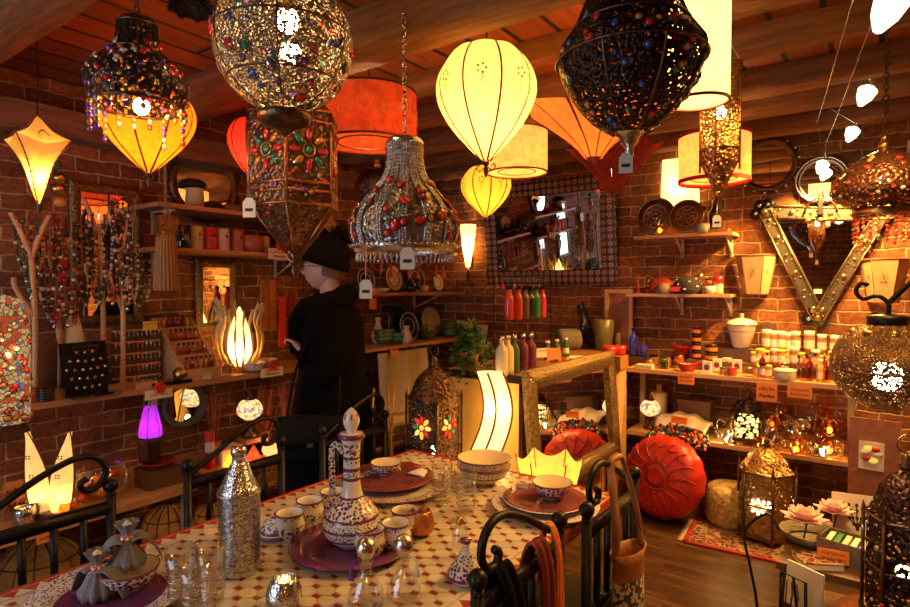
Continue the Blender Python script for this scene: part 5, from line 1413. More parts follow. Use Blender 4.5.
# booklet in the hands
q = rot((.205, 0, 1.27), PH); t = thing('small_booklet', 'small dark booklet held in the hands of the person in the coat', 'booklet', (PB.x + q[0], PB.y + q[1], 1.29), PH)
MB().box((0, 0, 0), (.09, .17, .008), M['black'], M=Mloc(ry=R(-25))).build('cover', t)
MB().box((0, 0, .006), (.085, .16, .006), M['paper'], M=Mloc(ry=R(-25))).build('pages', t)
q = rot((.04, .335, .88), PH)
t = thing('black_handbag', 'black leather handbag with flap hanging at the hip of the person in the coat', 'handbag', (PB.x + q[0], PB.y + q[1], .86), PH)
b = MB(); b.lathe([(.001, -.13), (.16, -.13), (.175, -.11), (.17, .06), (.15, .09), (.001, .095)], M['dleather'], 24, sq=1, M=Matrix.Scale(.32, 4, (0, 1, 0))); b.build('bag_body', t)
b = MB(); b.grid(lambda u, v: (-.165 + .33 * u, .035 + .03 * sin(PI * v * .5), .095 - .15 * v), 8, 6, M['dleather'], .006); b.build('bag_flap', t)
MB().box((0, .07, -.04), (.03, .01, .02), M['brass']).build('clasp', t)
MB().tube(prof3([(-.13, .0, .08), (-.12, -.08, .30), (-.07, -.16, .53), (.0, -.16, .535), (.10, -.1, .33), (.13, 0, .08)]), .007, M['dleather'], 6, flat=2).build('shoulder_strap', t)
# ================================================================= crockery on the table (origins at their base)
TZ = .7485
def onT(px, py): p = PZ(px, py, .75); return (p.x, p.y, TZ)
def L(prof_, mat, name, t, seg=28, **k): b = MB(); b.lathe(prof_, mat, seg, **k); return b.build(name, t)
def cup():
    t = thing('ceramic_cup', 'x', 'cup')
    L([(.001, .0, M['white']), (.022, 0, M['white']), (.026, .006, M['paint2']), (.040, .025, M['paint']), (.043, .045, M['white']), (.038, .062, M['paint2']), (.040, .072, M['purple']), (.042, .078, M['purple']), (.0385, .078, M['white']), (.035, .06, M['white']), (.038, .042, M['white']), (.034, .022, M['white']), (.001, .010)], M['white'], 'cup_body', t)
    return t
cups = [((290, 538), 'painted cup without handle at the front edge of the purple tray, beside the tagine dish'), ((310, 524), 'painted cup behind the long-handled jug, partly hidden by the cup before it'),
        ((333, 514), 'painted cup with its rim just showing behind the jug neck'), ((370, 556), 'painted cup standing before the two glass decanters'),
        ((396, 549), 'painted cup second in the row to the side of the jug'), ((405, 535), 'painted cup third in the row beside the amber bowl')]
SC = {0: 1.0}
for (px, py), lab in cups: place('cup', cup, onT(px, py), rnd(0, 6), lab, 'cup', sc=1.16)
def tray(r, name, label, px, py, mats, z=0, h=.02):
    p = onT(px, py); t = thing(name, label, 'plate' if 'plate' in name else 'tray', (p[0], p[1], p[2] + z))
    m0, m1, m2 = mats
    L([(.001, 0, m0), (r * .55, 0, m0), (r * .60, .004, m0), (r * .97, h, m0), (r, h + .003, m2), (r * .985, h + .006, m1), (r * .66, .010, m0), (r * .60, .007, m0), (.001, .006)], m0, 'plate_body', t, 40)
    return t
tray(.20, 'serving_tray', 'purple glazed tray under the long-necked jug and its cups', 352, 548, (M['purple'], M['purple'], M['purple']))
def jug():
    p = onT(352, 546); t = thing('painted_jug', 'tall long-necked jug painted in purple and white bands, with a curved handle and teardrop stopper', 'jug', (p[0], p[1], p[2] + .0075), R(200))
    pu, pa, w, p2 = M['purple'], M['paint'], M['white'], M['paint2']
    s = 1.0
    P_ = [(.001, 0, w), (.045, 0, w), (.052, .008, w), (.085, .035, pu), (.089, .042, p2), (.094, .065, pu), (.094, .073, p2), (.090, .098, pu), (.086, .106, pa), (.060, .140, pa), (.040, .158, pu), (.036, .165, w), (.030, .19, w), (.028, .215, pu), (.0275, .225, p2), (.0275, .245, pu), (.0275, .257, w), (.0265, .27, p2), (.027, .285, pu), (.027, .292, pa), (.030, .335, w), (.032, .345, w), (.042, .352, pu), (.044, .362, pu), (.038, .368, w), (.001, .366)]
    L(P_, w, 'jug_body', t, 36)
    L(prof([(.012, .366), (.018, .38), (.027, .405), (.022, .430), (.010, .445), (.001, .452)], 16), w, 'stopper', t, 20)
    b = MB()
    for k in range(6):
        a = k * PI / 3; b.sph((.021 * cos(a), .021 * sin(a), .418), .010, [M['redink'], M['purple']][k % 2], 7, (.5, .7, 1.6))
    b.build('petal_print', t)
    b = MB(); b.tube(prof3([(.028, 0, .30), (.050, 0, .325), (.068, 0, .315), (.072, 0, .28), (.070, 0, .21), (.072, 0, .15), (.082, 0, .115), (.074, 0, .098)], 5), .0095, pa, 8, flat=1.2); b.build('handle', t)
jug()
# stacked plates at the back with a bowl
tray(.225, 'painted_plate', 'wide white-rimmed painted plate, lowest of the stack at the far end', 396, 489, (M['white'], M['paint'], M['plum']), 0)
tray(.20, 'plum_plate', 'plain plum-red plate resting on the wide painted plate at the far end', 388, 483, (M['plum'], M['plum'], M['plum']), .011)
def bowl():
    t = thing('painted_bowl', 'x', 'bowl')
    L([(.001, 0, M['white']), (.03, 0, M['white']), (.034, .008, M['plum']), (.055, .022, M['paint']), (.068, .05, M['plum']), (.070, .056, M['plum']), (.066, .056, M['cream']), (.05, .022, M['cream']), (.001, .012)], M['white'], 'bowl_body', t); return t
p = onT(386, 478); place('bowl', bowl, (p[0], p[1], p[2] + .019), 0, 'small painted bowl with plum rim standing on the plum-red plate', 'bowl')
# dish tower beside it: large bowls
def bigbowl():
    t = thing('large_serving_bowl', 'x', 'bowl')
    L([(.001, 0, M['cream']), (.05, 0, M['cream']), (.055, .01, M['cream']), (.095, .035, M['plum']), (.098, .042, M['paint2']), (.115, .07, M['plum']), (.118, .078, M['plum']), (.113, .078, M['cream']), (.09, .035, M['cream']), (.001, .018)], M['cream'], 'bowl_body', t, 36); return t
p = onT(484, 482); place('bigbowl', bigbowl, p, 0, 'large cream serving bowl underneath, at the far table end before the wave lamp', 'bowl'); place('bigbowl', bigbowl, (p[0], p[1], p[2] + .035), .6, 'large cream serving bowl with chequered rim, nested in another bowl', 'bowl')
tray(.21, 'painted_plate', 'large plate with patterned rim half under the red plate, near the iron chairs', 545, 508, (M['white'], M['paint2'], M['plum']), 0)
tray(.165, 'plum_plate', 'plum-red plate lying on the large patterned plate near the iron chairs', 545, 506, (M['plum'], M['plum'], M['white']), .011)
p = onT(552, 502); place('bowl', bowl, (p[0], p[1], p[2] + .019), 0, 'small patterned bowl on the plum-red plate near the iron chairs', 'bowl', sc=1.15)
# tagines
def tagine():
    t = thing('small_tagine', 'x', 'tagine')
    L([(.001, 0, M['white']), (.04, 0, M['white']), (.052, .014, M['purple']), (.054, .018, M['purple']), (.001, .018)], M['white'], 'tagine_dish', t)
    L([(.052, .019, M['purple']), (.053, .024, M['paint']), (.036, .05, M['paint2']), (.018, .078, M['white']), (.011, .095, M['white']), (.012, .105, M['purple']), (.017, .115, M['purple']), (.001, .114)], M['white'], 'conical_lid', t); return t
place('tagine', tagine, onT(466, 580), 0, 'small conical tagine striped in purple and red near the draped chair', 'tagine', sc=1.05)
def lidded():
    t = thing('lidded_dish', 'x', 'dish')
    L([(.001, 0, M['white']), (.05, 0, M['plum']), (.072, .012, M['plum']), (.070, .02, M['white']), (.001, .018)], M['white'], 'dish_base', t)
    L([(.06, .018, M['purple']), (.058, .03, M['paint']), (.045, .055, M['paint2']), (.02, .068, M['purple']), (.008, .072, M['plum']), (.012, .082, M['plum']), (.001, .09)], M['white'], 'domed_lid', t); return t
place('lidded', lidded, onT(277, 535), 0, 'round painted lidded dish beside the silver bottle', 'dish', sc=.95)
# silver bottle
def sbottle():
    t = thing('silver_bottle', 'tall engraved silver bottle with a narrow capped neck, standing at the table edge', 'bottle', onT(240, 570), 0)
    L([(.001, 0), (.056, 0), (.060, .006), (.059, .015), (.060, .235), (.060, .24), (.061, .246), (.056, .254), (.040, .29), (.024, .325)], M['hsilver'], 'bottle_body', t, 32)
    L([(.024, .325), (.020, .33), (.019, .35), (.023, .352), (.023, .375), (.001, .378)], M['silver'], 'neck_cap', t, 20)
    b = MB(); b.tube([(.062 * cos(g), .062 * sin(g), .24) for g in [2 * PI * k / 28 for k in range(28)]], .003, M['silver'], 5, True)
    b.tube(prof3([(.058, 0, .25), (.066, 0, .29), (.05, 0, .33), (.023, 0, .36)]), .002, M['silver'], 5); b.build('shoulder_ring', t)
sbottle()
def sbowl():
    t = thing('silver_votive_bowl', 'x', 'candle holder')
    L(prof([(.020, 0), (.042, .015), (.047, .042), (.036, .072), (.031, .080)], 16) + [(.029, .079), (.034, .07), (.044, .042), (.038, .016), (.001, .008)], M['hsilver'], 'votive_bowl', t)
    MB().sph((0, 0, .02), .012, M['bulbs'], 8, (1, 1, .6)).build('candle_flame', t); return t
place('sbowl', sbowl, onT(284, 607), 0, 'round hammered silver votive bowl at the table edge beneath the silver bottle', 'candle holder')
def abowl():
    t = thing('amber_votive_bowl', 'round amber crackle bowl behind the row of cups', 'candle holder', onT(420, 534))
    L(prof([(.020, 0), (.045, .015), (.05, .045), (.040, .078), (.036, .085)], 16) + [(.034, .085), (.046, .045), (.04, .016), (.001, .008)], M['copper'], 'votive_bowl', t)
abowl()
# glassware
def decanter(m):
    def f():
        t = thing('glass_decanter', 'x', 'decanter')
        L([(.001, .003), (.038, .003), (.048, .012), (.045, .035), (.022, .075), (.014, .09), (.013, .11), (.018, .118), (.020, .122)], M['cutglass'], 'decanter_body', t, 24)
        L([(.010, .110), (.012, .124), (.022, .135), (.026, .152), (.020, .170), (.008, .178), (.001, .18)], M['silver'] if m else M['cutglass'], 'ball_stopper', t, 18)
        b = MB(); b.tube([(.018, 0, .122), (.032, -.005, .11), (.036, -.008, .09)], .003, M[m or 'white'], 5); b.lathe([(.003, 0), (.007, -.03), (.002, 0)], M[m or 'white'], 8, c=(.036, -.008, .088)); b.build('tassel_fringe', t); return t
    return f
M['violet'] = pm('violet_thread', (.14, .04, .35), .8)
M['shinygl'] = glass('silvered_glass', (.93, .92, .90), .08, mix=.45, bump=.12, bs=60)
def dec(tm):
    def f():
        t = thing('glass_decanter', 'x', 'decanter')
        L([(.001, .003), (.038, .003), (.050, .014), (.046, .038), (.024, .078), (.015, .09), (.014, .115), (.019, .120)], M['shinygl'], 'decanter_body', t, 24)
        L([(.008, .110), (.012, .124), (.024, .138), (.027, .155), (.020, .174), (.008, .182), (.001, .184)], M['silver'], 'ball_stopper', t, 18)
        b = MB(); s = -1 if tm == 'violet' else 1; b.tube([(0, 0, .125), (s * .028, -.012, .124), (s * .036, -.016, .115)], .003, M[tm], 5); b.lathe([(.003, 0), (.008, -.04), (.001, -.042)], M[tm], 8, c=(s * .036, -.016, .115)); b.build('tassel_fringe', t); return t
    return f
place('dec1', dec('violet'), onT(366, 604), YAW, 'silvered glass decanter with ball stopper and violet tassel', 'decanter', sc=1.0)
place('dec2', dec('white'), onT(404, 600), YAW, 'silvered glass decanter with ball stopper and white tassel', 'decanter', sc=1.0)
def tumbler():
    t = thing('tea_glass', 'x', 'glass')
    L([(.001, .004), (.025, .004), (.027, 0), (.029, .012), (.031, .07), (.037, .135), (.0355, .135), (.0295, .07), (.027, .014), (.001, .012)], M['cutglass'], 'glass_body', t, 22)
    b = MB(); 
    for z, r in ((.03, .0298), (.05, .0304), (.065, .0312)): b.tube([(r * cos(g), r * sin(g), z) for g in [2 * PI * k / 20 for k in range(20)]], .0012, M['silver'], 4, True)
    b.build('silver_ring_print', t); return t
for (px, py), lab, s in (((442, 503), 'tall engraved tea glass before the brown lantern', 1.15), ((466, 512), 'tall engraved tea glass in front of the cream bowls, taller than its neighbour', 1.2), ((182, 604), 'tall tea glass beside the purple plate, at the table corner', 1.15), ((212, 600), 'tall tea glass next to the foot of the silver bottle', 1.15), ((196, 618), 'tea glass in front of the pair near the silver bottle, cut by the frame', 1.1)):
    place('tumbler', tumbler, onT(px, py), 0, lab, 'glass', sc=s)
def flute():
    t = thing('stemmed_glass', 'slender stemmed glass standing between the tea glasses', 'glass', onT(459, 520))
    L([(.030, 0), (.028, .003), (.004, .008), (.004, .07), (.016, .09), (.024, .12), (.026, .165)], M['cutglass'], 'stemmed_body', t, 20)
flute()
def ribbottle():
    t = thing('ribbed_glass_bottle', 'narrow ribbed glass bottle with silver cap before the stemmed glass', 'bottle', onT(460, 556))
    L([(.001, .003), (.02, .003), (.026, .02), (.027, .06), (.020, .09), (.010, .105)], M['shinygl'], 'bottle_body', t, 20, lobes=10, amp=.1)
    L([(.010, .102), (.014, .112), (.008, .125), (.001, .13)], M['brass'], 'cap', t, 12)
ribbottle()
# purple plate with folded napkins and lidded bowl
tray(.205, 'purple_plate', 'purple glazed plate with patterned rim holding the grey napkins', 112, 598, (M['purple'], M['paint2'], M['white']), 0)
p = onT(130, 592); place('bowl', bowl, (p[0], p[1], p[2] + .012), 0, 'small painted bowl on the purple plate, partly covered by a napkin', 'bowl', sc=1.1)
def napkin(px, py, h, rz, lab, knot=True):
    p = onT(px, py); t = thing('folded_napkin', lab, 'napkin', (p[0], p[1], p[2] + h), rz)
    b = MB()
    b.lathe([(.001, -.005), (.045, .0), (.05, .02), (.03, .05), (.010, .075), (.008, .085), (.03, .12), (.034, .125)], M['napk'], 36, lobes=9, amp=.28); b.build('pleated_cloth', t)
    for s in (-1, 1): MB().grid(lambda u, v, s=s: (s * (.01 + .075 * v), (u - .5) * .08 * (1 - .6 * v) + .01, .075 + .03 * sin(v * PI) - .07 * v), 8, 8, M['napk'], .003).build('cloth_wing', t)
    b = MB()
    for k in range(12): g = 2 * PI * k / 12; b.sph((.013 * cos(g), .013 * sin(g), .08), .0055, [M['gems'][0], M['white']][k % 2], 6)
    b.build('bead_trim', t)
    MB().lathe([(.006, .08), (.013, .10), (.012, .12), (.001, .13)], M['white'], 10).build('porcelain_knob', t)
M['napk'] = pm('grey_linen', (.20, .20, .22), .9, 0, .15, 90, .3)
napkin(98, 600, .012, .4, 'grey linen napkin in a beaded ring, hanging over the plate side nearest the chair')
napkin(128, 590, .07, 1.2, 'grey linen napkin in a beaded ring, propped in the small painted bowl')
b = MB(); b.grid(lambda u, v: (-.07 + .14 * u, -.06 + .12 * v, .006 + .008 * sin(u * 5) * sin(v * 4)), 8, 8, M['paper'], .002); o = b.build('cloth_sheet'); p = onT(428, 478)
o.name = 'white_paper_napkin'; o.location = (p[0], p[1], p[2] + .022); tag(o, 'white paper napkin lying on the plate by the brown lantern', 'napkin')
price_card((onT(522, 495)[0], onT(522, 495)[1], TZ + .035), R(36), .05, .03, 'small white price card leaning by the patterned plate', ('',), 'paper', tilt=0)
# ================================================================= goods on the shelves (origins at their base)
def onS(px, Y, z): return (PY(px, 300, Y).x, Y, z)
def onL(px, X, z): return (X, PX(px, 300, X).y, z)
def jar(body, lid, r, h, band=None, lidh=.012, lr=1.0):
    def f():
        t = thing('jar', 'x', 'jar')
        L([(.001, 0, M[body]), (r * .9, 0, M[body]), (r, h * .08, M[body] if not band else M[body]), (r, h * .25, M[band or body]), (r, h * .75, M[body]), (r, h * .88, M[body]), (r * .85, h, M[body])], M[body], 'jar_body', t, 14)
        L([(r * .9 * lr, h * .97), (r * .95 * lr, h * .98), (r * .95 * lr, h + lidh), (.001, h + lidh + .001)], M[lid], 'jar_lid', t, 14); return t
    return f
def bottle(body, cap, r, h, neck=.3, band=None):
    def f():
        t = thing('bottle', 'x', 'bottle')
        L([(.001, 0, M[body]), (r, 0, M[body]), (r, h * .15, M[band or body]), (r, h * .45, M[body]), (r, h * .6, M[body]), (r * .9, h * .68, M[body]), (r * neck, h * .78, M[body]), (r * neck, h * .92, M[body])], M[body], 'bottle_body', t, 14)
        L([(r * neck * 1.2, h * .90), (r * neck * 1.2, h), (.001, h)], M[cap], 'bottle_cap', t, 10); return t
    return f
def boxy(name, w, d, h, m, label=None):
    def f():
        t = thing(name, 'x', 'box'); MB().box((0, 0, h / 2), (w, d, h), M[m]).build('carton', t)
        if label: MB().prism([(.36 * w * cos(k * PI / 3 + .52) * (1), h * .5 + .36 * w * sin(k * PI / 3 + .52) * 1.15) for k in range(6)], d / 2, d / 2 + .001, M[label], M=Matrix.Rotation(PI / 2, 4, 'X')).build('hexagonal_label', t)
        return t
    return f
def pl(key, fn, loc, label, cat, group=None, rz=0, sc=1.0, name=None):
    o = place(key, fn, loc, rz, label, cat, group, sc)
    if name: o.name = name
    return o
M['cobalt'] = pm('cobalt_glaze', (.03, .05, .75), .08, coat=1)
M['label'] = pm('purple_label', (.20, .03, .09), .6)
M['honey'] = pm('honey_glass', (.55, .24, .05), .12, 0, .3, 20, .05, coat=.6)
M['spice'] = pm('spice_brown', (.35, .14, .05), .3, 0, .4, 60, .1, coat=.4)
M['spicey'] = pm('spice_yellow', (.75, .42, .08), .3, 0, .3, 60, .1, coat=.4)
M['spicer'] = pm('spice_red', (.5, .07, .03), .3, 0, .3, 60, .1, coat=.4)
M['stone'] = pm('stone_ware', (.42, .36, .27), .5, 0, .15, 40, .1)
M['olive'] = pm('olive_glaze', (.16, .15, .06), .35); M['olive2'] = pm('bamboo_wax', (.35, .30, .12), .5); M['wick'] = pm('grey_wicker', (.20, .17, .13), .8, 0, .5, 50, .8, stretch=(1, 1, 4)); M['leaf'] = pm('leaf_green', (.06, .16, .03), .5, 0, .4, 30, .1)
UZ = 1.0005; z1, z2 = 1.0705, 1.1605
# --- long upper shelf: singled-out pieces
pl('tureen', lambda: (lambda t: (L([(.001, 0, M['white']), (.045, 0, M['white']), (.06, .02, M['white']), (.085, .12, M['stone']), (.088, .13, M['white']), (.095, .17, M['white']), (.098, .178, M['white']), (.001, .175)], M['white'], 'pot_body', t, 30), L([(.102, .176), (.09, .196), (.04, .215), (.012, .222), (.014, .235), (.012, .25), (.001, .252)], M['white'], 'pot_lid', t, 30), t)[-1])(thing('lidded_pot', 'x', 'pot')),
   onS(742, 4.555, z2), 'big white lidded pot towering over the jars on the long upper shelf', 'pot', sc=1.0)
def boatbowl(m):
    def f():
        t = thing('boat_shaped_bowl', 'x', 'bowl'); b = MB()
        b.grid(lambda u, v: ((2 * u - 1) * (.035 + .055 * v), (.022 + .028 * v) * (1 if False else 1) * 0 + 0, 0), 1, 1, M[m]) if False else None
        for s in (-1, 1): b.grid(lambda u, v, s=s: ((2 * u - 1) * (.04 + .055 * v), s * (.012 + .04 * v) * (1 - abs(2 * u - 1) ** 2.2), .055 * v + .03 * abs(2 * u - 1) ** 2.5 * v), 14, 6, M[m], .003)
        b.box((0, 0, .004), (.07, .03, .008), M[m]); b.build('boat_bowl_body', t); return t
    return f
def fillings(loc, m, n, r, label, name, cat, h=.03):
    for k in range(n):
        o = MB(); o.sph((0, 0, .012), .02, M[m], 8, (rnd(.8, 1.3), rnd(.7, 1.1), .7)); q = o.build(name); q.location = (loc[0] + r * (k - (n - 1) / 2), loc[1] + rnd(-.005, .005), loc[2] + h); tag(q, label, cat, label)
b1 = onS(688, 4.29, UZ); pl('boat_red', boatbowl('red'), b1, 'red boat-shaped bowl of pale wrapped soaps at the shelf edge, above the orange card', 'bowl')
fillings(b1, 'paper', 4, .028, 'pale wrapped soap lying in the red boat-shaped bowl at the shelf edge', 'wrapped_soap', 'soap')
b2 = onS(683, 4.52, z1 + .03); pl('boat_red', boatbowl('red'), b2, 'red boat-shaped bowl tilted behind the green jars, before the bricks', 'bowl', rz=.3)
pl('small_pot', jar('spice', 'brass', .035, .055), onS(680, 4.44, UZ + .03), 'dark jar beneath the tilted red boat-shaped bowl', 'jar')
for px, Y, z, key, fn, lab in [
    (650, 4.40, UZ, 'jg', jar('honey', 'green', .032, .05), 'honey jar with green lid, first beside the blue glass bottle'),
    (664, 4.33, UZ, 'jg2', jar('greenglass', 'green', .034, .06), 'olive glass jar with green lid in front of the honey jar'),
    (655, 4.48, UZ, 'jg3', jar('spice', 'black', .032, .07), 'brown jar with black lid behind the honey jar with green lid'),
    (724, 4.28, UZ, 'jg4', jar('spice', 'green', .024, .04), 'little dark jar with green lid between the white cartons'),
    (733, 4.27, UZ, 'jr', jar('spicer', 'red', .030, .045), 'little red jar with red lid in front of the white cartons'),
    (750, 4.30, UZ, 'jgl', jar('glass', 'brass', .034, .05), 'clear glass jar beside the little red jar'),
    (668, 4.46, UZ, 'jy', jar('spicey', 'brass', .028, .06), 'yellow spice jar behind the boat-shaped bowl of soaps')]:
    pl(key, fn, onS(px, Y, z), lab, 'jar')
def tin(n, px, Y, lab, z, r=.033):
    for k in range(n): pl('tin%.3f' % r, jar('black', 'bronze', r, .052, 'orange', .006), (PY(px, 300, Y).x, Y, z + k * .0595), lab % ('lowest', 'second from below', 'third from below', 'topmost')[k if k < n - 1 else 3], 'tin')
tin(4, 697, 4.50, 'black tin with orange label, %s in the tall stack beneath the pine shelf', z1)
tin(2, 712, 4.44, 'black tin with orange label, %s in the short wide stack beside the tall one', UZ + .07, .042)
for px, Y, k, lab in [(708, 4.285, 0, 'white carton with purple label directly beside the red boat bowl'), (718, 4.36, 1, 'white carton with purple label, second and further back'), (738, 4.37, 1, 'white carton with purple label behind the little red jar'), (728, 4.45, 1, 'white carton with purple label tucked under the big lidded pot')]:
    pl('ctn', boxy('labelled_carton', .055, .035, .085, 'paper', 'label'), onS(px, Y, UZ + (.0 if k == 0 else .012)), lab, 'carton', sc=1.0, name='labelled_carton')
pl('books', lambda: (lambda t: ([MB().box((rnd(-.005, .005), 0, .007 + .014 * k), (.12, .09, .012), M[('paper', 'cream', 'paper')[k]]).build('booklet_block', t) for k in range(2)], t)[-1])(thing('leaflet_stack', 'x', 'leaflets')), onS(646, 4.285, UZ), 'pile of pale leaflets at the shelf end near the sales counter', 'leaflets')
pl('drumbox', lambda: (lambda t: (L([(.001, 0), (.062, 0), (.064, .01), (.064, .058), (.06, .062), (.001, .062)], M['stone'], 'drum_body', t, 26), L([(.066, .055), (.066, .068), (.03, .074), (.001, .075)], M['white'], 'drum_lid', t, 26), MB().sph((0, 0, .092), .024, M['silver'], 12).build('metal_knob', t), t)[-1])(thing('round_stone_box', 'x', 'box')), onS(786, 4.29, UZ), 'round pale stoneware box with shiny ball knob on the long upper shelf', 'box')
rg = random.Random(11)
kinds = [('s1', bottle('spicey', 'white', .016, .10, .45, 'paper'), 'bottle'), ('s2', bottle('amberglass', 'brass', .015, .11), 'bottle'), ('s3', jar('spice', 'white', .022, .075, 'paper', .022), 'jar'), ('s4', jar('honey', 'yellow', .021, .065, 'paper', .012), 'jar'),
         ('s5', bottle('redglass', 'brass', .014, .12), 'bottle'), ('s6', jar('glass', 'brass', .022, .06), 'jar'), ('s7', bottle('glass', 'black', .014, .13, .4), 'bottle'), ('s8', jar('spicer', 'black', .020, .06, 'paper'), 'jar')]
def row(px0, px1, n, Y, z, ks, lab, grp, jitter=.012, sc=(1.05, 1.45)):
    x0, x1 = PY(px0, 300, Y).x, PY(px1, 300, Y).x
    for k in range(n):
        key, fn, c = kinds[ks[k % len(ks)]]
        pl(key, fn, (x0 + (x1 - x0) * (k + .5) / n, Y + rg.uniform(-jitter, jitter), z), lab, c, grp, rg.uniform(0, 6), rg.uniform(*sc))
row(764, 800, 5, 4.555, z2, [2], 'large-capped white-lidded spice jar in the rear row under the wooden triangle mirror', 'white-lidded jars on the upper riser', .006, (1.25, 1.5))
row(804, 842, 3, 4.555, z2, [2], 'white-lidded spice jar in the rear row near the ball lantern', 'white-lidded jars near the ball lantern', .006, (1.25, 1.5))
row(752, 770, 3, 4.46, z1, [3], 'yellow-lidded honey jar on the lower riser beside the big lidded pot', 'yellow-lidded jars', .004)
row(772, 842, 10, 4.46, z1, [2, 3, 0, 2, 3, 7], 'spice jar or bottle in the middle row on the lower riser', 'middle row of spice jars', .004)
row(756, 776, 4, 4.37, UZ, [0, 4, 6, 1], 'slim scent bottle beside the round stoneware box', 'slim bottles beside the stoneware box')
row(797, 842, 8, 4.31, UZ, [6, 1, 4, 6, 0, 1], 'slim glass bottle near the end of the long upper shelf', 'slim bottles at the end of the upper shelf')
row(797, 842, 7, 4.38, UZ, [4, 6, 1, 5], 'glass bottle in the second row near the end of the long upper shelf', 'second row of slim bottles')
row(756, 772, 3, 4.29, UZ, [5, 7, 3], 'small jar at the shelf edge in front of the slim scent bottles', 'edge jars')
# --- counter cups and blue glass
def mug(m): return lambda: (lambda t: (L([(.001, 0), (.026, 0), (.034, .02), (.036, .05), (.033, .05), (.03, .02), (.001, .008)], M[m], 'cup_body', t, 20), t)[-1])(thing('glazed_cup', 'x', 'cup'))
for px, X, lab in [(623, -1.56, 'red glazed cup on the counter end, standing by itself nearer the flask'), (633, -1.50, 'red glazed cup under the blue glass bottle')]:
    pl('redcup', mug('red'), (X, PX(px, 300, X).y if False else 4.13 + (.0 if px < 630 else .02), 1.096), lab, 'cup') if 0 else None
pl('redcup', mug('red'), (-1.575, 4.095, 1.0955), 'red glazed cup on the wooden end cheek, the one by the counter', 'cup', sc=1.45)
pl('redcup', mug('red'), (-1.54, 4.20, 1.0955) , 'red glazed cup on the wooden end cheek, the one by the shelves', 'cup', sc=1.4)
pl('bluebot', bottle('cobalt', 'black', .036, .22, .38), onS(634, 4.50, UZ + .06), 'cobalt blue glass bottle shining beside the tall pine frame', 'bottle', name='blue_bottle')
pl('blueg', lambda: (lambda t: (L([(.001, .004), (.025, 0), (.028, .09), (.026, .09), (.023, .01)], M['cobalt'], 'glass_body', t, 16), t)[-1])(thing('blue_tumbler', 'x', 'glass')), onS(644, 4.48, UZ + .06), 'blue tumbler next to the cobalt bottle', 'glass')
t = thing('small_shelf_step', 'little dark step lifting the cobalt blue glass', 'riser', (PY(641, 300, 4.5).x, 4.5, UZ)); MB().box((0, 0, .03), (.15, .10, .058), M['oak']).build('step_block', t)
# --- small upper shelves
def plate_stand(px, Y, z, r, m, rim, lab):
    x, _, _ = onS(px, Y, z); t = thing('carved_plate', lab, 'plate', (x, Y, z + r + .001)); t.rotation_euler = (R(80), 0, 0)
    L([(.001, 0), (r * .6, 0), (r, .012), (r * .99, .018), (r * .62, .006), (.001, .006)], M[m], 'plate_body', t, 36)
    b = MB(); b.tube([(r * .93 * cos(g), r * .93 * sin(g), .016) for g in [2 * PI * k / 36 for k in range(36)]], .004, M[rim], 5, True); b.tube([(r * .6 * cos(g), r * .6 * sin(g), .008) for g in [2 * PI * k / 36 for k in range(36)]], .003, M[rim], 5, True)
    n = 8
    b.tube([((r * .55 if k % 2 else r * .28) * cos(PI * k / n), (r * .55 if k % 2 else r * .28) * sin(PI * k / n), .009) for k in range(2 * n)], .004, M[rim], 5, True); b.tube([(r * .16 * cos(g), r * .16 * sin(g), .009) for g in [2 * PI * k / 16 for k in range(16)]], .003, M[rim], 5, True)
    b.build('inlay_star_print', t)
plate_stand(655, 4.45, 1.986, .145, 'bronze', 'silver', 'dark carved plate with silver star inlay, the larger of two on the top pine shelf')
plate_stand(686, 4.42, 1.986, .125, 'bronze', 'brass', 'dark carved plate with brass star inlay, the smaller of two on the top pine shelf')
t = thing('tea_light_glass', 'lit tea light glass before the larger carved plate', 'candle holder', onS(659, 4.395, 1.986)); L([(.001, 0), (.03, 0), (.03, .07), (.027, .07), (.027, .006)], M['amberglass'], 'glass_body', t, 16); MB().sph((0, 0, .035), .014, M['bulbs'], 8, (1, 1, 1.5)).build('candle_flame', t); lamp(t, (0, -.0, .045), .3)
pl('pottery', mug('stone'), onS(702, 4.40, 1.986), 'small pale cup at the end of the top pine shelf', 'cup', sc=1.3)
pl('darkbot', bottle('blackg', 'brass', .035, .24, .4), onS(713, 4.50, 1.986), 'dark bottle standing at the end of the top pine shelf', 'bottle')
pl('darkbot2', bottle('leather', 'black', .02, .20, .5), onS(703, 4.52, 1.986), 'slim brown bottle behind the small pale cup on the top pine shelf', 'bottle')
t = thing('flat_wooden_box', 'flat wooden box at the end of the top pine shelf', 'box', onS(718, 4.44, 1.986)); MB().box((0, 0, .012), (.14, .10, .024), M['leather']).build('box_body', t)
o = bpy.data.objects['bottle'] if False else None
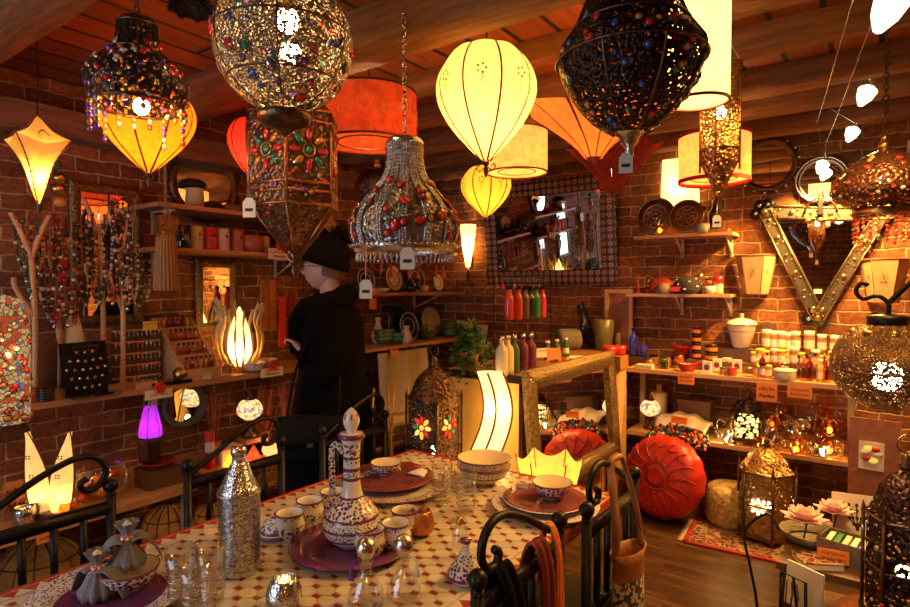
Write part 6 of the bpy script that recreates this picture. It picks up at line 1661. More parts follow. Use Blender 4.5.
# second shelf: candlesticks, hats, cans
def bead_stick(m):
    def f():
        t = thing('beaded_candlestick', 'x', 'candlestick'); b = MB(); b.cyl((0, 0, 0), .024, .01, M[m], 14)
        for k in range(6): b.sph((0, 0, .02 + k * .019), .011, M[m] if k % 2 else M['brass'], 9)
        b.lathe([(.006, .125), (.014, .135), (.012, .137)], M['brass'], 10); b.build('beaded_stem', t); return t
    return f
pl('stick_r', bead_stick('red'), onS(638, 4.44, 1.5505), 'red beaded candlestick on the pine shelf beside the black hat', 'candlestick')
pl('stick_b', bead_stick('blackg'), onS(648, 4.44, 1.5505), 'black and brass beaded candlestick next to the red one', 'candlestick')
def cap_(m, r=.075, dots=None):
    def f():
        t = thing('cloth_hat', 'x', 'hat'); L(prof([(r * 1.0, 0), (r * 1.08, r * .35), (r * .9, r * .9), (r * .5, r * 1.25), (.002, r * 1.35)], 16), M[m], 'hat_crown', t, 24)
        if dots:
            b = MB()
            for k in range(14): a = k * 2.4; z = r * (.2 + .07 * k); rr = r * 1.05 * math.sqrt(max(.05, 1 - (z / (r * 1.4)) ** 2)); b.sph((rr * cos(a), rr * sin(a), z), .012, M[dots], 7, (1, 1, .5))
            b.build('white_spot_pattern', t)
        return t
    return f
M['rfelt'] = pm('red_felt', (.26, .015, .012), .9, 0, .3, 60, .4); M['gfelt'] = pm('brown_felt', (.20, .13, .09), .9, 0, .3, 60, .4); M['bfelt'] = pm('black_felt', (.015, .012, .014), .9, 0, .3, 60, .4)
pl('hat_r', cap_('rfelt'), onS(660, 4.52, 1.5505), 'crumpled red felt hat at the back of the pine shelf', 'hat', sc=1.3)
pl('hat_g', cap_('gfelt', .06), onS(664, 4.43, 1.5505), 'round grey-brown felt ball hat in front of the red hat', 'hat')
pl('hat_b', cap_('bfelt', .085, 'white'), onS(687, 4.46, 1.5505), 'black hat with white oval spots on the pine shelf', 'hat', sc=1.15)
t = thing('red_cardboard_tag', 'bright red rectangular card on the black hat with white spots', 'card', (PY(678, 300, 4.42).x, 4.36 + .0, 1.585)); MB().box((0, 0, 0), (.07, .003, .035), M['redink']).build('card_sheet', t)
pl('candle_pair', jar('glass', 'silver', .022, .13), onS(700, 4.46, 1.5505), 'tall clear glass jar next to the black spotted hat', 'jar')
pl('can_o', jar('orange', 'black', .022, .10), onS(708, 4.52, 1.5505), 'slim orange can behind the white ceramic cup on the pine shelf', 'can')
pl('wcup', mug('white'), onS(710, 4.42, 1.5505), 'white ceramic cup on the pine shelf near its end', 'cup', sc=1.1)
pl('redtin', jar('stone', 'red', .034, .075, None, .055, 1.05), onS(718, 4.47, 1.5505), 'grey can with a tall bright red top at the end of the pine shelf', 'can')
# --- items hung on the back wall
def round_mirror(px, py, r, lab, teeth=True, name='round_wall_mirror', fm='bronze'):
    c = PY(px, py, BACK - .02); t = thing(name, lab, 'mirror', (c.x, BACK - .004, c.z)); q = Matrix.Rotation(PI / 2, 4, 'X')
    b = MB(); b.lathe([(r, 0), (r, .02), (r * .93, .03), (r * .80, .018), (r * .78, .01), (r * .78, 0)], M[fm], 44, M=q)
    if teeth:
        for k in range(34): a = 2 * PI * k / 34; b.sph((r * 1.03 * cos(a), -.015, r * 1.03 * sin(a)), r * .07, M['silver' if k % 2 else 'bronze'], 6, (1, .6, 1))
    else:
        b.tube([(r * .97 * cos(g), -.03, r * .97 * sin(g)) for g in [2 * PI * k / 40 for k in range(40)]], .006, M['silver'], 5, True); b.tube([(r * .84 * cos(g), -.02, r * .84 * sin(g)) for g in [2 * PI * k / 40 for k in range(40)]], .005, M['silver'], 5, True)
    b.build('scalloped_frame', t)
    MB().lathe([(.001, .009), (r * .79, .009)], M['mirror'], 40, M=q).build('mirror_glass', t)
round_mirror(768, 165, .185, 'round wall mirror with a toothed metal rim, beside the red-rimmed drum shade')
round_mirror(822, 180, .155, 'smaller round mirror with silver ringed rim, behind the small spotlight', False)
round_mirror(203, 0, .01, 'x', False) if False else None
def arc_mirror():
    c = PX(205, 185, LEFT + .02); t = thing('toothed_round_mirror', 'dark toothed round mirror high on the side wall above the hats', 'mirror', (LEFT + .004, c.y, c.z), PI / 2)
    q = Matrix.Rotation(PI / 2, 4, 'X'); r = .24; b = MB(); b.lathe([(r, 0), (r, .02), (r * .93, .03), (r * .80, .018), (r * .78, 0)], M['bronze'], 40, M=q)
    for k in range(36): a = 2 * PI * k / 36; b.sph((r * 1.03 * cos(a), -.015, r * 1.03 * sin(a)), r * .05, M['bronze'], 6)
    b.build('scalloped_frame', t); MB().lathe([(.001, .009), (r * .79, .009)], M['mirror'], 36, M=q).build('mirror_glass', t)
arc_mirror()
# wooden triangle mirror with brass studs
def tri_mirror():
    a, b_, c = PY(765, 212, BACK - .03), PY(882, 215, BACK - .03), PY(818, 318, BACK - .03)
    t = thing('triangular_mirror', 'large studded wooden mirror shaped like a downward triangle on the brick wall', 'mirror', (c.x, BACK - .005, (a.z + c.z) / 2))
    P_ = [Vector((p.x - c.x, -.02, p.z - (a.z + c.z) / 2)) for p in (a, b_, c)]
    for i, (p, q, wd) in enumerate(((P_[0], P_[1], .09), (P_[0], P_[2], .085), (P_[1], P_[2], .085))):
        d = (q - p); l = d.length; ang = math.atan2(d.z, d.x); mid = (p + q) / 2 + Vector((0, -.004 * i, 0)); mx = Mloc(mid, ry=-ang)
        b = MB(); b.box((0, 0, 0), (l + .06, .03, wd), M['studwood'], M=mx); b.build('studded_beam', t)
        b = MB(); b.tube([(-l / 2, -.018, wd * .42), (l / 2, -.018, wd * .42)], .004, M['brass'], 5, M=mx); b.tube([(-l / 2, -.018, -wd * .42), (l / 2, -.018, -wd * .42)], .004, M['brass'], 5, M=mx)
        n = 6
        for k in range(n):
            x = -l / 2 + l * (k + .5) / n; b.sph((x, -.018, 0), .017 if k % 2 else .010, M['brass'], 9, (1, .5, 1), M=mx)
            for s in (-1, 1): b.sph((x + l / n * .3, -.018, s * wd * .22), .007, M['brass'], 6, (1, .5, 1), M=mx)
        b.build('brass_stud_trim', t)
    for p, s in ((P_[0], 1), (P_[1], 1), (P_[2], 1)):
        b = MB()
        for g in (2.2, 3.3, 1.2): b.lathe([(.001, .02), (.03, .02), (.042, .01), (.045, 0)], M['iron'], 16, M=Mloc(p + Vector((.055 * cos(g), 0, .055 * sin(g))), rx=PI / 2)); b.sph(p + Vector((.055 * cos(g), -.02, .055 * sin(g))), .014, M['silver'], 8)
        b.lathe([(.001, .02), (.05, .02), (.062, .0)], M['studwood'], 16, M=Mloc(p, rx=PI / 2)); b.sph(p + Vector((0, -.02, 0)), .02, M['brass'], 8); b.build('corner_boss', t)
    b = MB(); vs = [P_[0] * .92 + Vector((0, .012, 0)), P_[1] * .92 + Vector((0, .012, 0)), P_[2] * .92 + Vector((0, .012, 0))]; b.add(vs, [(0, 2, 1)], M['mirror']); b.build('mirror_glass', t)
    MB().box(P_[2] + Vector((0.0, -.04, .18)), (.045, .002, .03), M['paper']).build('price_label', t)
    m = (P_[0] + P_[1]) / 2; b = MB(); b.tube([m + Vector((.09 * cos(g), -.03, .10 * sin(g))) for g in [PI * k / 12 for k in range(13)]], .006, M['iron'], 5); b.lathe([(.018, -.03), (.014, .10), (.006, .14), (.001, .15)], M['blackg'], 12, c=m + Vector((0, -.03, .02)))
    for k in range(3):
        b.sph(m + Vector(((k - 1) * .07, -.03, -.045)), .02, M['brass'], 9, (1, .5, .8))
    b.build('arched_centre_ornament', t)
M['studwood'] = pm('stud_wood', (.045, .033, .022), .6, 0, .5, 60, .4)
tri_mirror()
# --- tall pine frame, glass lamp, barrel and cat on the counter
def onC(px, X, z=1.1): return (X, PX(px, 300, X).y, z + .0005)
t = thing('pine_picture_frame', 'empty pale pine frame leaning against the bricks behind the green glass vase', 'frame', (PY(617, 300, 4.52).x - .0, 4.56, 1.10))
b = MB(); 
for x in (-.10, .10): b.box((x, 0, .24), (.03, .02, .48), M['pine'])
for z in (.015, .465): b.box((0, 0, z), (.17, .02, .03), M['pine'])
b.build('frame_sides', t); MB().box((0, .006, .24), (.17, .004, .42), M['leather']).build('picture_board', t)
pl('gvase', lambda: (lambda t: (L([(.001, 0), (.055, 0), (.07, .14), (.067, .14), (.052, .006)], M['olive'], 'vase_body', t, 24), t)[-1])(thing('green_vase', 'x', 'vase')), onC(604, -1.74), 'olive green tapered vase standing on the counter before the pine frame', 'vase', sc=(1.15, 1.15, 1.75))
def cat():
    t = thing('black_cat_figurine', 'slim black cat figurine sitting upright on the sales counter', 'figurine', onC(587, -1.96), R(200))
    V = [(0, 0, .03), (0, 0, .09), (.01, 0, .16), (.02, 0, .205), (.035, 0, .235), (.065, 0, .232), (-.03, 0, .02), (.03, .02, .10), (.045, .022, .04), (.055, .022, .008), (.03, -.02, .10), (.045, -.022, .04), (.055, -.022, .008), (.028, .015, .255), (.03, .018, .275), (.028, -.015, .255), (.03, -.018, .275), (-.07, .02, .015), (-.05, .06, .012)]
    Ed = [(0, 1), (1, 2), (2, 3), (3, 4), (4, 5), (0, 6), (1, 7), (7, 8), (8, 9), (1, 10), (10, 11), (11, 12), (4, 13), (13, 14), (4, 15), (15, 16), (6, 17), (17, 18)]
    rd = [.045, .042, .03, .022, .026, .013, .038, .016, .011, .012, .016, .011, .012, .010, .003, .010, .003, .012, .008]
    skin_chain('cat_body', V, Ed, rd, M['blackg'], t, 2); t.scale = (1.35, 1.35, 1.4)
cat()
t = thing('wicker_barrel', 'grey drum-shaped basket lying on its side on the sales counter', 'basket', onC(568, -1.98)); L([(.001, -.09), (.075, -.09), (.082, -.06), (.085, 0), (.082, .06), (.075, .09), (.001, .09)], M['wick'], 'barrel_body', t, 26, M=Mloc((0, 0, .085), ry=R(90), rz=R(50)))
t = thing('bamboo_candle', 'pale cylindrical candle on the counter near the cobalt bottle', 'candle', onC(618, -1.68)); L([(.001, 0), (.022, 0), (.022, .13), (.001, .132)], M['olive2'], 'candle_body', t, 16); MB().tube([(0, 0, .13), (.002, 0, .145)], .0015, M['ink'], 4).build('wick', t)
t = thing('paper_bill', 'single sheet of white paper lying flat on the sales counter', 'paper', onC(577, -1.72)); MB().box((0, 0, .001), (.10, .16, .001), M['paper'], rz=.3).build('paper_sheet', t)
# counter front row: bottles, card, etc
CL = [('cream', 505), ('cream', 511), ('grn', 517), ('plumb', 526), ('plumb', 531)]
M['grn'] = pm('dark_green_glass', (.06, .12, .04), .15, coat=.5); M['plumb'] = pm('plum_glass', (.16, .03, .09), .15, coat=.5)
for (m, px), lab in zip(CL, ('pale squat bottle at the counter corner beside the ivy', 'cream bottle second from the ivy on the counter', 'dark green bottle on the counter between cream and plum ones', 'plum-coloured bottle next to the dark green one', 'plum-coloured bottle closest to the orange card')):
    pl('cb_' + m, bottle(m, 'silver', .024, .155, .4), (-1.68 - .02 * (px % 3), PX(px, 300, -1.68).y, 1.1005), lab, 'bottle', sc=1.45)
M['pinkb'] = pm('pink_enamel', (.65, .04, .10), .25, coat=.5); M['greenb'] = pm('green_enamel', (.02, .28, .10), .25, coat=.5); M['greyb'] = pm('grey_enamel', (.12, .10, .10), .25, coat=.5); M['redb'] = pm('red_enamel', (.60, .05, .03), .25, coat=.5)
ty = PY(530, 300, 4.30).x
for px, m, lab in ((509, 'redb', 'red enamel flask at the start of the row under the patterned mirror'), (518, 'redb', 'red enamel flask second in the row under the patterned mirror'), (525, 'greyb', 'grey enamel flask in the row under the patterned mirror'), (530, 'blackg', 'black flask in the row under the patterned mirror'), (536, 'greenb', 'bright green flask in the row under the patterned mirror'), (542, 'pinkb', 'pink flask at the end of the row under the patterned mirror')):
    pl('fl_' + m, bottle(m, 'black', .026, .20, .55), (-1.93, PX(px, 300, -1.93).y, 1.385), lab, 'flask', name='hanging_enamel_flask', sc=(1.25, 1.25, 1.1))
for px, lab in ((548, 'dark green bottle with white cap behind the orange card, near the flasks'), (557, 'dark green bottle with white cap between two alike'), (566, 'dark green bottle with white cap, the one by the basket')):
    pl('wc', bottle('grn', 'paper', .024, .13, .55, 'paper'), onC(px, -1.82), lab, 'bottle')
price_card((-1.60, PX(554, 300, -1.60).y, 1.165), PI / 2 - .5, .10, .12, 'orange lettered card standing on the counter before the bottles', ('', 'aaaa'), 'card')
price_card((-1.72, PX(543, 300, -1.72).y, 1.18), PI / 2 - .5, .09, .06, 'white price card between the plum bottle and the orange card', ('aaa',), 'paper')
t = thing('small_cactus_pot', 'tiny green succulent in an orange pot on the counter by the orange card', 'plant', onC(566, -1.62)); L([(.001, 0), (.018, 0), (.024, .045), (.001, .045)], M['orange'], 'pot', t, 14)
b = MB()
for k in range(12): a = k * 2.4; b.tube([(0, 0, .045), (.02 * cos(a), .02 * sin(a), .06 + .002 * k)], [.006, .001], M['leaf'], 5)
b.build('leaf_tuft', t)
def ivy():
    t = thing('trailing_ivy', 'trailing green ivy spilling over the yellow counter end beside the wave lamp', 'plant', (-2.02, 2.93, 1.10)); rg = random.Random(6)
    L([(.001, 0), (.045, 0), (.06, .09), (.054, .09), (.04, .01)], M['leather'], 'pot', t, 18)
    st = MB(); lf = MB()
    for k in range(13):
        a = rg.uniform(-2.5, .3); l = rg.uniform(.12, .34); up = rg.uniform(.02, .18)
        pts = [Vector((0, 0, .09)), Vector((.05 * cos(a), .05 * sin(a), .12 + up)), Vector((l * .5 * cos(a), l * .35 * sin(a), .08 + up * .6)), Vector((l * .7 * cos(a), max(-.17, l * .45 * sin(a)) - .02, -.05 - l * .4 + up))]
        P_ = prof3(pts, 5); st.tube(P_, .0018, M['leaf'], 4)
        for p in P_[2:]:
            for q in range(2):
                d = Vector((rg.uniform(-1, 1), rg.uniform(-1, .3), rg.uniform(-.5, .6))).normalized(); s = rg.uniform(.014, .026); sd = d.cross(Vector((0, 0, 1))).normalized(); c = p + d * s
                nrm = d.cross(sd) * s * .25
                lf.add([p + d * .004, c + sd * s * .8 + nrm, p + d * s * 2.0, c - sd * s * .8 + nrm, c - nrm], [(0, 1, 4), (1, 2, 4), (2, 3, 4), (3, 0, 4)], M['leaf'], True)
    st.build('stem', t); lf.build('ivy_leaves', t)
ivy()
# ================================================================= lower brick-wall shelf
M['rattan'] = spots('rattan_weave', [(0, (.42, .30, .15)), (.4, (.52, .38, .2)), (.7, (.33, .22, .1))], 45, .7, 0, bump=.8); M['linen'] = pm('beige_linen', (.50, .38, .22), .9, 0, .15, 60, .3)
LZ = .5305
rg = random.Random(21)
def votive(m, lit=False):
    def f():
        t = thing('votive_glass', 'x', 'candle holder'); L([(.001, .003), (.028, 0), (.036, .02), (.038, .05), (.033, .068), (.031, .068), (.035, .05), (.033, .02), (.001, .008)], M[m], 'glass_body', t, 18)
        if lit: MB().sph((0, 0, .02), .012, M['bulbs'], 8, (1, 1, 1.3)).build('candle_flame', t)
        return t
    return f
def goblet(m):
    def f():
        t = thing('wine_goblet', 'x', 'goblet'); L([(.028, 0), (.026, .003), (.004, .008), (.004, .05), (.018, .065), (.030, .09), (.032, .12), (.029, .145)], M[m], 'goblet_body', t, 16); return t
    return f
def tumb(m):
    def f():
        t = thing('small_tumbler', 'x', 'glass'); L([(.001, .004), (.024, 0), (.032, .08), (.030, .08), (.023, .01)], M[m], 'glass_body', t, 16); return t
    return f
def pot_(m):
    def f():
        t = thing('silver_teapot', 'x', 'teapot'); L(prof([(.02, 0), (.05, .02), (.055, .05), (.03, .085), (.02, .10), (.004, .12)], 16), M[m], 'pot_body', t, 18)
        MB().tube(prof3([(.05, 0, .05), (.08, 0, .06), (.09, 0, .10)]), [.010 - .0005 * i for i in range(9)], M[m], 7).build('spout', t)
        MB().tube(prof3([(-.03, 0, .09), (-.07, 0, .10), (-.075, 0, .05), (-.05, 0, .03)]), .004, M[m], 6).build('handle', t)
        MB().sph((0, 0, .125), .009, M[m], 8).build('lid_knob', t); return t
    return f
gk = [('v1', votive('amberglass', True), 'candle holder'), ('g1', goblet('glass'), 'goblet'), ('t1', tumb('glass'), 'glass'), ('v2', votive('cutglass'), 'candle holder'), ('g2', goblet('amberglass'), 'goblet'), ('p1', pot_('silver'), 'teapot'), ('v3', votive('hsilver', True), 'candle holder'), ('t2', tumb('shinygl'), 'glass'), ('g3', goblet('shinygl'), 'goblet')]
def grow(px0, px1, n, Y, z, ks, lab, grp, sc=(.85, 1.2)):
    x0, x1 = PY(px0, 300, Y).x, PY(px1, 300, Y).x
    for k in range(n):
        key, fn, c = gk[ks[k % len(ks)]]; pl(key, fn, (x0 + (x1 - x0) * (k + .5) / n, Y + rg.uniform(-.008, .008), z), lab, c, grp, rg.uniform(0, 6), rg.uniform(*sc))
grow(716, 738, 2, 4.31, LZ, [2, 7], 'clear tumbler on the lower shelf between pompom throw and black lantern', 'tumblers by the black lantern')
grow(724, 738, 2, 4.45, LZ, [5, 1], 'tall shiny vessel behind the tumblers next to the black lantern', 'vessels behind the tumblers')
pl('sb', pot_('silver'), onS(734, 4.40, LZ), 'silver teapot right beside the small black lantern, behind the tumblers', 'teapot', sc=1.3)
grow(757, 845, 9, 4.30, LZ, [0, 6, 2, 3, 0, 7, 6, 3, 2], 'small votive glass in the front row of the lower shelf', 'front row of votive glasses')
grow(762, 848, 9, 4.39, LZ, [1, 4, 7, 8, 1, 7, 4, 0, 2], 'goblet or glass in the middle row of the lower shelf', 'middle row of glassware', (1.1, 1.35))
t = thing('glass_riser', 'narrow ledge lifting the rear row of glassware on the lower shelf', 'riser', (PY(805, 300, 4.5).x, 4.51, LZ)); MB().box((0, 0, .05), (.46, .12, .10), M['oak']).build('step_block', t)
grow(770, 845, 9, 4.51, LZ + .1005, [0, 4, 7, 3, 6, 8, 4, 0, 1], 'shimmering vessel in the rear row of the lower shelf, under the long shelf', 'rear row of glassware', (1.1, 1.4))
for px, Y in ((728, 4.27), (768, 4.27), (797, 4.27), (826, 4.27)):  # burning tea candles added to brighten the dark lower shelf
    t = thing('fill_tea_candle', 'tea candle added as fill light on the lower shelf edge, ' + {728: 'beside the tumblers', 768: 'just past the black lantern', 797: 'midway along the votives', 826: 'near the shelf end'}[px], 'candle', onS(px, Y, LZ)); L([(.001, 0), (.018, 0), (.018, .014), (.001, .015)], M['silver'], 'metal_cup', t, 14); MB().sph((0, 0, .03), .007, M['bulb'], 8, (1, 1, 1.8)).build('candle_flame', t); lamp(t, (0, 0, .05), 1.6, WARM, .012)
t = thing('white_tapered_pot', 'plain cream tapered pot with a neck behind the mosaic lamp', 'pot', onS(660, 4.52, LZ)); L([(.001, 0), (.05, 0), (.068, .25), (.06, .26), (.02, .265), (.018, .32), (.001, .32)], M['cream'], 'pot_body', t, 24)
t = thing('dark_chest', 'dark small chest in the shade behind the pompom throw', 'chest', onS(697, 4.50, LZ)); MB().box((0, 0, .11), (.22, .14, .2), M['oak']).build('chest_body', t); MB().box((0, 0, .225), (.23, .15, .03), M['oak']).build('chest_lid', t); MB().sph((0, -.078, .12), .012, M['silver'], 8).build('lid_knob', t)
def pom():
    c = onS(684, 4.34, LZ); t = thing('pompom_throw', 'folded white throw with a thick fringe of coloured pompoms spilling over the lower shelf', 'throw', c)
    MB().grid(lambda u, v: ((u - .5) * .34 * (1 + .1 * sin(v * 3)), -.10 + .26 * v, .005 + .15 * sin(PI * (.12 + .76 * u)) ** .5 * sin(PI * (.18 + .6 * v)) + .008 * sin(u * 20)), 18, 12, M['paper'], .02).build('folded_cloth', t)
    b = MB(); rg = random.Random(5); ms = [M['redink'], M['blackg'], M['greenb'], M['yarn_b'], M['paper'], M['orange'], M['plumb']]
    for k in range(210):
        u = rg.random(); v = rg.random(); x = (u - .5) * .42; y = -.10 - .06 * v; z = .10 * (1 - v * 1.9) * sin(PI * (.1 + .8 * u)) + rg.uniform(-.01, .01)
        if z < .02: y = min(y, -.125)
        b.sph((x, y, z), rg.uniform(.010, .015), ms[rg.randrange(7)], 6)
    o = b.build('pompom_fringe', t); o['kind'] = 'stuff'
M['yarn_b'] = pm('blue_yarn', (.03, .10, .28), .9)
pom()
price_card((PY(682, 300, 4.24).x, 4.20, .665), 0, .11, .05, 'orange card lying on top of the white pompom throw', ('aaa',), 'card')
price_card((PY(687, 300, 4.23).x, 4.228, .955), 0, .11, .075, name='shelf_price_card', label='orange price card hanging from the long upper shelf below the boat bowl', lines=('aaaa', 'aa'), mat='card')
price_card((PY(768, 300, 4.22).x, 4.226, .915), 0, .12, .12, name='shelf_price_card', label='square orange price card hanging over the small black lantern', lines=('aaa', 'aaaaa'), mat='card')
price_card((PY(801, 300, 4.22).x, 4.226, .935), 0, .135, .075, name='shelf_price_card', label='wide orange price card hanging beneath the jars, near the ball lantern', lines=('aaaaa', 'aaa'), mat='card')
# ================================================================= floor by the back wall
def pouf():
    c = Vector((-1.165, 4.06, .275)); t = thing('leather_pouf', 'round red stitched leather pouf leaning on edge against the lower shelf', 'pouf', (c.x, c.y, .292)); t.rotation_euler = (R(76), 0, R(-12))
    r = .285; n = 16
    L(prof([(.001, -.11), (.16, -.12), (.25, -.085), (r, 0), (.25, .085), (.16, .115), (.06, .125), (.001, .125)], 40), M['pouf'], 'pouf_body', t, n * 4, lobes=n, amp=.03)
    b = MB()
    for k in range(n):
        a = 2 * PI * k / n; b.tube([((.10 + .165 * q) * cos(a + .12 * sin(q * PI)), (.10 + .165 * q) * sin(a + .12 * sin(q * PI)), .124 - .045 * q ** 2.5) for q in [j / 6 for j in range(7)]], .004, M['pouf'], 5)
        a2 = a + PI / n; b.tube([(.19 * cos(a) , .19 * sin(a), .112), (.225 * cos(a2), .225 * sin(a2), .102), (.19 * cos(a2 + PI / n), .19 * sin(a2 + PI / n), .112)], .003, M['pouf2'], 4)
    for rr, z in ((.10, .125), (.085, .127), (.05, .128)): b.tube([(rr * cos(g), rr * sin(g), z) for g in [2 * PI * k / 30 for k in range(30)]], .004, M['pouf2'], 5, True)
    b.build('stitch_seams', t)
    L([(.001, .124), (.085, .126), (.09, .12)], M['pouf2'], 'centre_disc', t, 30)
M['pouf'] = pm('red_leather', (.42, .014, .008), .42, 0, .2, 25, .3); M['pouf2'] = pm('red_leather_dark', (.30, .010, .007), .45, 0, .2, 25, .3)
pouf()
t = thing('rattan_stool', 'small beige woven stool with a barrel shape beside the red pouf', 'stool', (PZ(724, 520, 0).x + .05, 4.22, 0), .2); L(prof([(.12, 0), (.155, .04), (.165, .13), (.155, .22), (.12, .27), (.001, .275)], 16), M['rattan'], 'woven_body', t, 28)
M['rattan2'] = None
def rug():
    c = PZ(742, 548, 0); t = thing('patterned_rug', 'small red and cream patterned rug on the wooden floor under the lit lantern', 'rug', (-.56, 3.98, 0), R(4))
    MB().grid(lambda u, v: ((u - .5) * .80, (v - .5) * .40, .009 + .0015 * sin(u * 9) * sin(v * 7)), 24, 16, M['rug'], .008).build('rug_body', t)
    b = MB()
    for y in (-.20, .20): b.box((0, y, .007), (.81, .03, .010), M['rfelt'])
    for x in (-.40, .40): b.box((x, 0, .007), (.03, .41, .010), M['rfelt'])
    b.build('red_border_edging', t)
    for s in (-1, 1):
        b = MB()
        for k in range(40):
            y = -.19 + .38 * k / 39; b.tube([(s * .415, y, .006), (s * .45, y + .003 * (k % 3), .003)], .002, M['cream'], 4)
        b.build('fringe', t)
M['rug'] = spots('rug_pattern', [(0, (.13, .02, .015)), (.35, (.2, .13, .06)), (.55, (.09, .012, .012)), (.75, (.04, .03, .025)), (.88, (.24, .16, .08))], 26, .95, 0, bump=.3, edge=(.35, .22, .12))
rug()
# low display table at the side with flowers
def dpt(px, py, z): p = PZ(px, py, z); return p
c = Vector((-.16, 2.95, 0))
t = thing('low_display_table', 'low round-cornered dark display table laden with flowers, boxes and baskets', 'table', (-.06, 3.02, 0), 0)
MB().box((0, 0, .445), (.52, .62, .03), M['oak']).build('table_top', t); MB().box((0, 0, .12), (.46, .56, .02), M['oak']).build('lower_shelf', t)
for sx in (-1, 1):
    for sy in (-1, 1): MB().box((sx * .23, sy * .28, .215), (.035, .035, .43), M['oak']).build('leg', t)
def T2(px, Y, z=.461): return (PY(px, 300, Y).x, Y, z)
def flower(loc, label, s=1.0):
    t = thing('artificial_lotus', label, 'flower', loc); b = MB()
    for ring, (n, l, up) in enumerate(((8, .085, .25), (8, .07, .7), (6, .05, 1.2))):
        for k in range(n):
            a = 2 * PI * (k + ring * .5) / n
            b.grid(lambda u, v: (s * (l * v * cos(up)) * cos(a) - s * (u - .5) * .05 * sin(PI * (.1 + .85 * v)) * sin(a), s * (l * v * cos(up)) * sin(a) + s * (u - .5) * .05 * sin(PI * (.1 + .85 * v)) * cos(a), s * (.06 + l * v * sin(up) + .008 * (2 * u - 1) ** 2)), 4, 5, M['petal'], .0015)
    b.build('flower_petals', t); MB().sph((0, 0, .07 * s), .014 * s, M['yellow'], 8).build('flower_heart', t)
    MB().tube([(0, 0, 0), (.01, 0, .06 * s)], .004, M['leaf'], 5).build('stem', t)
M['petal'] = pm('pink_petal', (.75, .45, .45), .6, 0, .12, 20, .05)
flower(T2(808, 2.93, .50), 'big pale pink artificial lotus nearest the lit floor lantern', 1.15)
flower(T2(838, 3.12, .51), 'pale pink artificial lotus behind the grey open box', 1.0)
L_ = lambda *a, **k: L(*a, **k)
t = thing('flower_basket', 'dark basket holding the pink lotus flowers on the low table', 'basket', T2(816, 3.02)); L([(.001, 0), (.10, 0), (.13, .045), (.125, .045), (.095, .008)], M['wick'], 'basket_body', t, 24)
t = thing('open_card_box', 'grey open box holding small packets, on the low display table', 'box', T2(852, 2.90), R(-14)); b = MB()
for x, y, w_, d_ in ((0, -.075, .18, .006), (0, .075, .18, .006), (-.087, 0, .006, .15), (.087, 0, .006, .15)): b.box((x, y, .045), (w_, d_, .09), M['greyb'])
b.box((0, 0, .004), (.18, .15, .006), M['greyb']); b.build('box_sides', t)
b = MB(); 
for k in range(5): b.box((-.06 + .03 * k, 0, .045), (.02, .11, .075), M[('paper', 'greenb', 'cream', 'paper', 'olive2')[k]], rz=.1)
b.build('packet_contents', t)
x, y, z = T2(838, 2.80, .50)
price_card((x, y + .0, z), .15, .11, .055, 'orange price card before the grey open box on the low table', ('aaaa', 'aa'), 'card')
def tile_art(loc, rz, w, label, rx=R(14), motif='ink'):
    t = thing('tile_picture', label, 'tile', loc, rz); t.rotation_euler = (-rx, 0, rz); MB().box((0, 0, w / 2), (w, .012, w), M['paper']).build('glazed_tile', t)
    b = MB()
    for k in range(5):
        a = (k - 2) * .45; p = prof3([(0, -.0075, w * .2), (w * .2 * sin(a), -.0075, w * .45), (w * .38 * sin(a), -.0075, w * .75)]); b.tube(p, .0025, M[motif], 4)
        for q in p[::2]: b.sph(q, .008, M[motif], 5, (1, .2, 1))
    b.build('branch_print', t)
tile_art(T2(862, 3.18, .461), .2, .19, 'white tile painted with dark branches standing on the low display table')
tile_art((PZ(818, 572, .1).x - .02, PZ(818, 572, .1).y + .05, .0), -.7, .15, 'white branch-painted tile leaning at the table foot near the black cable', rx=R(16)) if 0 else None
x, y, z = T2(798, 2.60, .0)
t = thing('leaning_tile_stand', 'dark wire stand with a branch-painted tile, low at the corner of the display table', 'tile stand', (x, y, 0), R(-30))
b = MB(); b.tube([(-.06, 0, 0), (-.05, 0, .46), (.05, 0, .46), (.06, 0, 0)], .006, M['iron'], 6); b.tube([(0, .08, 0), (0, 0, .46)], .006, M['iron'], 6); b.tube([(-.06, -.03, .32), (.06, -.03, .32)], .005, M['iron'], 5); b.build('wire_easel', t)
MB().box((0, .022, .405), (.15, .01, .17), M['paper'], M=Mloc(rx=R(-6))).build('painted_tile', t)
b = MB()
for k in range(4): b.tube([(-.03 + .02 * k, -.030, .35), (-.035 + .025 * k, -.026, .40), (-.03 + .02 * k, -.022, .45)], .003, M['ink'], 4)
b.build('branch_print', t)
price_card((x - .03, y - .09, .035), R(-25), .05, .07, 'orange card at the foot of the branch-painted tile stand', ('a',), 'card')
def basket(loc, r, label): 
    t = thing('oval_copper_dish', label, 'dish', loc, .3); L([(.001, 0), (r * .6, 0), (r, .04), (r * .98, .045), (r * .58, .006), (.001, .005)], M['copper'], 'dish_body', t, 30, sq=.7)
basket((-.02, 2.88, .131), .19, 'wide oval copper dish on the lower shelf of the display table')
t = thing('green_candle', 'olive green candle standing in the copper dish under the low table top', 'candle', (.04, 2.90, .137)); L([(.001, 0), (.045, 0), (.045, .11), (.001, .11)], M['grn'], 'candle_body', t, 18)
t = thing('striped_book', 'flat patterned book lying between the lotus and the price card', 'book', T2(822, 2.78), .5); MB().box((0, 0, .011), (.15, .11, .022), M['paper']).build('pages', t); MB().box((0, 0, .0245), (.155, .115, .004), M['rug']).build('cover', t)
t = thing('kraft_paper_board', 'brown card board with a white lily collage leaning against the end of the shelves', 'picture', (PY(876, 300, 4.05).x, 4.05, 0), R(-6)); t.rotation_euler = (R(-4), 0, R(-6))
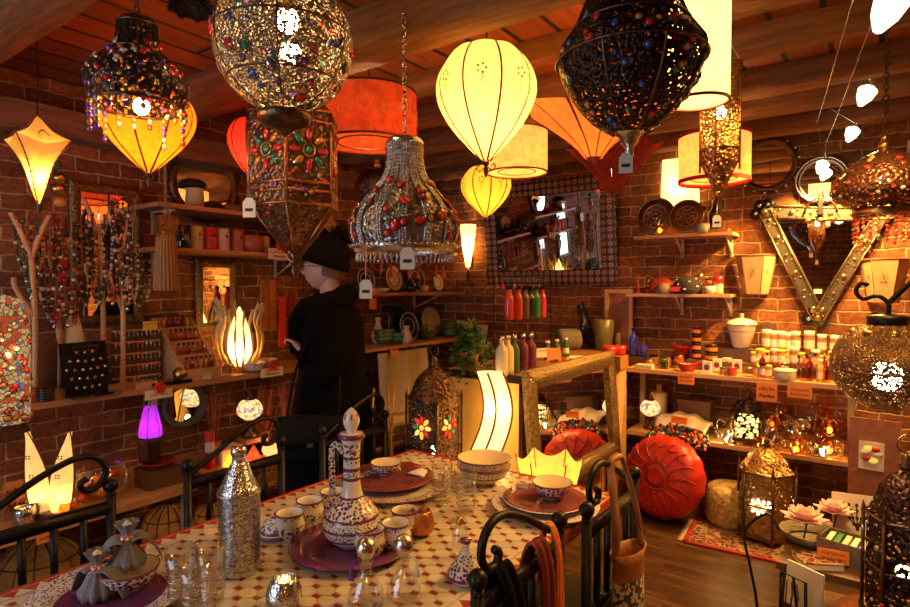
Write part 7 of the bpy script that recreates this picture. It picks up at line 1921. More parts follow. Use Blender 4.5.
MB().box((0, 0, .42), (.24, .015, .84), M['leather']).build('back_board', t); MB().box((-.01, -.012, .63), (.12, .006, .16), M['paper']).build('lily_sheet', t)
b = MB()
for k in range(6): a = k; b.sph((-.01 + .03 * cos(a), -.02, .64 + .035 * sin(a)), .025, M[('white', 'redink', 'silk_gold2')[k % 3]], 8, (1, .3, .6))
b.build('lily_print', t)
MB_ = MB(); P_ = prof3([(-.40, 2.62, .0), (-.38, 2.66, .25), (-.41, 2.68, .42), (-.44, 2.72, .55), (-.36, 2.74, .64), (-.31, 2.72, .59)], 6)
MB_.tube(P_, .006, M['iron'], 6); o = MB_.build('iron_hook_stand'); tag(o, 'thin curved black iron hook rising in front of the pink lotus', 'hook')
# ================================================================= side wall: canister row, hats
def onV(px, X, z): return (X, PX(px, 300, X).y, z)
CZ = 1.8305
M['cgreen'] = pm('two_tone_canister', (.55, .58, .30), .4); M['cterra'] = pm('terracotta_canister', (.40, .14, .07), .5)
def canister(m, top=None):
    def f():
        t = thing('canister', 'x', 'canister'); L([(.001, 0), (.042, 0), (.043, .005), (.043, .135), (.040, .14), (.001, .14)], M[m], 'canister_body', t, 22); MB().sph((.043, 0, .09), .009, M['ink'], 8, (.2, 1, 1)).build('round_mark', t); return t
    return f
for px, m, lab in ((184, 'blackg', 'black canister, first of the row under the hats'), (197, 'cgreen', 'two-tone pale green canister beside the black one'), (211, 'red', 'bright red canister in the row under the hats'), (223.5, 'cream', 'cream canister between the red and terracotta ones'), (238, 'cterra', 'terracotta canister next to the cream one')):
    pl('can_' + m, canister(m), onV(px, -3.38, CZ), lab, 'canister', sc=1.0)
pl('mug_t', mug('cterra'), onV(252, -3.38, CZ), 'squat terracotta mug on the canister shelf', 'mug', sc=2.2)
pl('goldj', jar('brass', 'black', .035, .12), onV(265, -3.38, CZ), 'patterned gold jar with black lid at the end of the canister shelf', 'jar')
pl('blackpot', pot_('blackg'), onV(273, -3.46, CZ), 'black glazed teapot at the far end of the canister shelf', 'teapot', sc=1.2)
pl('whatb', lambda: (lambda t: (L([(.001, 0), (.05, 0), (.042, .09), (.05, .10)], M['cream'], 'cup_body', t, 20), t)[-1])(thing('cream_flower_pot', 'x', 'pot')), onV(196, -3.42, 2.0855), 'upturned cream pot on the topmost shelf by the tassel', 'pot', sc=1.2)
for k, (px, m, s, lab) in enumerate(((192, 'bfelt', 1.0, 'flat black embroidered cap on the topmost shelf above the cream pot'), (213, 'bfelt', .9, 'black cap drooping over the shelf edge above the red canister'), (232, 'gfelt', 1.0, 'brown patterned cap on the topmost side shelf'), (252, 'rfelt', .9, 'dark red cap at the far end of the topmost side shelf'))):
    pl('capx_' + m, cap_(m, .075), (lambda q: (q[0] if k else -3.42, q[1], 2.0855 + (.125 if k == 0 else 0)))(onV(px if k else 196, -3.40, 0)), lab, 'cap', sc=(s, s, .55), name='embroidered_cap')
def sign(loc, w, h, lab, lines, rz=PI / 2, flower_=True):
    t = thing('shelf_sign', lab, 'sign', loc, rz); MB().box((0, 0, 0), (w, .005, h), M['signw']).build('sign_board', t)
    for i, s in enumerate(lines):
        if i: scrawl(t, w * .6, h * .3, h * -.22, -.0035, 7); continue
        text(s, h * .42, M['redink'] if i == 0 and flower_ else M['ink'], t, (0, -.0035, h * (.2 - .42 * i) if len(lines) > 1 else 0))
    if flower_:
        b = MB()
        for k in range(6): a = k * PI / 3; b.sph((.02 * cos(a), -.012, h * .75 + .018 * sin(a)), .016, M['redink'], 7, (1, .6, 1))
        b.build('red_flower_trim', t)
M['signw'] = pm('sign_white', (.85, .78, .55), .7, 0, .08, 20, .02, es=0)
sign(PX(279, 254, -3.285), .17, .075, 'small white sign with red flower hanging at the end of the canister shelf', ('Last Offer', 'x'))
sign(PX(159, 394, -3.182), .15, .05, 'long white sign with red flower clipped to the wooden shelf below the earrings', ('Last Offers',))
sign(PX(272, 372, -3.182), .17, .06, 'white sign with red flower clipped to the wooden shelf beside the lotus lamp', ('Last Offer', 'x'))
# ================================================================= side wall: green crockery shelves
def stack(key, fn, n, loc, dz, lab, cat, grp, sc=1.0):
    for k in range(n): pl(key, fn, (loc[0], loc[1], loc[2] + k * dz), lab, cat, grp, 0, sc)
def splate(m, rim=None):
    def f():
        t = thing('side_plate', 'x', 'plate'); L([(.001, 0), (.05, 0), (.09, .012), (.0895, .016), (.05, .005), (.001, .004)], M[m], 'plate_body', t, 26); return t
    return f
def sbowl2(m):
    def f():
        t = thing('soup_bowl', 'x', 'bowl'); L([(.001, 0), (.03, 0), (.05, .018), (.062, .045), (.059, .045), (.045, .018), (.001, .008)], M[m], 'bowl_body', t, 24); return t
    return f
GZ = 1.1205
stack('gp', splate('green'), 5, onV(426, -3.34, GZ), .0145, 'green plate in the short pile under the small green cup', 'plate', 'green plates under the cup')
pl('gcup', mug('green'), onV(424, -3.34, GZ + 5 * .0145 + .003), 'small green cup standing on the pile of green plates', 'cup', sc=1.1)
stack('gb', sbowl2('green'), 4, onV(449, -3.32, GZ), .030, 'green bowl in the tall nested pile near the corner', 'bowl', 'green bowls in a nested pile', 1.3)
stack('gb', sbowl2('green'), 3, onV(384, -3.34, GZ), .030, 'green bowl in the nested pile beside the dark coat', 'bowl', 'green bowls beside the coat', 1.5)
stack('gb', sbowl2('green'), 2, onV(397, -3.30, GZ), .030, 'green bowl in the low pile before the black plate', 'bowl', 'green bowls in the low pile', 1.35)
def upright(key, px, X, z, r, m, rim, lab, cat='plate', nm='display_plate'):
    x, y, _ = onV(px, X, z); t = thing(nm, lab, cat, (x, y, z + r)); t.rotation_euler = (0, R(80), 0)
    L([(.001, 0), (r * .6, 0), (r, .014), (r * .99, .019), (r * .62, .006), (.001, .006)], M[m], 'plate_body', t, 32); b = MB(); b.tube([(r * .97 * cos(g), r * .97 * sin(g), .017) for g in [2 * PI * k / 32 for k in range(32)]], .0045, M[rim], 5, True); b.tube([(r * .6 * cos(g), r * .6 * sin(g), .008) for g in [2 * PI * k / 32 for k in range(32)]], .003, M[rim], 5, True); b.build('painted_ring_print', t)
upright('', 398, -3.50, GZ, .155, 'blackg', 'green', 'big black and green plate upright on the green crockery shelf')
upright('', 408, -3.42, GZ, .125, 'blackg', 'white', 'black plate with pale ring standing before the bigger green one')
upright('', 430, -3.50, GZ, .145, 'cream', 'stone', 'large cream plate upright behind the pile of green plates')
t = thing('spotted_vase', 'cream vase with dark flower spots at the front of the crockery shelf', 'vase', onV(406, -3.24, GZ)); L(prof([(.03, 0), (.05, .03), (.045, .08), (.025, .12), (.035, .15)], 14), M['paint2'], 'vase_body', t, 20)
t = thing('long_neck_vase', 'cream long-necked vase beside the dark coat on the crockery shelf', 'vase', onV(378, -3.42, GZ)); L(prof([(.035, 0), (.06, .05), (.04, .12), (.02, .17), (.03, .22)], 14), M['cream'], 'vase_body', t, 20)
price_card((-3.15, PX(394, 300, -3.15).y, 1.08), PI / 2, .09, .07, name='shelf_price_card', label='orange card under the crockery shelf near the coat', lines=('aaaa',), mat='card')
price_card((-3.19, PX(373, 300, -3.19).y, 1.49), PI / 2, .08, .13, name='shelf_price_card', label='orange card hanging from the pottery shelf near the coat', lines=('aaa',), mat='card')
PZ5 = 1.5555
upright('', 365, -3.48, PZ5, .10, 'blackg', 'white', 'black arched plate with white rim beside the coat on the pottery shelf')
upright('', 393, -3.50, PZ5, .12, 'cream', 'ink', 'cream plate with dark ring leaning in the middle of the pottery shelf')
upright('', 437, -3.42, PZ5, .085, 'white', 'ink', 'white plate with dark rings at the corner end of the pottery shelf')
upright('', 415, -3.54, PZ5, .12, 'blackg', 'cream', 'black plate behind the white cup on the pottery shelf')
pl('wcup2', mug('white'), onV(424, -3.36, PZ5), 'white cup beside the ringed white plate on the pottery shelf', 'cup', sc=1.2)
pl('tanb', sbowl2('leather'), onV(450, -3.36, PZ5), 'tan bowl at the corner end of the pottery shelf', 'bowl', sc=1.1)
pl('tanb2', sbowl2('cream'), onV(385, -3.30, PZ5), 'cream bowl at the front of the pottery shelf', 'bowl', sc=.8)
pl('blp', pot_('blackg'), onV(411, -3.34, PZ5), 'black teapot between cream bowl and white cup on the pottery shelf', 'teapot', sc=1.0)
pl('wbase', boxy('white_pedestal_dish', .10, .16, .035, 'cream'), onV(372, -3.36, PZ5), 'low cream dish at the coat side of the pottery shelf', 'dish', name='low_cream_dish')
rgk = random.Random(9)
for k, px in enumerate((366, 373, 381, 391, 400, 409, 418, 427, 436, 443)):   # key tassels hanging from the top shelf
    t = thing('hanging_tassel', ['red tassel', 'dark red tassel', 'ruby bead tassel'][k % 3] + ' hanging in the row under the topmost corner shelf', 'tassel', (-3.29, PX(px, 300, -3.29).y, 1.90), 0, 'tassels under the corner shelf %d' % (k % 3))
    l = rgk.uniform(.03, .08); b = MB(); b.tube([(0, 0, .0), (0, 0, -.03 - l)], .0015, M['ink'], 4); b.sph((0, 0, -.05 - l), .012, M[('redink', 'rfelt', 'pinkb')[k % 3]], 8); b.lathe([(.014, -.15 - l), (.010, -.06 - l), (.003, -.05 - l)], M[('redink', 'rfelt', 'pinkb')[k % 3]], 8); b.build('thread_tassel_body', t)
# top corner shelf: black pots
for px, s, lab in ((322, 1.3, 'black teapot on the topmost corner shelf beside the hexagonal lantern'), (338, 1.2, 'second black teapot on the topmost corner shelf, over the bobble hat'), (352, 1.0, 'smallest black teapot on the topmost corner shelf')):
    pl('blp', pot_('blackg'), onV(px, -3.45, 1.9305), lab, 'teapot', sc=s)
upright('', 330, -3.54, 1.9305, .11, 'cream', 'stone', 'yellowish oval plate upright on the topmost corner shelf')
# below the crockery shelf: draped sack cloth, folded easel
t = thing('hanging_linen_cloth', 'beige linen cloth draped below the green crockery shelf', 'cloth', (0, 0, 0))
y0_, y1_ = PX(378, 300, -3.2).y, PX(425, 300, -3.2).y
MB().grid(lambda u, v: (-3.21 + .03 * sin(u * 14) + .05 * v, y0_ + (y1_ - y0_) * u, 1.07 - .62 * v), 30, 14, M['linen'], .006).build('cloth_sheet', t)
M['linenx'] = 0
def easel():
    y = PX(386, 300, -2.62).y; t = thing('wooden_folding_rack', 'pale slatted folding rack standing open behind the far end of the table', 'rack', (-2.62, y, 0), R(60))
    for k in range(7):
        x = -.21 + .07 * k; MB().tube([(x, 0, 0), (x + (.06 if k % 2 else -.06), .0 + .02 * (k % 2), .93)], .008, M['pine'], 5).build('crossing_lath', t)
    for z in (.2, .75): MB().box((0, .012, z), (.44, .008, .025), M['pine']).build('cross_rail', t)
easel()
t = thing('hanging_paper_cone', 'beige paper cone hanging on bricks beside the green crockery shelf', 'vase', PY(488, 300, BACK - .07) - Vector((0, 0, 0))); t.location = PY(484 - 18, 338, BACK - .09)
L([(.004, -.17), (.05, .08), (.062, .16)], M['linen'], 'cone_body', t, 16); b = MB()
for k in range(9): b.tube([(0, 0, .05), (.02 * cos(k), .02 * sin(k), .2), (.05 * cos(k * 1.9), .04 * sin(k * 1.9), .27 + .01 * k)], .0025, M['oak'], 4)
b.build('twig_stems', t)
t2 = thing('hanging_paper_cone', 'second beige paper cone on the bricks, beneath the patterned mirror', 'vase', PY(479 + 3, 340, BACK - .09)); L([(.004, -.17), (.05, .06), (.06, .14)], M['linen'], 'cone_body', t2, 16)
# ================================================================= jewellery on the long side shelf
M['silkthread'] = rings('silk_thread', (.22, .12, .04), (.36, .2, .07), 60, .5, 'Y'); M['sticks'] = pm('incense_sticks', (.45, .12, .05), .8, 0, .4, 20, .1)
SZ = 1.0505
rg = random.Random(33)
def yb(px, X): return PX(px, 300, X).y
def wallframe(px0, px1, pyt, pyb, X, label, fm, fw=.05, tilt=0):
    a, b_ = PX(px0, pyt, X), PX(px1, pyt + 6, X); zb = PX((px0 + px1) / 2, pyb, X).z; w_, h_ = b_.y - a.y, a.z - zb
    t = thing('ornate_mirror', label, 'mirror', (X, (a.y + b_.y) / 2, (a.z + zb) / 2), PI / 2); frame_mirror(t, w_, h_, fw, fm, .025, rim=M['brass']); return t
wallframe(68, 141, 180, 325, LEFT + .012, 'tall mirror in a carved silver frame on the bricks behind the necklace branches', M['emboss'], .055)
wallframe(194, 236, 259, 330, LEFT + .012, 'small mirror in a stippled gold frame under the canister shelf', M['emboss'], .05)
def branch(px, X, h, s, label, lean=0):
    t = thing('branch_stand', label, 'jewellery stand', (X, yb(px, X), SZ), R(90)); b = MB()
    b.cyl((0, 0, 0), .05, .015, M['pine'], 16); b.tube(prof3([(0, 0, 0), (.01, 0, h * .4), (lean, 0, h * .78)]), .014, M['pine'], 7)
    for sx in (-1, 1): b.tube(prof3([(lean, 0, h * .77), (lean + sx * s * .5, 0, h * .90), (lean + sx * s, 0, h)]), [.014 - .0004 * i for i in range(9)], M['pine'], 7)
    b.tube(prof3([(.005, 0, h * .45), (-s * .8, 0, h * .6), (-s * .9, 0, h * .66)]), .011, M['pine'], 6); b.build('forked_branch', t)
branch(32, -3.29, .90, .08, 'pale forked branch stand with dark green beads under the star lantern')
branch(56, -3.36, .80, .07, 'pale forked branch stand hung with red beads, second from the shelf end')
branch(101, -3.43, 1.03, .08, 'tallest pale forked branch stand, before the carved silver mirror')
branch(121, -3.36, .95, .06, 'pale forked branch stand with black and white necklaces')
BC = {'red': ['rfelt', 'redink', 'honey', 'bronze'], 'green': ['grn', 'bronze', 'leaf', 'cream'], 'black': ['blackg', 'blackg', 'white'], 'amber': ['honey', 'orange', 'cream'], 'white': ['white', 'cream', 'silver'], 'mix': ['rfelt', 'cream', 'grn', 'honey', 'bronze'], 'plum': ['plumb', 'pinkb', 'paper']}
def necklace(px, py, X, w, l, col, label, r=.009):
    p = PX(px, py, X); t = MB(); n = max(14, int((2 * l + w) / (r * 2.1)))
    for k in range(n):
        u = k / (n - 1) * PI; y = -w / 2 * cos(u); z = -l * sin(u) ** .75
        t.sph((.004 * sin(k * 2.1), y, z), r * (1 if k % 4 else 1.35), M[BC[col][k % len(BC[col])]], 6)
    t.tube([(0, -w / 2 * cos(k / 30 * PI), -l * sin(k / 30 * PI) ** .75) for k in range(31)], .0035, M['ink'], 4)
    t.lathe([(.001, -.03), (.012, -.018), (.002, 0)], M['silver'], 8, c=(0, 0, -l - r))
    o = t.build('bead_necklace'); o.location = p; tag(o, label, 'necklace')
for a in [(30, 222, -3.29, .06, .34, 'green', 'dark green bead necklace on the branch stand nearest the star lantern'), (26, 222, -3.31, .09, .24, 'green', 'short dark green double necklace on the stand nearest the star lantern'),
          (37, 228, -3.30, .05, .20, 'amber', 'short amber necklace on the branch stand nearest the star lantern'), (47, 240, -3.33, .06, .36, 'black', 'long black bead necklace between the first two branch stands'),
          (53, 238, -3.34, .06, .42, 'plum', 'plum and white necklace on the second branch stand'), (60, 215, -3.34, .05, .34, 'red', 'red bead necklace on the second branch stand'),
          (66, 222, -3.34, .07, .50, 'mix', 'long multicoloured necklace hanging beside the carved mirror'), (73, 235, -3.36, .06, .42, 'red', 'red and orange necklace at the side edge of the carved mirror'),
          (84, 225, -3.40, .06, .40, 'black', 'black necklace before the glass of the carved mirror'), (92, 232, -3.41, .05, .30, 'amber', 'amber necklace on the lower twig of the tallest stand'),
          (98, 215, -3.42, .06, .45, 'green', 'bronze green necklace on the tallest branch stand'), (107, 222, -3.42, .05, .33, 'white', 'white necklace on the tallest branch stand'),
          (117, 203, -3.35, .06, .24, 'black', 'black necklace with white beads, uppermost on the fourth stand'), (121, 205, -3.34, .08, .40, 'black', 'long black necklace with white beads on the fourth stand'),
          (126, 225, -3.34, .05, .44, 'mix', 'multicoloured necklace on the fourth stand beside the tassel'), (133, 245, -3.36, .05, .30, 'white', 'pale shell necklace by the mirror frame near the tassel'),
          (138, 255, -3.38, .05, .26, 'green', 'green stone necklace between mirror frame and tassel'), (112, 262, -3.34, .05, .20, 'red', 'short red necklace above the earring rack'),
          (146, 262, -3.40, .04, .20, 'white', 'cream bead string closest to the tassel')]: necklace(*a)
t = thing('pale_bust', 'pale cone-shaped necklace bust behind the black pendant board', 'display bust', (-3.38, yb(73, -3.38), SZ)); L([(.001, 0), (.085, 0), (.05, .30), (.02, .42), (.001, .43)], M['cream'], 'bust_body', t, 20, sq=.5)
t = thing('dark_wood_bust', 'dark brown flat necklace board between the bangles and the pale bust', 'display board', (-3.36, yb(46, -3.36), SZ), PI / 2); MB().prism([(-.075, 0), (.075, 0), (.06, .26), (.02, .30), (-.02, .30), (-.06, .26)], -.01, .01, M['oak'], M=Matrix.Rotation(PI / 2, 4, 'X')).build('board_body', t)
t = thing('pendant_board', 'black slanted board with rows of silver pendants, at the shelf edge', 'display board', (-3.255, yb(88, -3.24), SZ), PI / 2 + .1)
MB().box((0, 0, .135), (.225, .012, .27), M['black'], M=Mloc(rx=R(-10))).build('board_body', t)
b = MB(); b.box((0, -.0075, .135), (.19, .002, .22), M['black'], M=Mloc(rx=R(-10)))
for j, n in enumerate((3, 5, 6, 5, 4)):
    for k in range(n):
        a = (k - (n - 1) / 2) * .17; z = .235 - .045 * j - .02 * (1 - abs(a)); b.sph((a * .22, -.012 + .0, z), .0085, M['silver' if (j + k) % 3 else 'copper'], 7, (1, .5, 1.2), M=Mloc(rx=R(-10)))
b.build('silver_stud_pendants', t)
for z in (.245, .225): scrawl(t, .12, .02, z, .026 - .012, 6, 'copper')
MB().box((.0, -.055, .006), (.23, .07, .012), M['blackg']).build('front_tray', t)
# earring rack
y0_, y1_ = yb(112, -3.40), yb(160, -3.40)
t = thing('earring_rack', 'upright cream rack with slats full of small earrings, left of the scent vial steps'.replace('left of', 'beside'), 'rack', (-3.42, (y0_ + y1_) / 2, SZ), PI / 2)
MB().box((0, 0, .17), (y1_ - y0_, .008, .34), M['oak']).build('back_board', t)
for j in range(5): MB().box((0, -.012, .04 + .066 * j), (y1_ - y0_, .016, .008), M['pine']).build('rack_slat', t)
def earring(c):
    def f():
        t = thing('earring', 'x', 'earring'); b = MB(); b.tube([(0, 0, .012), (0, 0, 0)], .001, M['brass'], 4); b.sph((0, 0, -.006), .007, M[c], 6); b.lathe([(.001, -.03), (.005, -.022), (.001, -.012)], M['silver'], 6); b.build('drop_body', t); return t
    return f
for j in range(5):
    for k in range(11):
        c = ('redink', 'greenb', 'white', 'honey', 'yarn_b', 'silver')[rg.randrange(6)]
        pl('ear_' + c, earring(c), (-3.392, y0_ + (y1_ - y0_) * (k + .5) / 11, SZ + .036 + .066 * j), 'small dangling earring hooked on slat %s of the earring rack' % ('one, the lowest', 'two', 'three', 'four', 'five, the topmost')[j], 'earring', 'earrings on rack slat %d' % (j + 1))
price_card((-3.33, yb(150, -3.33), SZ + .33), PI / 2, .08, .05, name='shelf_price_card', label= 'yellow price card above the earring rack', lines=('aaa',), mat='yellow')
# stepped wooden display of scent vials
ys, ye = yb(163, -3.42), yb(212, -3.30)
t = thing('stepped_vial_display', 'stepped pine display with sloping cheeks holding rows of scent vials', 'display', (-3.40, (ys + ye) / 2, SZ), PI / 2)
hw = (ye - ys) / 2 - .01
for s in (-1, 1): MB().prism([(-.19, 0), (.17, 0), (.17, .36), (.13, .36), (-.19, .07)], s * hw - .007, s * hw + .007, M['pinex'], M=Matrix(((0, 0, 1, 0), (1, 0, 0, 0), (0, 1, 0, 0), (0, 0, 0, 1)))).build('side_cheek', t)
for j in range(4): MB().box((0, -.15 + .085 * j, .035 + .078 * j), (2 * hw - .014, .08, .07 + .0 * j), M['pinex']).build('step_tread', t)
MB().box((0, .165, .18), (2 * hw, .01, .36), M['pinex']).build('back_panel', t)
def vial(c):
    def f():
        t = thing('scent_vial', 'x', 'vial'); L([(.001, 0), (.011, 0), (.011, .035), (.005, .04), (.005, .045)], M[c], 'vial_body', t, 10); L([(.007, .043), (.007, .056), (.001, .057)], M['ink'], 'vial_cap', t, 8); return t
    return f
for j in range(4):
    for k in range(6):
        c = ('amberglass', 'amberglass', 'redglass', 'honey', 'shinygl')[rg.randrange(5)]
        pl('vial_' + c, vial(c), (-3.40 + .15 - .085 * j, ys + .03 + (ye - ys - .06) * (k + .5) / 6, SZ + .0705 + .078 * j), 'little capped scent vial on step %s of the pine display' % ('one, the lowest', 'two', 'three', 'four, the highest')[j], 'vial', 'scent vials on step %d' % (j + 1), sc=1.25)
price_card((-3.207, yb(206, -3.207), SZ + .018), PI / 2, .055, .035, 'tiny cream price card at the foot of the stepped vial display', ('aa',), 'paper')
# silver ball, trays, boxes
t = thing('silver_ball', 'shiny silver ball reflecting the lamps in front of the stepped display', 'ball', (-3.25, yb(180, -3.25), SZ + .045)); MB().sph((0, 0, 0), .045, M['brass'], 18).build('polished_ball', t)
for px, X, d, m, lab, nm in ((168, -3.24, (.09, .22, .02), 'blackg', 'flat black tray at the shelf edge under the silver ball', 'black_tray'), (143, -3.25, (.07, .12, .03), 'pine', 'small flat pine box before the earring rack', 'pine_box'), (122, -3.25, (.06, .14, .035), 'leather', 'brown leather ring box near the red sign flower', 'ring_box'), (134, -3.30, (.08, .10, .022), 'blackg', 'low black tray of rings behind the small pine box', 'ring_tray')):
    t = thing(nm, lab, 'box', (X, yb(px, X), SZ)); MB().box((0, 0, d[2] / 2), d, M[m]).build('box_body', t)
    b = MB()
    for k in range(9): b.sph((rnd(-.3, .3) * d[0], rnd(-.4, .4) * d[1], d[2] + .003), .006, M[('silver', 'redink', 'brass')[k % 3]], 5)
    b.build('ring_studs', t)
# bangles
for k, (px, X, n, m) in enumerate(((16, -3.30, 7, 'brass'), (30, -3.27, 6, 'copper'), (44, -3.24, 5, 'blackg'), (24, -3.38, 8, 'copper'), (54, -3.25, 4, 'brass'))):
    for j in range(n):
        nm = 'bangle'
        def mk(m=m):
            o = MB().tube([(.034 * cos(g), .034 * sin(g), 0) for g in [2 * PI * q / 20 for q in range(20)]], .006, M[m], 6, True).build('bangle'); return o
        pl('bg' + m, mk, (X, yb(px, X), SZ + .006 + .0123 * j), ['%s bangle in the high pile at the shelf end by the beaded column lamp', '%s bangle in the pile under the green necklaces', '%s bangle in the pile before the dark wood board', '%s bangle in the rear pile behind the others', '%s bangle in the lowest pile beside the pendant board'][k] % {'brass': 'brass', 'copper': 'copper', 'blackg': 'black'}[m], 'bangle', 'bangle pile %d' % (k + 1), sc=(1, 1, 1))
# big tassel, bell garland, hanging bits
p = PX(166, 225, -3.25); t = thing('giant_tassel', 'long golden-brown silk tassel with square embroidered head hanging beside the shelves', 'tassel', p)
MB().box((0, 0, 0), (.06, .11, .10), M['emboss']).build('embroidered_head', t)
L([(.075, -.37), (.078, -.35), (.058, -.08), (.05, -.04), (.001, -.04)], M['silkthread'], 'thread_skirt_fringe', t, 80, lobes=20, amp=.16, sq=.6)
b = MB(); b.tube([(0, 0, .04), (0, 0, CEIL - p.z)], .008, M['silkthread'], 6); b.sph((0, 0, .07), .02, M['silkthread'], 8); b.build('twisted_cord', t)
for k, (px, py, s, m) in enumerate(((57, 165, 1, 'green'), (59, 178, 1.3, 'brass'), (58, 189, 1.5, 'brass'), (60, 202, 1.2, 'honey'))):
    p = PX(px, py, -3.3); t = thing('hanging_gourd', ['small green gourd at the top of the string beside the star lantern', 'brass gourd second on the string beside the star lantern', 'big round brass gourd third on the string beside the star lantern', 'amber gourd lowest on the string beside the star lantern'][k], 'ornament', p)
    MB().sph((0, 0, 0), .024 * s, M[m], 12, (1, 1, .9)).build('gourd_body', t); MB().tube([(0, 0, .02 * s), (0, 0, .05)], .004, M['leaf'], 5).build('stalk', t)
t = thing('gourd_string', 'thin cord carrying the string of small gourds from the wall beam', 'cord', PX(58, 165, -3.3)); MB().tube([(0, 0, -.02), (0, 0, .3)], .002, M['leaf'], 4).build('cord_strand', t)
# incense packs, bowls near the lotus lamp
for px, m, lab in ((264, 'leather', 'brown incense pack hanging under the sign, the one by the small gold mirror'), (272, 'copper', 'copper-brown incense pack next to the sign'), (282, 'redink', 'red incense pack hanging beside the face of the person'), (291, 'rfelt', 'dark red incense pack partly behind the dark collar')):
    t = thing('incense_pack', lab, 'incense', (-3.44, yb(px, -3.44), SZ + (.42 if px < 275 else .30)), PI / 2); b = MB(); b.box((0, 0, 0), (.055, .012, .36), M[m]); b.build('paper_sleeve', t)
    b = MB(); 
    for k in range(6): b.tube([(-.02 + .008 * k, 0, .17), (-.022 + .009 * k, 0, .24)], .0018, M['oak'], 4)
    b.build('incense_stick_bristles', t); MB().tube([(0, 0, .18), (0, .0, .30)], .001, M['ink'], 3).build('hanger_thread', t)
for px, X, lab in ((265, -3.36, 'black and white patterned bowl by the dark coat on the long shelf'), (253, -3.26, 'black and white patterned bowl in front, beside the lotus lamp')):
    pl('bwbowl', lambda: (lambda t: (L([(.001, 0), (.03, 0), (.055, .02), (.065, .05), (.062, .05), (.05, .02), (.001, .01)], M['paint2'], 'bowl_body', t, 26), t)[-1])(thing('patterned_bowl', 'x', 'bowl')), (X, yb(px, X), SZ), lab, 'bowl', sc=1.2)
t = thing('label_glass_jar', 'clear glass with pale label between vial display and lotus lamp', 'jar', (-3.25, yb(226, -3.25), SZ)); L([(.001, 0), (.028, 0), (.028, .075), (.026, .075), (.026, .006)], M['glass'], 'glass_body', t, 16); L([(.0285, .015), (.0285, .06)], M['olive2'], 'paper_label', t, 16)
price_card((-3.40, yb(262, -3.40), SZ + .031), PI / 2, .06, .06, 'orange card standing between lotus lamp and incense packs', ('aa',), 'card')
# ================================================================= under the long side shelf
QZ = .5205
c = PX(186, 405, LEFT + .05); t = thing('wicker_round_mirror', 'round mirror in a dark wicker ring hanging on the bricks below the vial display', 'mirror', (LEFT + .02, c.y, c.z), PI / 2)
L([(.12, 0), (.15, .02), (.135, .045), (.11, .02), (.108, 0)], M['wick'], 'wicker_frame', t, 32, M=Matrix.Rotation(PI / 2, 4, 'X')); MB().lathe([(.001, .008), (.11, .008)], M['mirror'], 30, M=Matrix.Rotation(PI / 2, 4, 'X')).build('mirror_glass', t)
def Q(px, X, z=QZ): return (X, yb(px, X), z)
t = thing('glass_globe_bowl', 'large clear glass globe full of shiny trinkets beside the leaf lamp', 'bowl', Q(97, -3.16)); pf = prof([(.05, 0), (.11, .04), (.135, .11), (.11, .18), (.06, .215)], 18); L(pf, M['glass'], 'glass_body', t, 30)
for k in range(16):
    a, rr = k * 2.4, .025 * math.sqrt(k); o = MB().sph((0, 0, 0), .022, M[('brass', 'orange', 'silver', 'redink')[k % 4]], 8).build('trinket_ball'); x, y, z = Q(97, -3.16)
    o.location = (x + rr * .8 * cos(a), y + rr * .8 * sin(a), z + .035 + .045 * (k % 3)); tag(o, 'shiny coloured trinket ball inside the large glass globe', 'ornament', 'trinkets in the glass globe')
pl('v1', votive('amberglass', True), Q(64, -3.06), 'lit amber votive glass at the shelf edge before the leaf lamp', 'candle holder', sc=1.1)
for k, px in enumerate((20, 31, 78)):
    pl('v3' if k < 2 else 'g1', votive('hsilver', True) if k < 2 else goblet('glass'), Q(px, -3.12 - .05 * k), ['silver votive beside the leaf lamp, first from the shelf end', 'silver votive right against the leaf lamp', 'stemmed glass between leaf lamp and glass globe'][k], 'candle holder' if k < 2 else 'goblet', sc=1.2)
price_card((-2.995, yb(42, -2.995), .49), PI / 2, .08, .07, name='shelf_price_card', label= 'dark lettered orange card clipped to the low shelf edge under the leaf lamp', lines=('aaaa', 'aa'), mat='card')
price_card((-3.22, yb(12, -3.22), QZ + .091), PI / 2, .10, .18, 'brown lettered card standing at the shelf end behind the votives', ('aaa', 'aaa'), 'leather')
t = thing('red_lacquer_dish', 'red lacquer dish on a dark box under the purple lamp', 'dish', Q(156, -3.16, QZ + .10)); L([(.001, 0), (.05, 0), (.09, .03), (.088, .034), (.05, .006), (.001, .005)], M['rfelt'], 'dish_body', t, 24)
t = thing('dark_lacquer_box', 'dark lacquer box under the red dish and purple lamp', 'box', Q(156, -3.16)); MB().box((0, 0, .05), (.16, .18, .10), M['oak']).build('box_body', t)
def bunch(px, X, z, label, n=26, l=.34, sp=.45, m='sticks', nm='incense_bundle'):
    t = thing(nm, label, 'incense', Q(px, X, z)); L([(.001, 0), (.035, 0), (.045, .12), (.042, .12), (.03, .01)], M['leather'], 'holder_cup', t, 16); b = MB(); r_ = random.Random(px)
    for k in range(n): a = r_.uniform(0, 6.28); s = r_.uniform(0, sp) ; b.tube([(.01 * cos(a), .01 * sin(a), .02), (l * s * cos(a), l * s * sin(a), .12 + l * (1 - s * .3) * r_.uniform(.75, 1))], .0025, M[m], 4)
    b.build('stick_bristles', t)

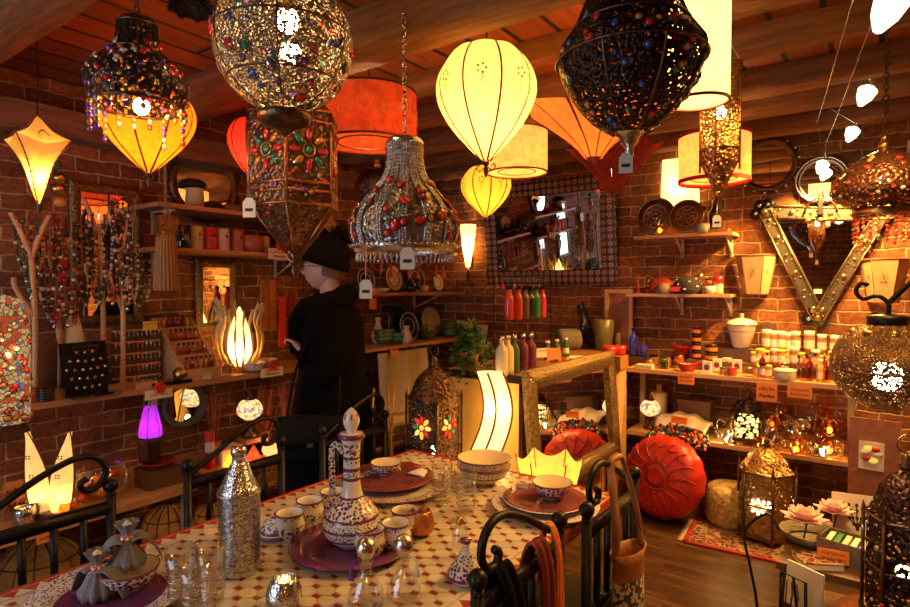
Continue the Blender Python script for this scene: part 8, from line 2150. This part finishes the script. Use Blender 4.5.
bunch(263, -3.32, QZ, 'spread of reddish incense sticks in a holder below the white sign', 34, .33)
bunch(287, -3.20, QZ, 'sheaf of incense sticks closest to the dark coat', 26, .34, .3)
bunch(212, -3.34, QZ, 'bundle of tall sticks behind the small paper houses', 22, .34, .25)
t = thing('pink_striped_candle', 'tall red and white candle standing by the wicker mirror', 'candle', Q(208, -3.20)); L([(.001, 0), (.028, 0), (.028, .22), (.001, .222)], M['redink'], 'candle_body', t, 14); L([(.0285, .1), (.0285, .16)], M['white'], 'white_band', t, 14)
t = thing('white_gift_box', 'long white open box on the low shelf behind the paper houses', 'box', Q(236, -3.24)); MB().box((0, 0, .045), (.14, .30, .09), M['paper']).build('box_body', t)
def house(m, px, X, z, lab, s=1.0, lit=0):
    t = thing('paper_house_lantern', lab, 'lantern', Q(px, X, z)); L([(.07 * s, 0), (.004, .12 * s)], M[m], 'pyramid_shade', t, 4, a0=PI / 4, flat=True); b = MB()
    for k in range(4):
        a = PI / 2 * k
        for u, v in ((0, .03), (.018, .05), (-.018, .05), (0, .07)): rr = .0505 * s * (1 - v * s / (.12 * s)) ; b.sph((rr * cos(a) - u * s * sin(a), rr * sin(a) + u * s * cos(a), v * s), .005 * s, M['ink'], 5)
    b.build('dot_print', t)
    if lit: lamp(t, (0, 0, .03), lit)
M['hy'] = silk('house_yellow', (.95, .65, .08), .35); M['hr'] = silk('house_red', (.85, .08, .03), .3); M['ho'] = silk('house_orange', (.95, .28, .04), .3)
house('hy', 231, -3.12, QZ, 'small yellow dotted pyramid lantern on the low shelf above the silver bottle', .9, .2)
house('hr', 252, -3.12, QZ, 'small red dotted pyramid lantern beside the yellow one, under the mosaic lamp', .8, .2)
house('ho', 262, -2.72, 0, 'orange dotted pyramid lantern on the floor by the iron chair', 1.6, .3)
house('hy', 274, -2.95, 0, 'yellow dotted pyramid lantern on the floor behind the orange one', 1.8, .3)
house('hr', 214, -2.85, 0, 'red dotted pyramid lantern on the floor behind the silver bottle', 1.4, .2)
t = thing('peach_salt_lamp', 'glowing peach salt bowl at the end of the low shelf near the coat', 'lamp', Q(270, -3.10)); MB().sph((0, 0, .05), .055, silk('salt', (1, .45, .15), .9), 12, (1, 1.1, .9)).build('salt_bowl', t); lamp(t, (.0, 0, .12), .4)
# leaded glass globe lamps on the floor
def leaded(px, py, r, lab, es):
    c = PZ(px, py, r); t = thing('leaded_globe_lamp', lab, 'lamp', (c.x, c.y, r)); MB().sph((0, 0, 0), r, M['pebble'], 24).build('glass_globe', t); b = MB()
    for k in range(7):
        a = PI * k / 7; b.tube([(r * 1.005 * sin(g) * cos(a), r * 1.005 * sin(g) * sin(a), r * cos(g)) for g in [2 * PI * q / 24 for q in range(24)]], .004, M['bronze'], 4, True)
    for z in (-.5, 0, .5): rr = r * math.sqrt(1 - z * z) * 1.005; b.tube([(rr * cos(g), rr * sin(g), r * z) for g in [2 * PI * q / 24 for q in range(24)]], .004, M['bronze'], 4, True)
    b.build('lead_mesh', t); lamp(t, (0, 0, 0), es)
M['pebble'] = silk('pebble_glass', (.40, .2, .05), .04, .5, pat=(.2, .09, .02), scale=9)
leaded(168, 528, .15, 'amber leaded glass globe lamp on the floor between the iron chairs', .25)
leaded(212, 520, .12, 'smaller amber leaded globe lamp on the floor behind the silver bottle', .2)
leaded(40, 575, .19, 'dim leaded globe lamp on the floor under the leaf lamp shelf', .12)
# extra hanging things near the ceiling
drum_shade(PD(350, 168, 3.5), .10, .12, M['lea_dred'], 'bronze', 'small dark leather drum shade behind the urn lantern', w_bulb=.2, bw=.015) if 0 else None
silk_lantern(Vector((-1.45, 3.15, 2.30)) if 0 else PD(0, 0, 1) + Vector((0, 0, 50)), .2, .2, M['silk_gold'], 'x') if 0 else None
# wall clutter between sconce and mirror: key rings hung in rows before the flasks
for k in range(9):
    px = 497 + k * 6; c = PX(px, 286 + 2 * (k % 2), -1.93)
    t = thing('key_ring', ['silver flower key ring', 'copper key ring with red bead', 'dark key ring with ring charm'][k % 3] + ' dangling over the enamel flasks', 'key ring', (-1.93, c.y, 1.655), 0, 'key rings over the flasks %d' % (k % 3)); b = MB()
    b.tube([(0, .012 * cos(g), .012 * sin(g)) for g in [2 * PI * q / 10 for q in range(10)]], .002, M['silver'], 4, True); b.tube([(0, 0, -.012), (0, 0, -.04)], .0015, M['silver'], 4)
    for g in range(5): b.sph((0, .010 * cos(g * 1.26), -.05 + .010 * sin(g * 1.26)), .007, M[('silver', 'redink', 'bronze')[k % 3]], 6)
    b.build('charm', t)
y_a, y_b = yb(494, -1.93), yb(551, -1.93)
t = thing('key_ring_stand', 'thin black rod stand on the counter carrying flasks and key rings', 'stand', (-1.93, (y_a + y_b) / 2, 1.1005)); b = MB()
b.tube([(0, -(y_b - y_a) / 2, 0), (0, -(y_b - y_a) / 2, .57), (0, (y_b - y_a) / 2, .57), (0, (y_b - y_a) / 2, 0)], .004, M['iron'], 6); b.build('wire_rod', t)
# ================================================================= sub-parts go under the part they belong to
SUB = {'bulb_socket': ['light_bulb'], 'pompom': ['knit_cap'], 'cap_cuff': ['knit_cap'], 'eye': ['head'], 'glasses': ['head'], 'hair': ['head'], 'diffuser_trim': ['diffuser_ring'], 'scroll_embroidery': ['drum_shade'],
       'blossom_print': ['silk_shade', 'leaf_shade'], 'petal_print': ['stopper'], 'henna_print': ['leather_panels_shade'], 'clasp': ['bag_flap'], 'hexagonal_label': ['carton'], 'lid_knob': ['chest_lid'], 'front_tray': ['board_body'],
       'white_spot_pattern': ['hat_crown'], 'round_mark': ['canister_body'], 'silver_ring_print': ['glass_body'], 'painted_ring_print': ['plate_body'], 'inlay_star_print': ['plate_body'], 'seam_rib': ['folded_panel'], 'flower_print': ['panelled_shade'],
       'top_ring': ['dome_roof'], 'centre_disc': ['pouf_body'], 'stitch_seams': ['pouf_body'], 'porcelain_knob': ['pleated_cloth'], 'bead_trim': ['pleated_cloth'], 'brass_knob': ['pierced_shell'], 'dot_print': ['pyramid_shade'], 'inner_rim': ['mirror_glass'], 'wick': ['candle_body']}
for o in [o for o in bpy.data.objects if o.parent is not None and o.parent.parent is None]:
    s = o.name.split('.')[0]
    if s in SUB:
        c = [q for q in o.parent.children if q.name.split('.')[0] in SUB[s] and q is not o]
        if c:
            q = min(c, key=lambda q: (q.location - o.location).length); o.location = o.location - q.location; o.parent = q
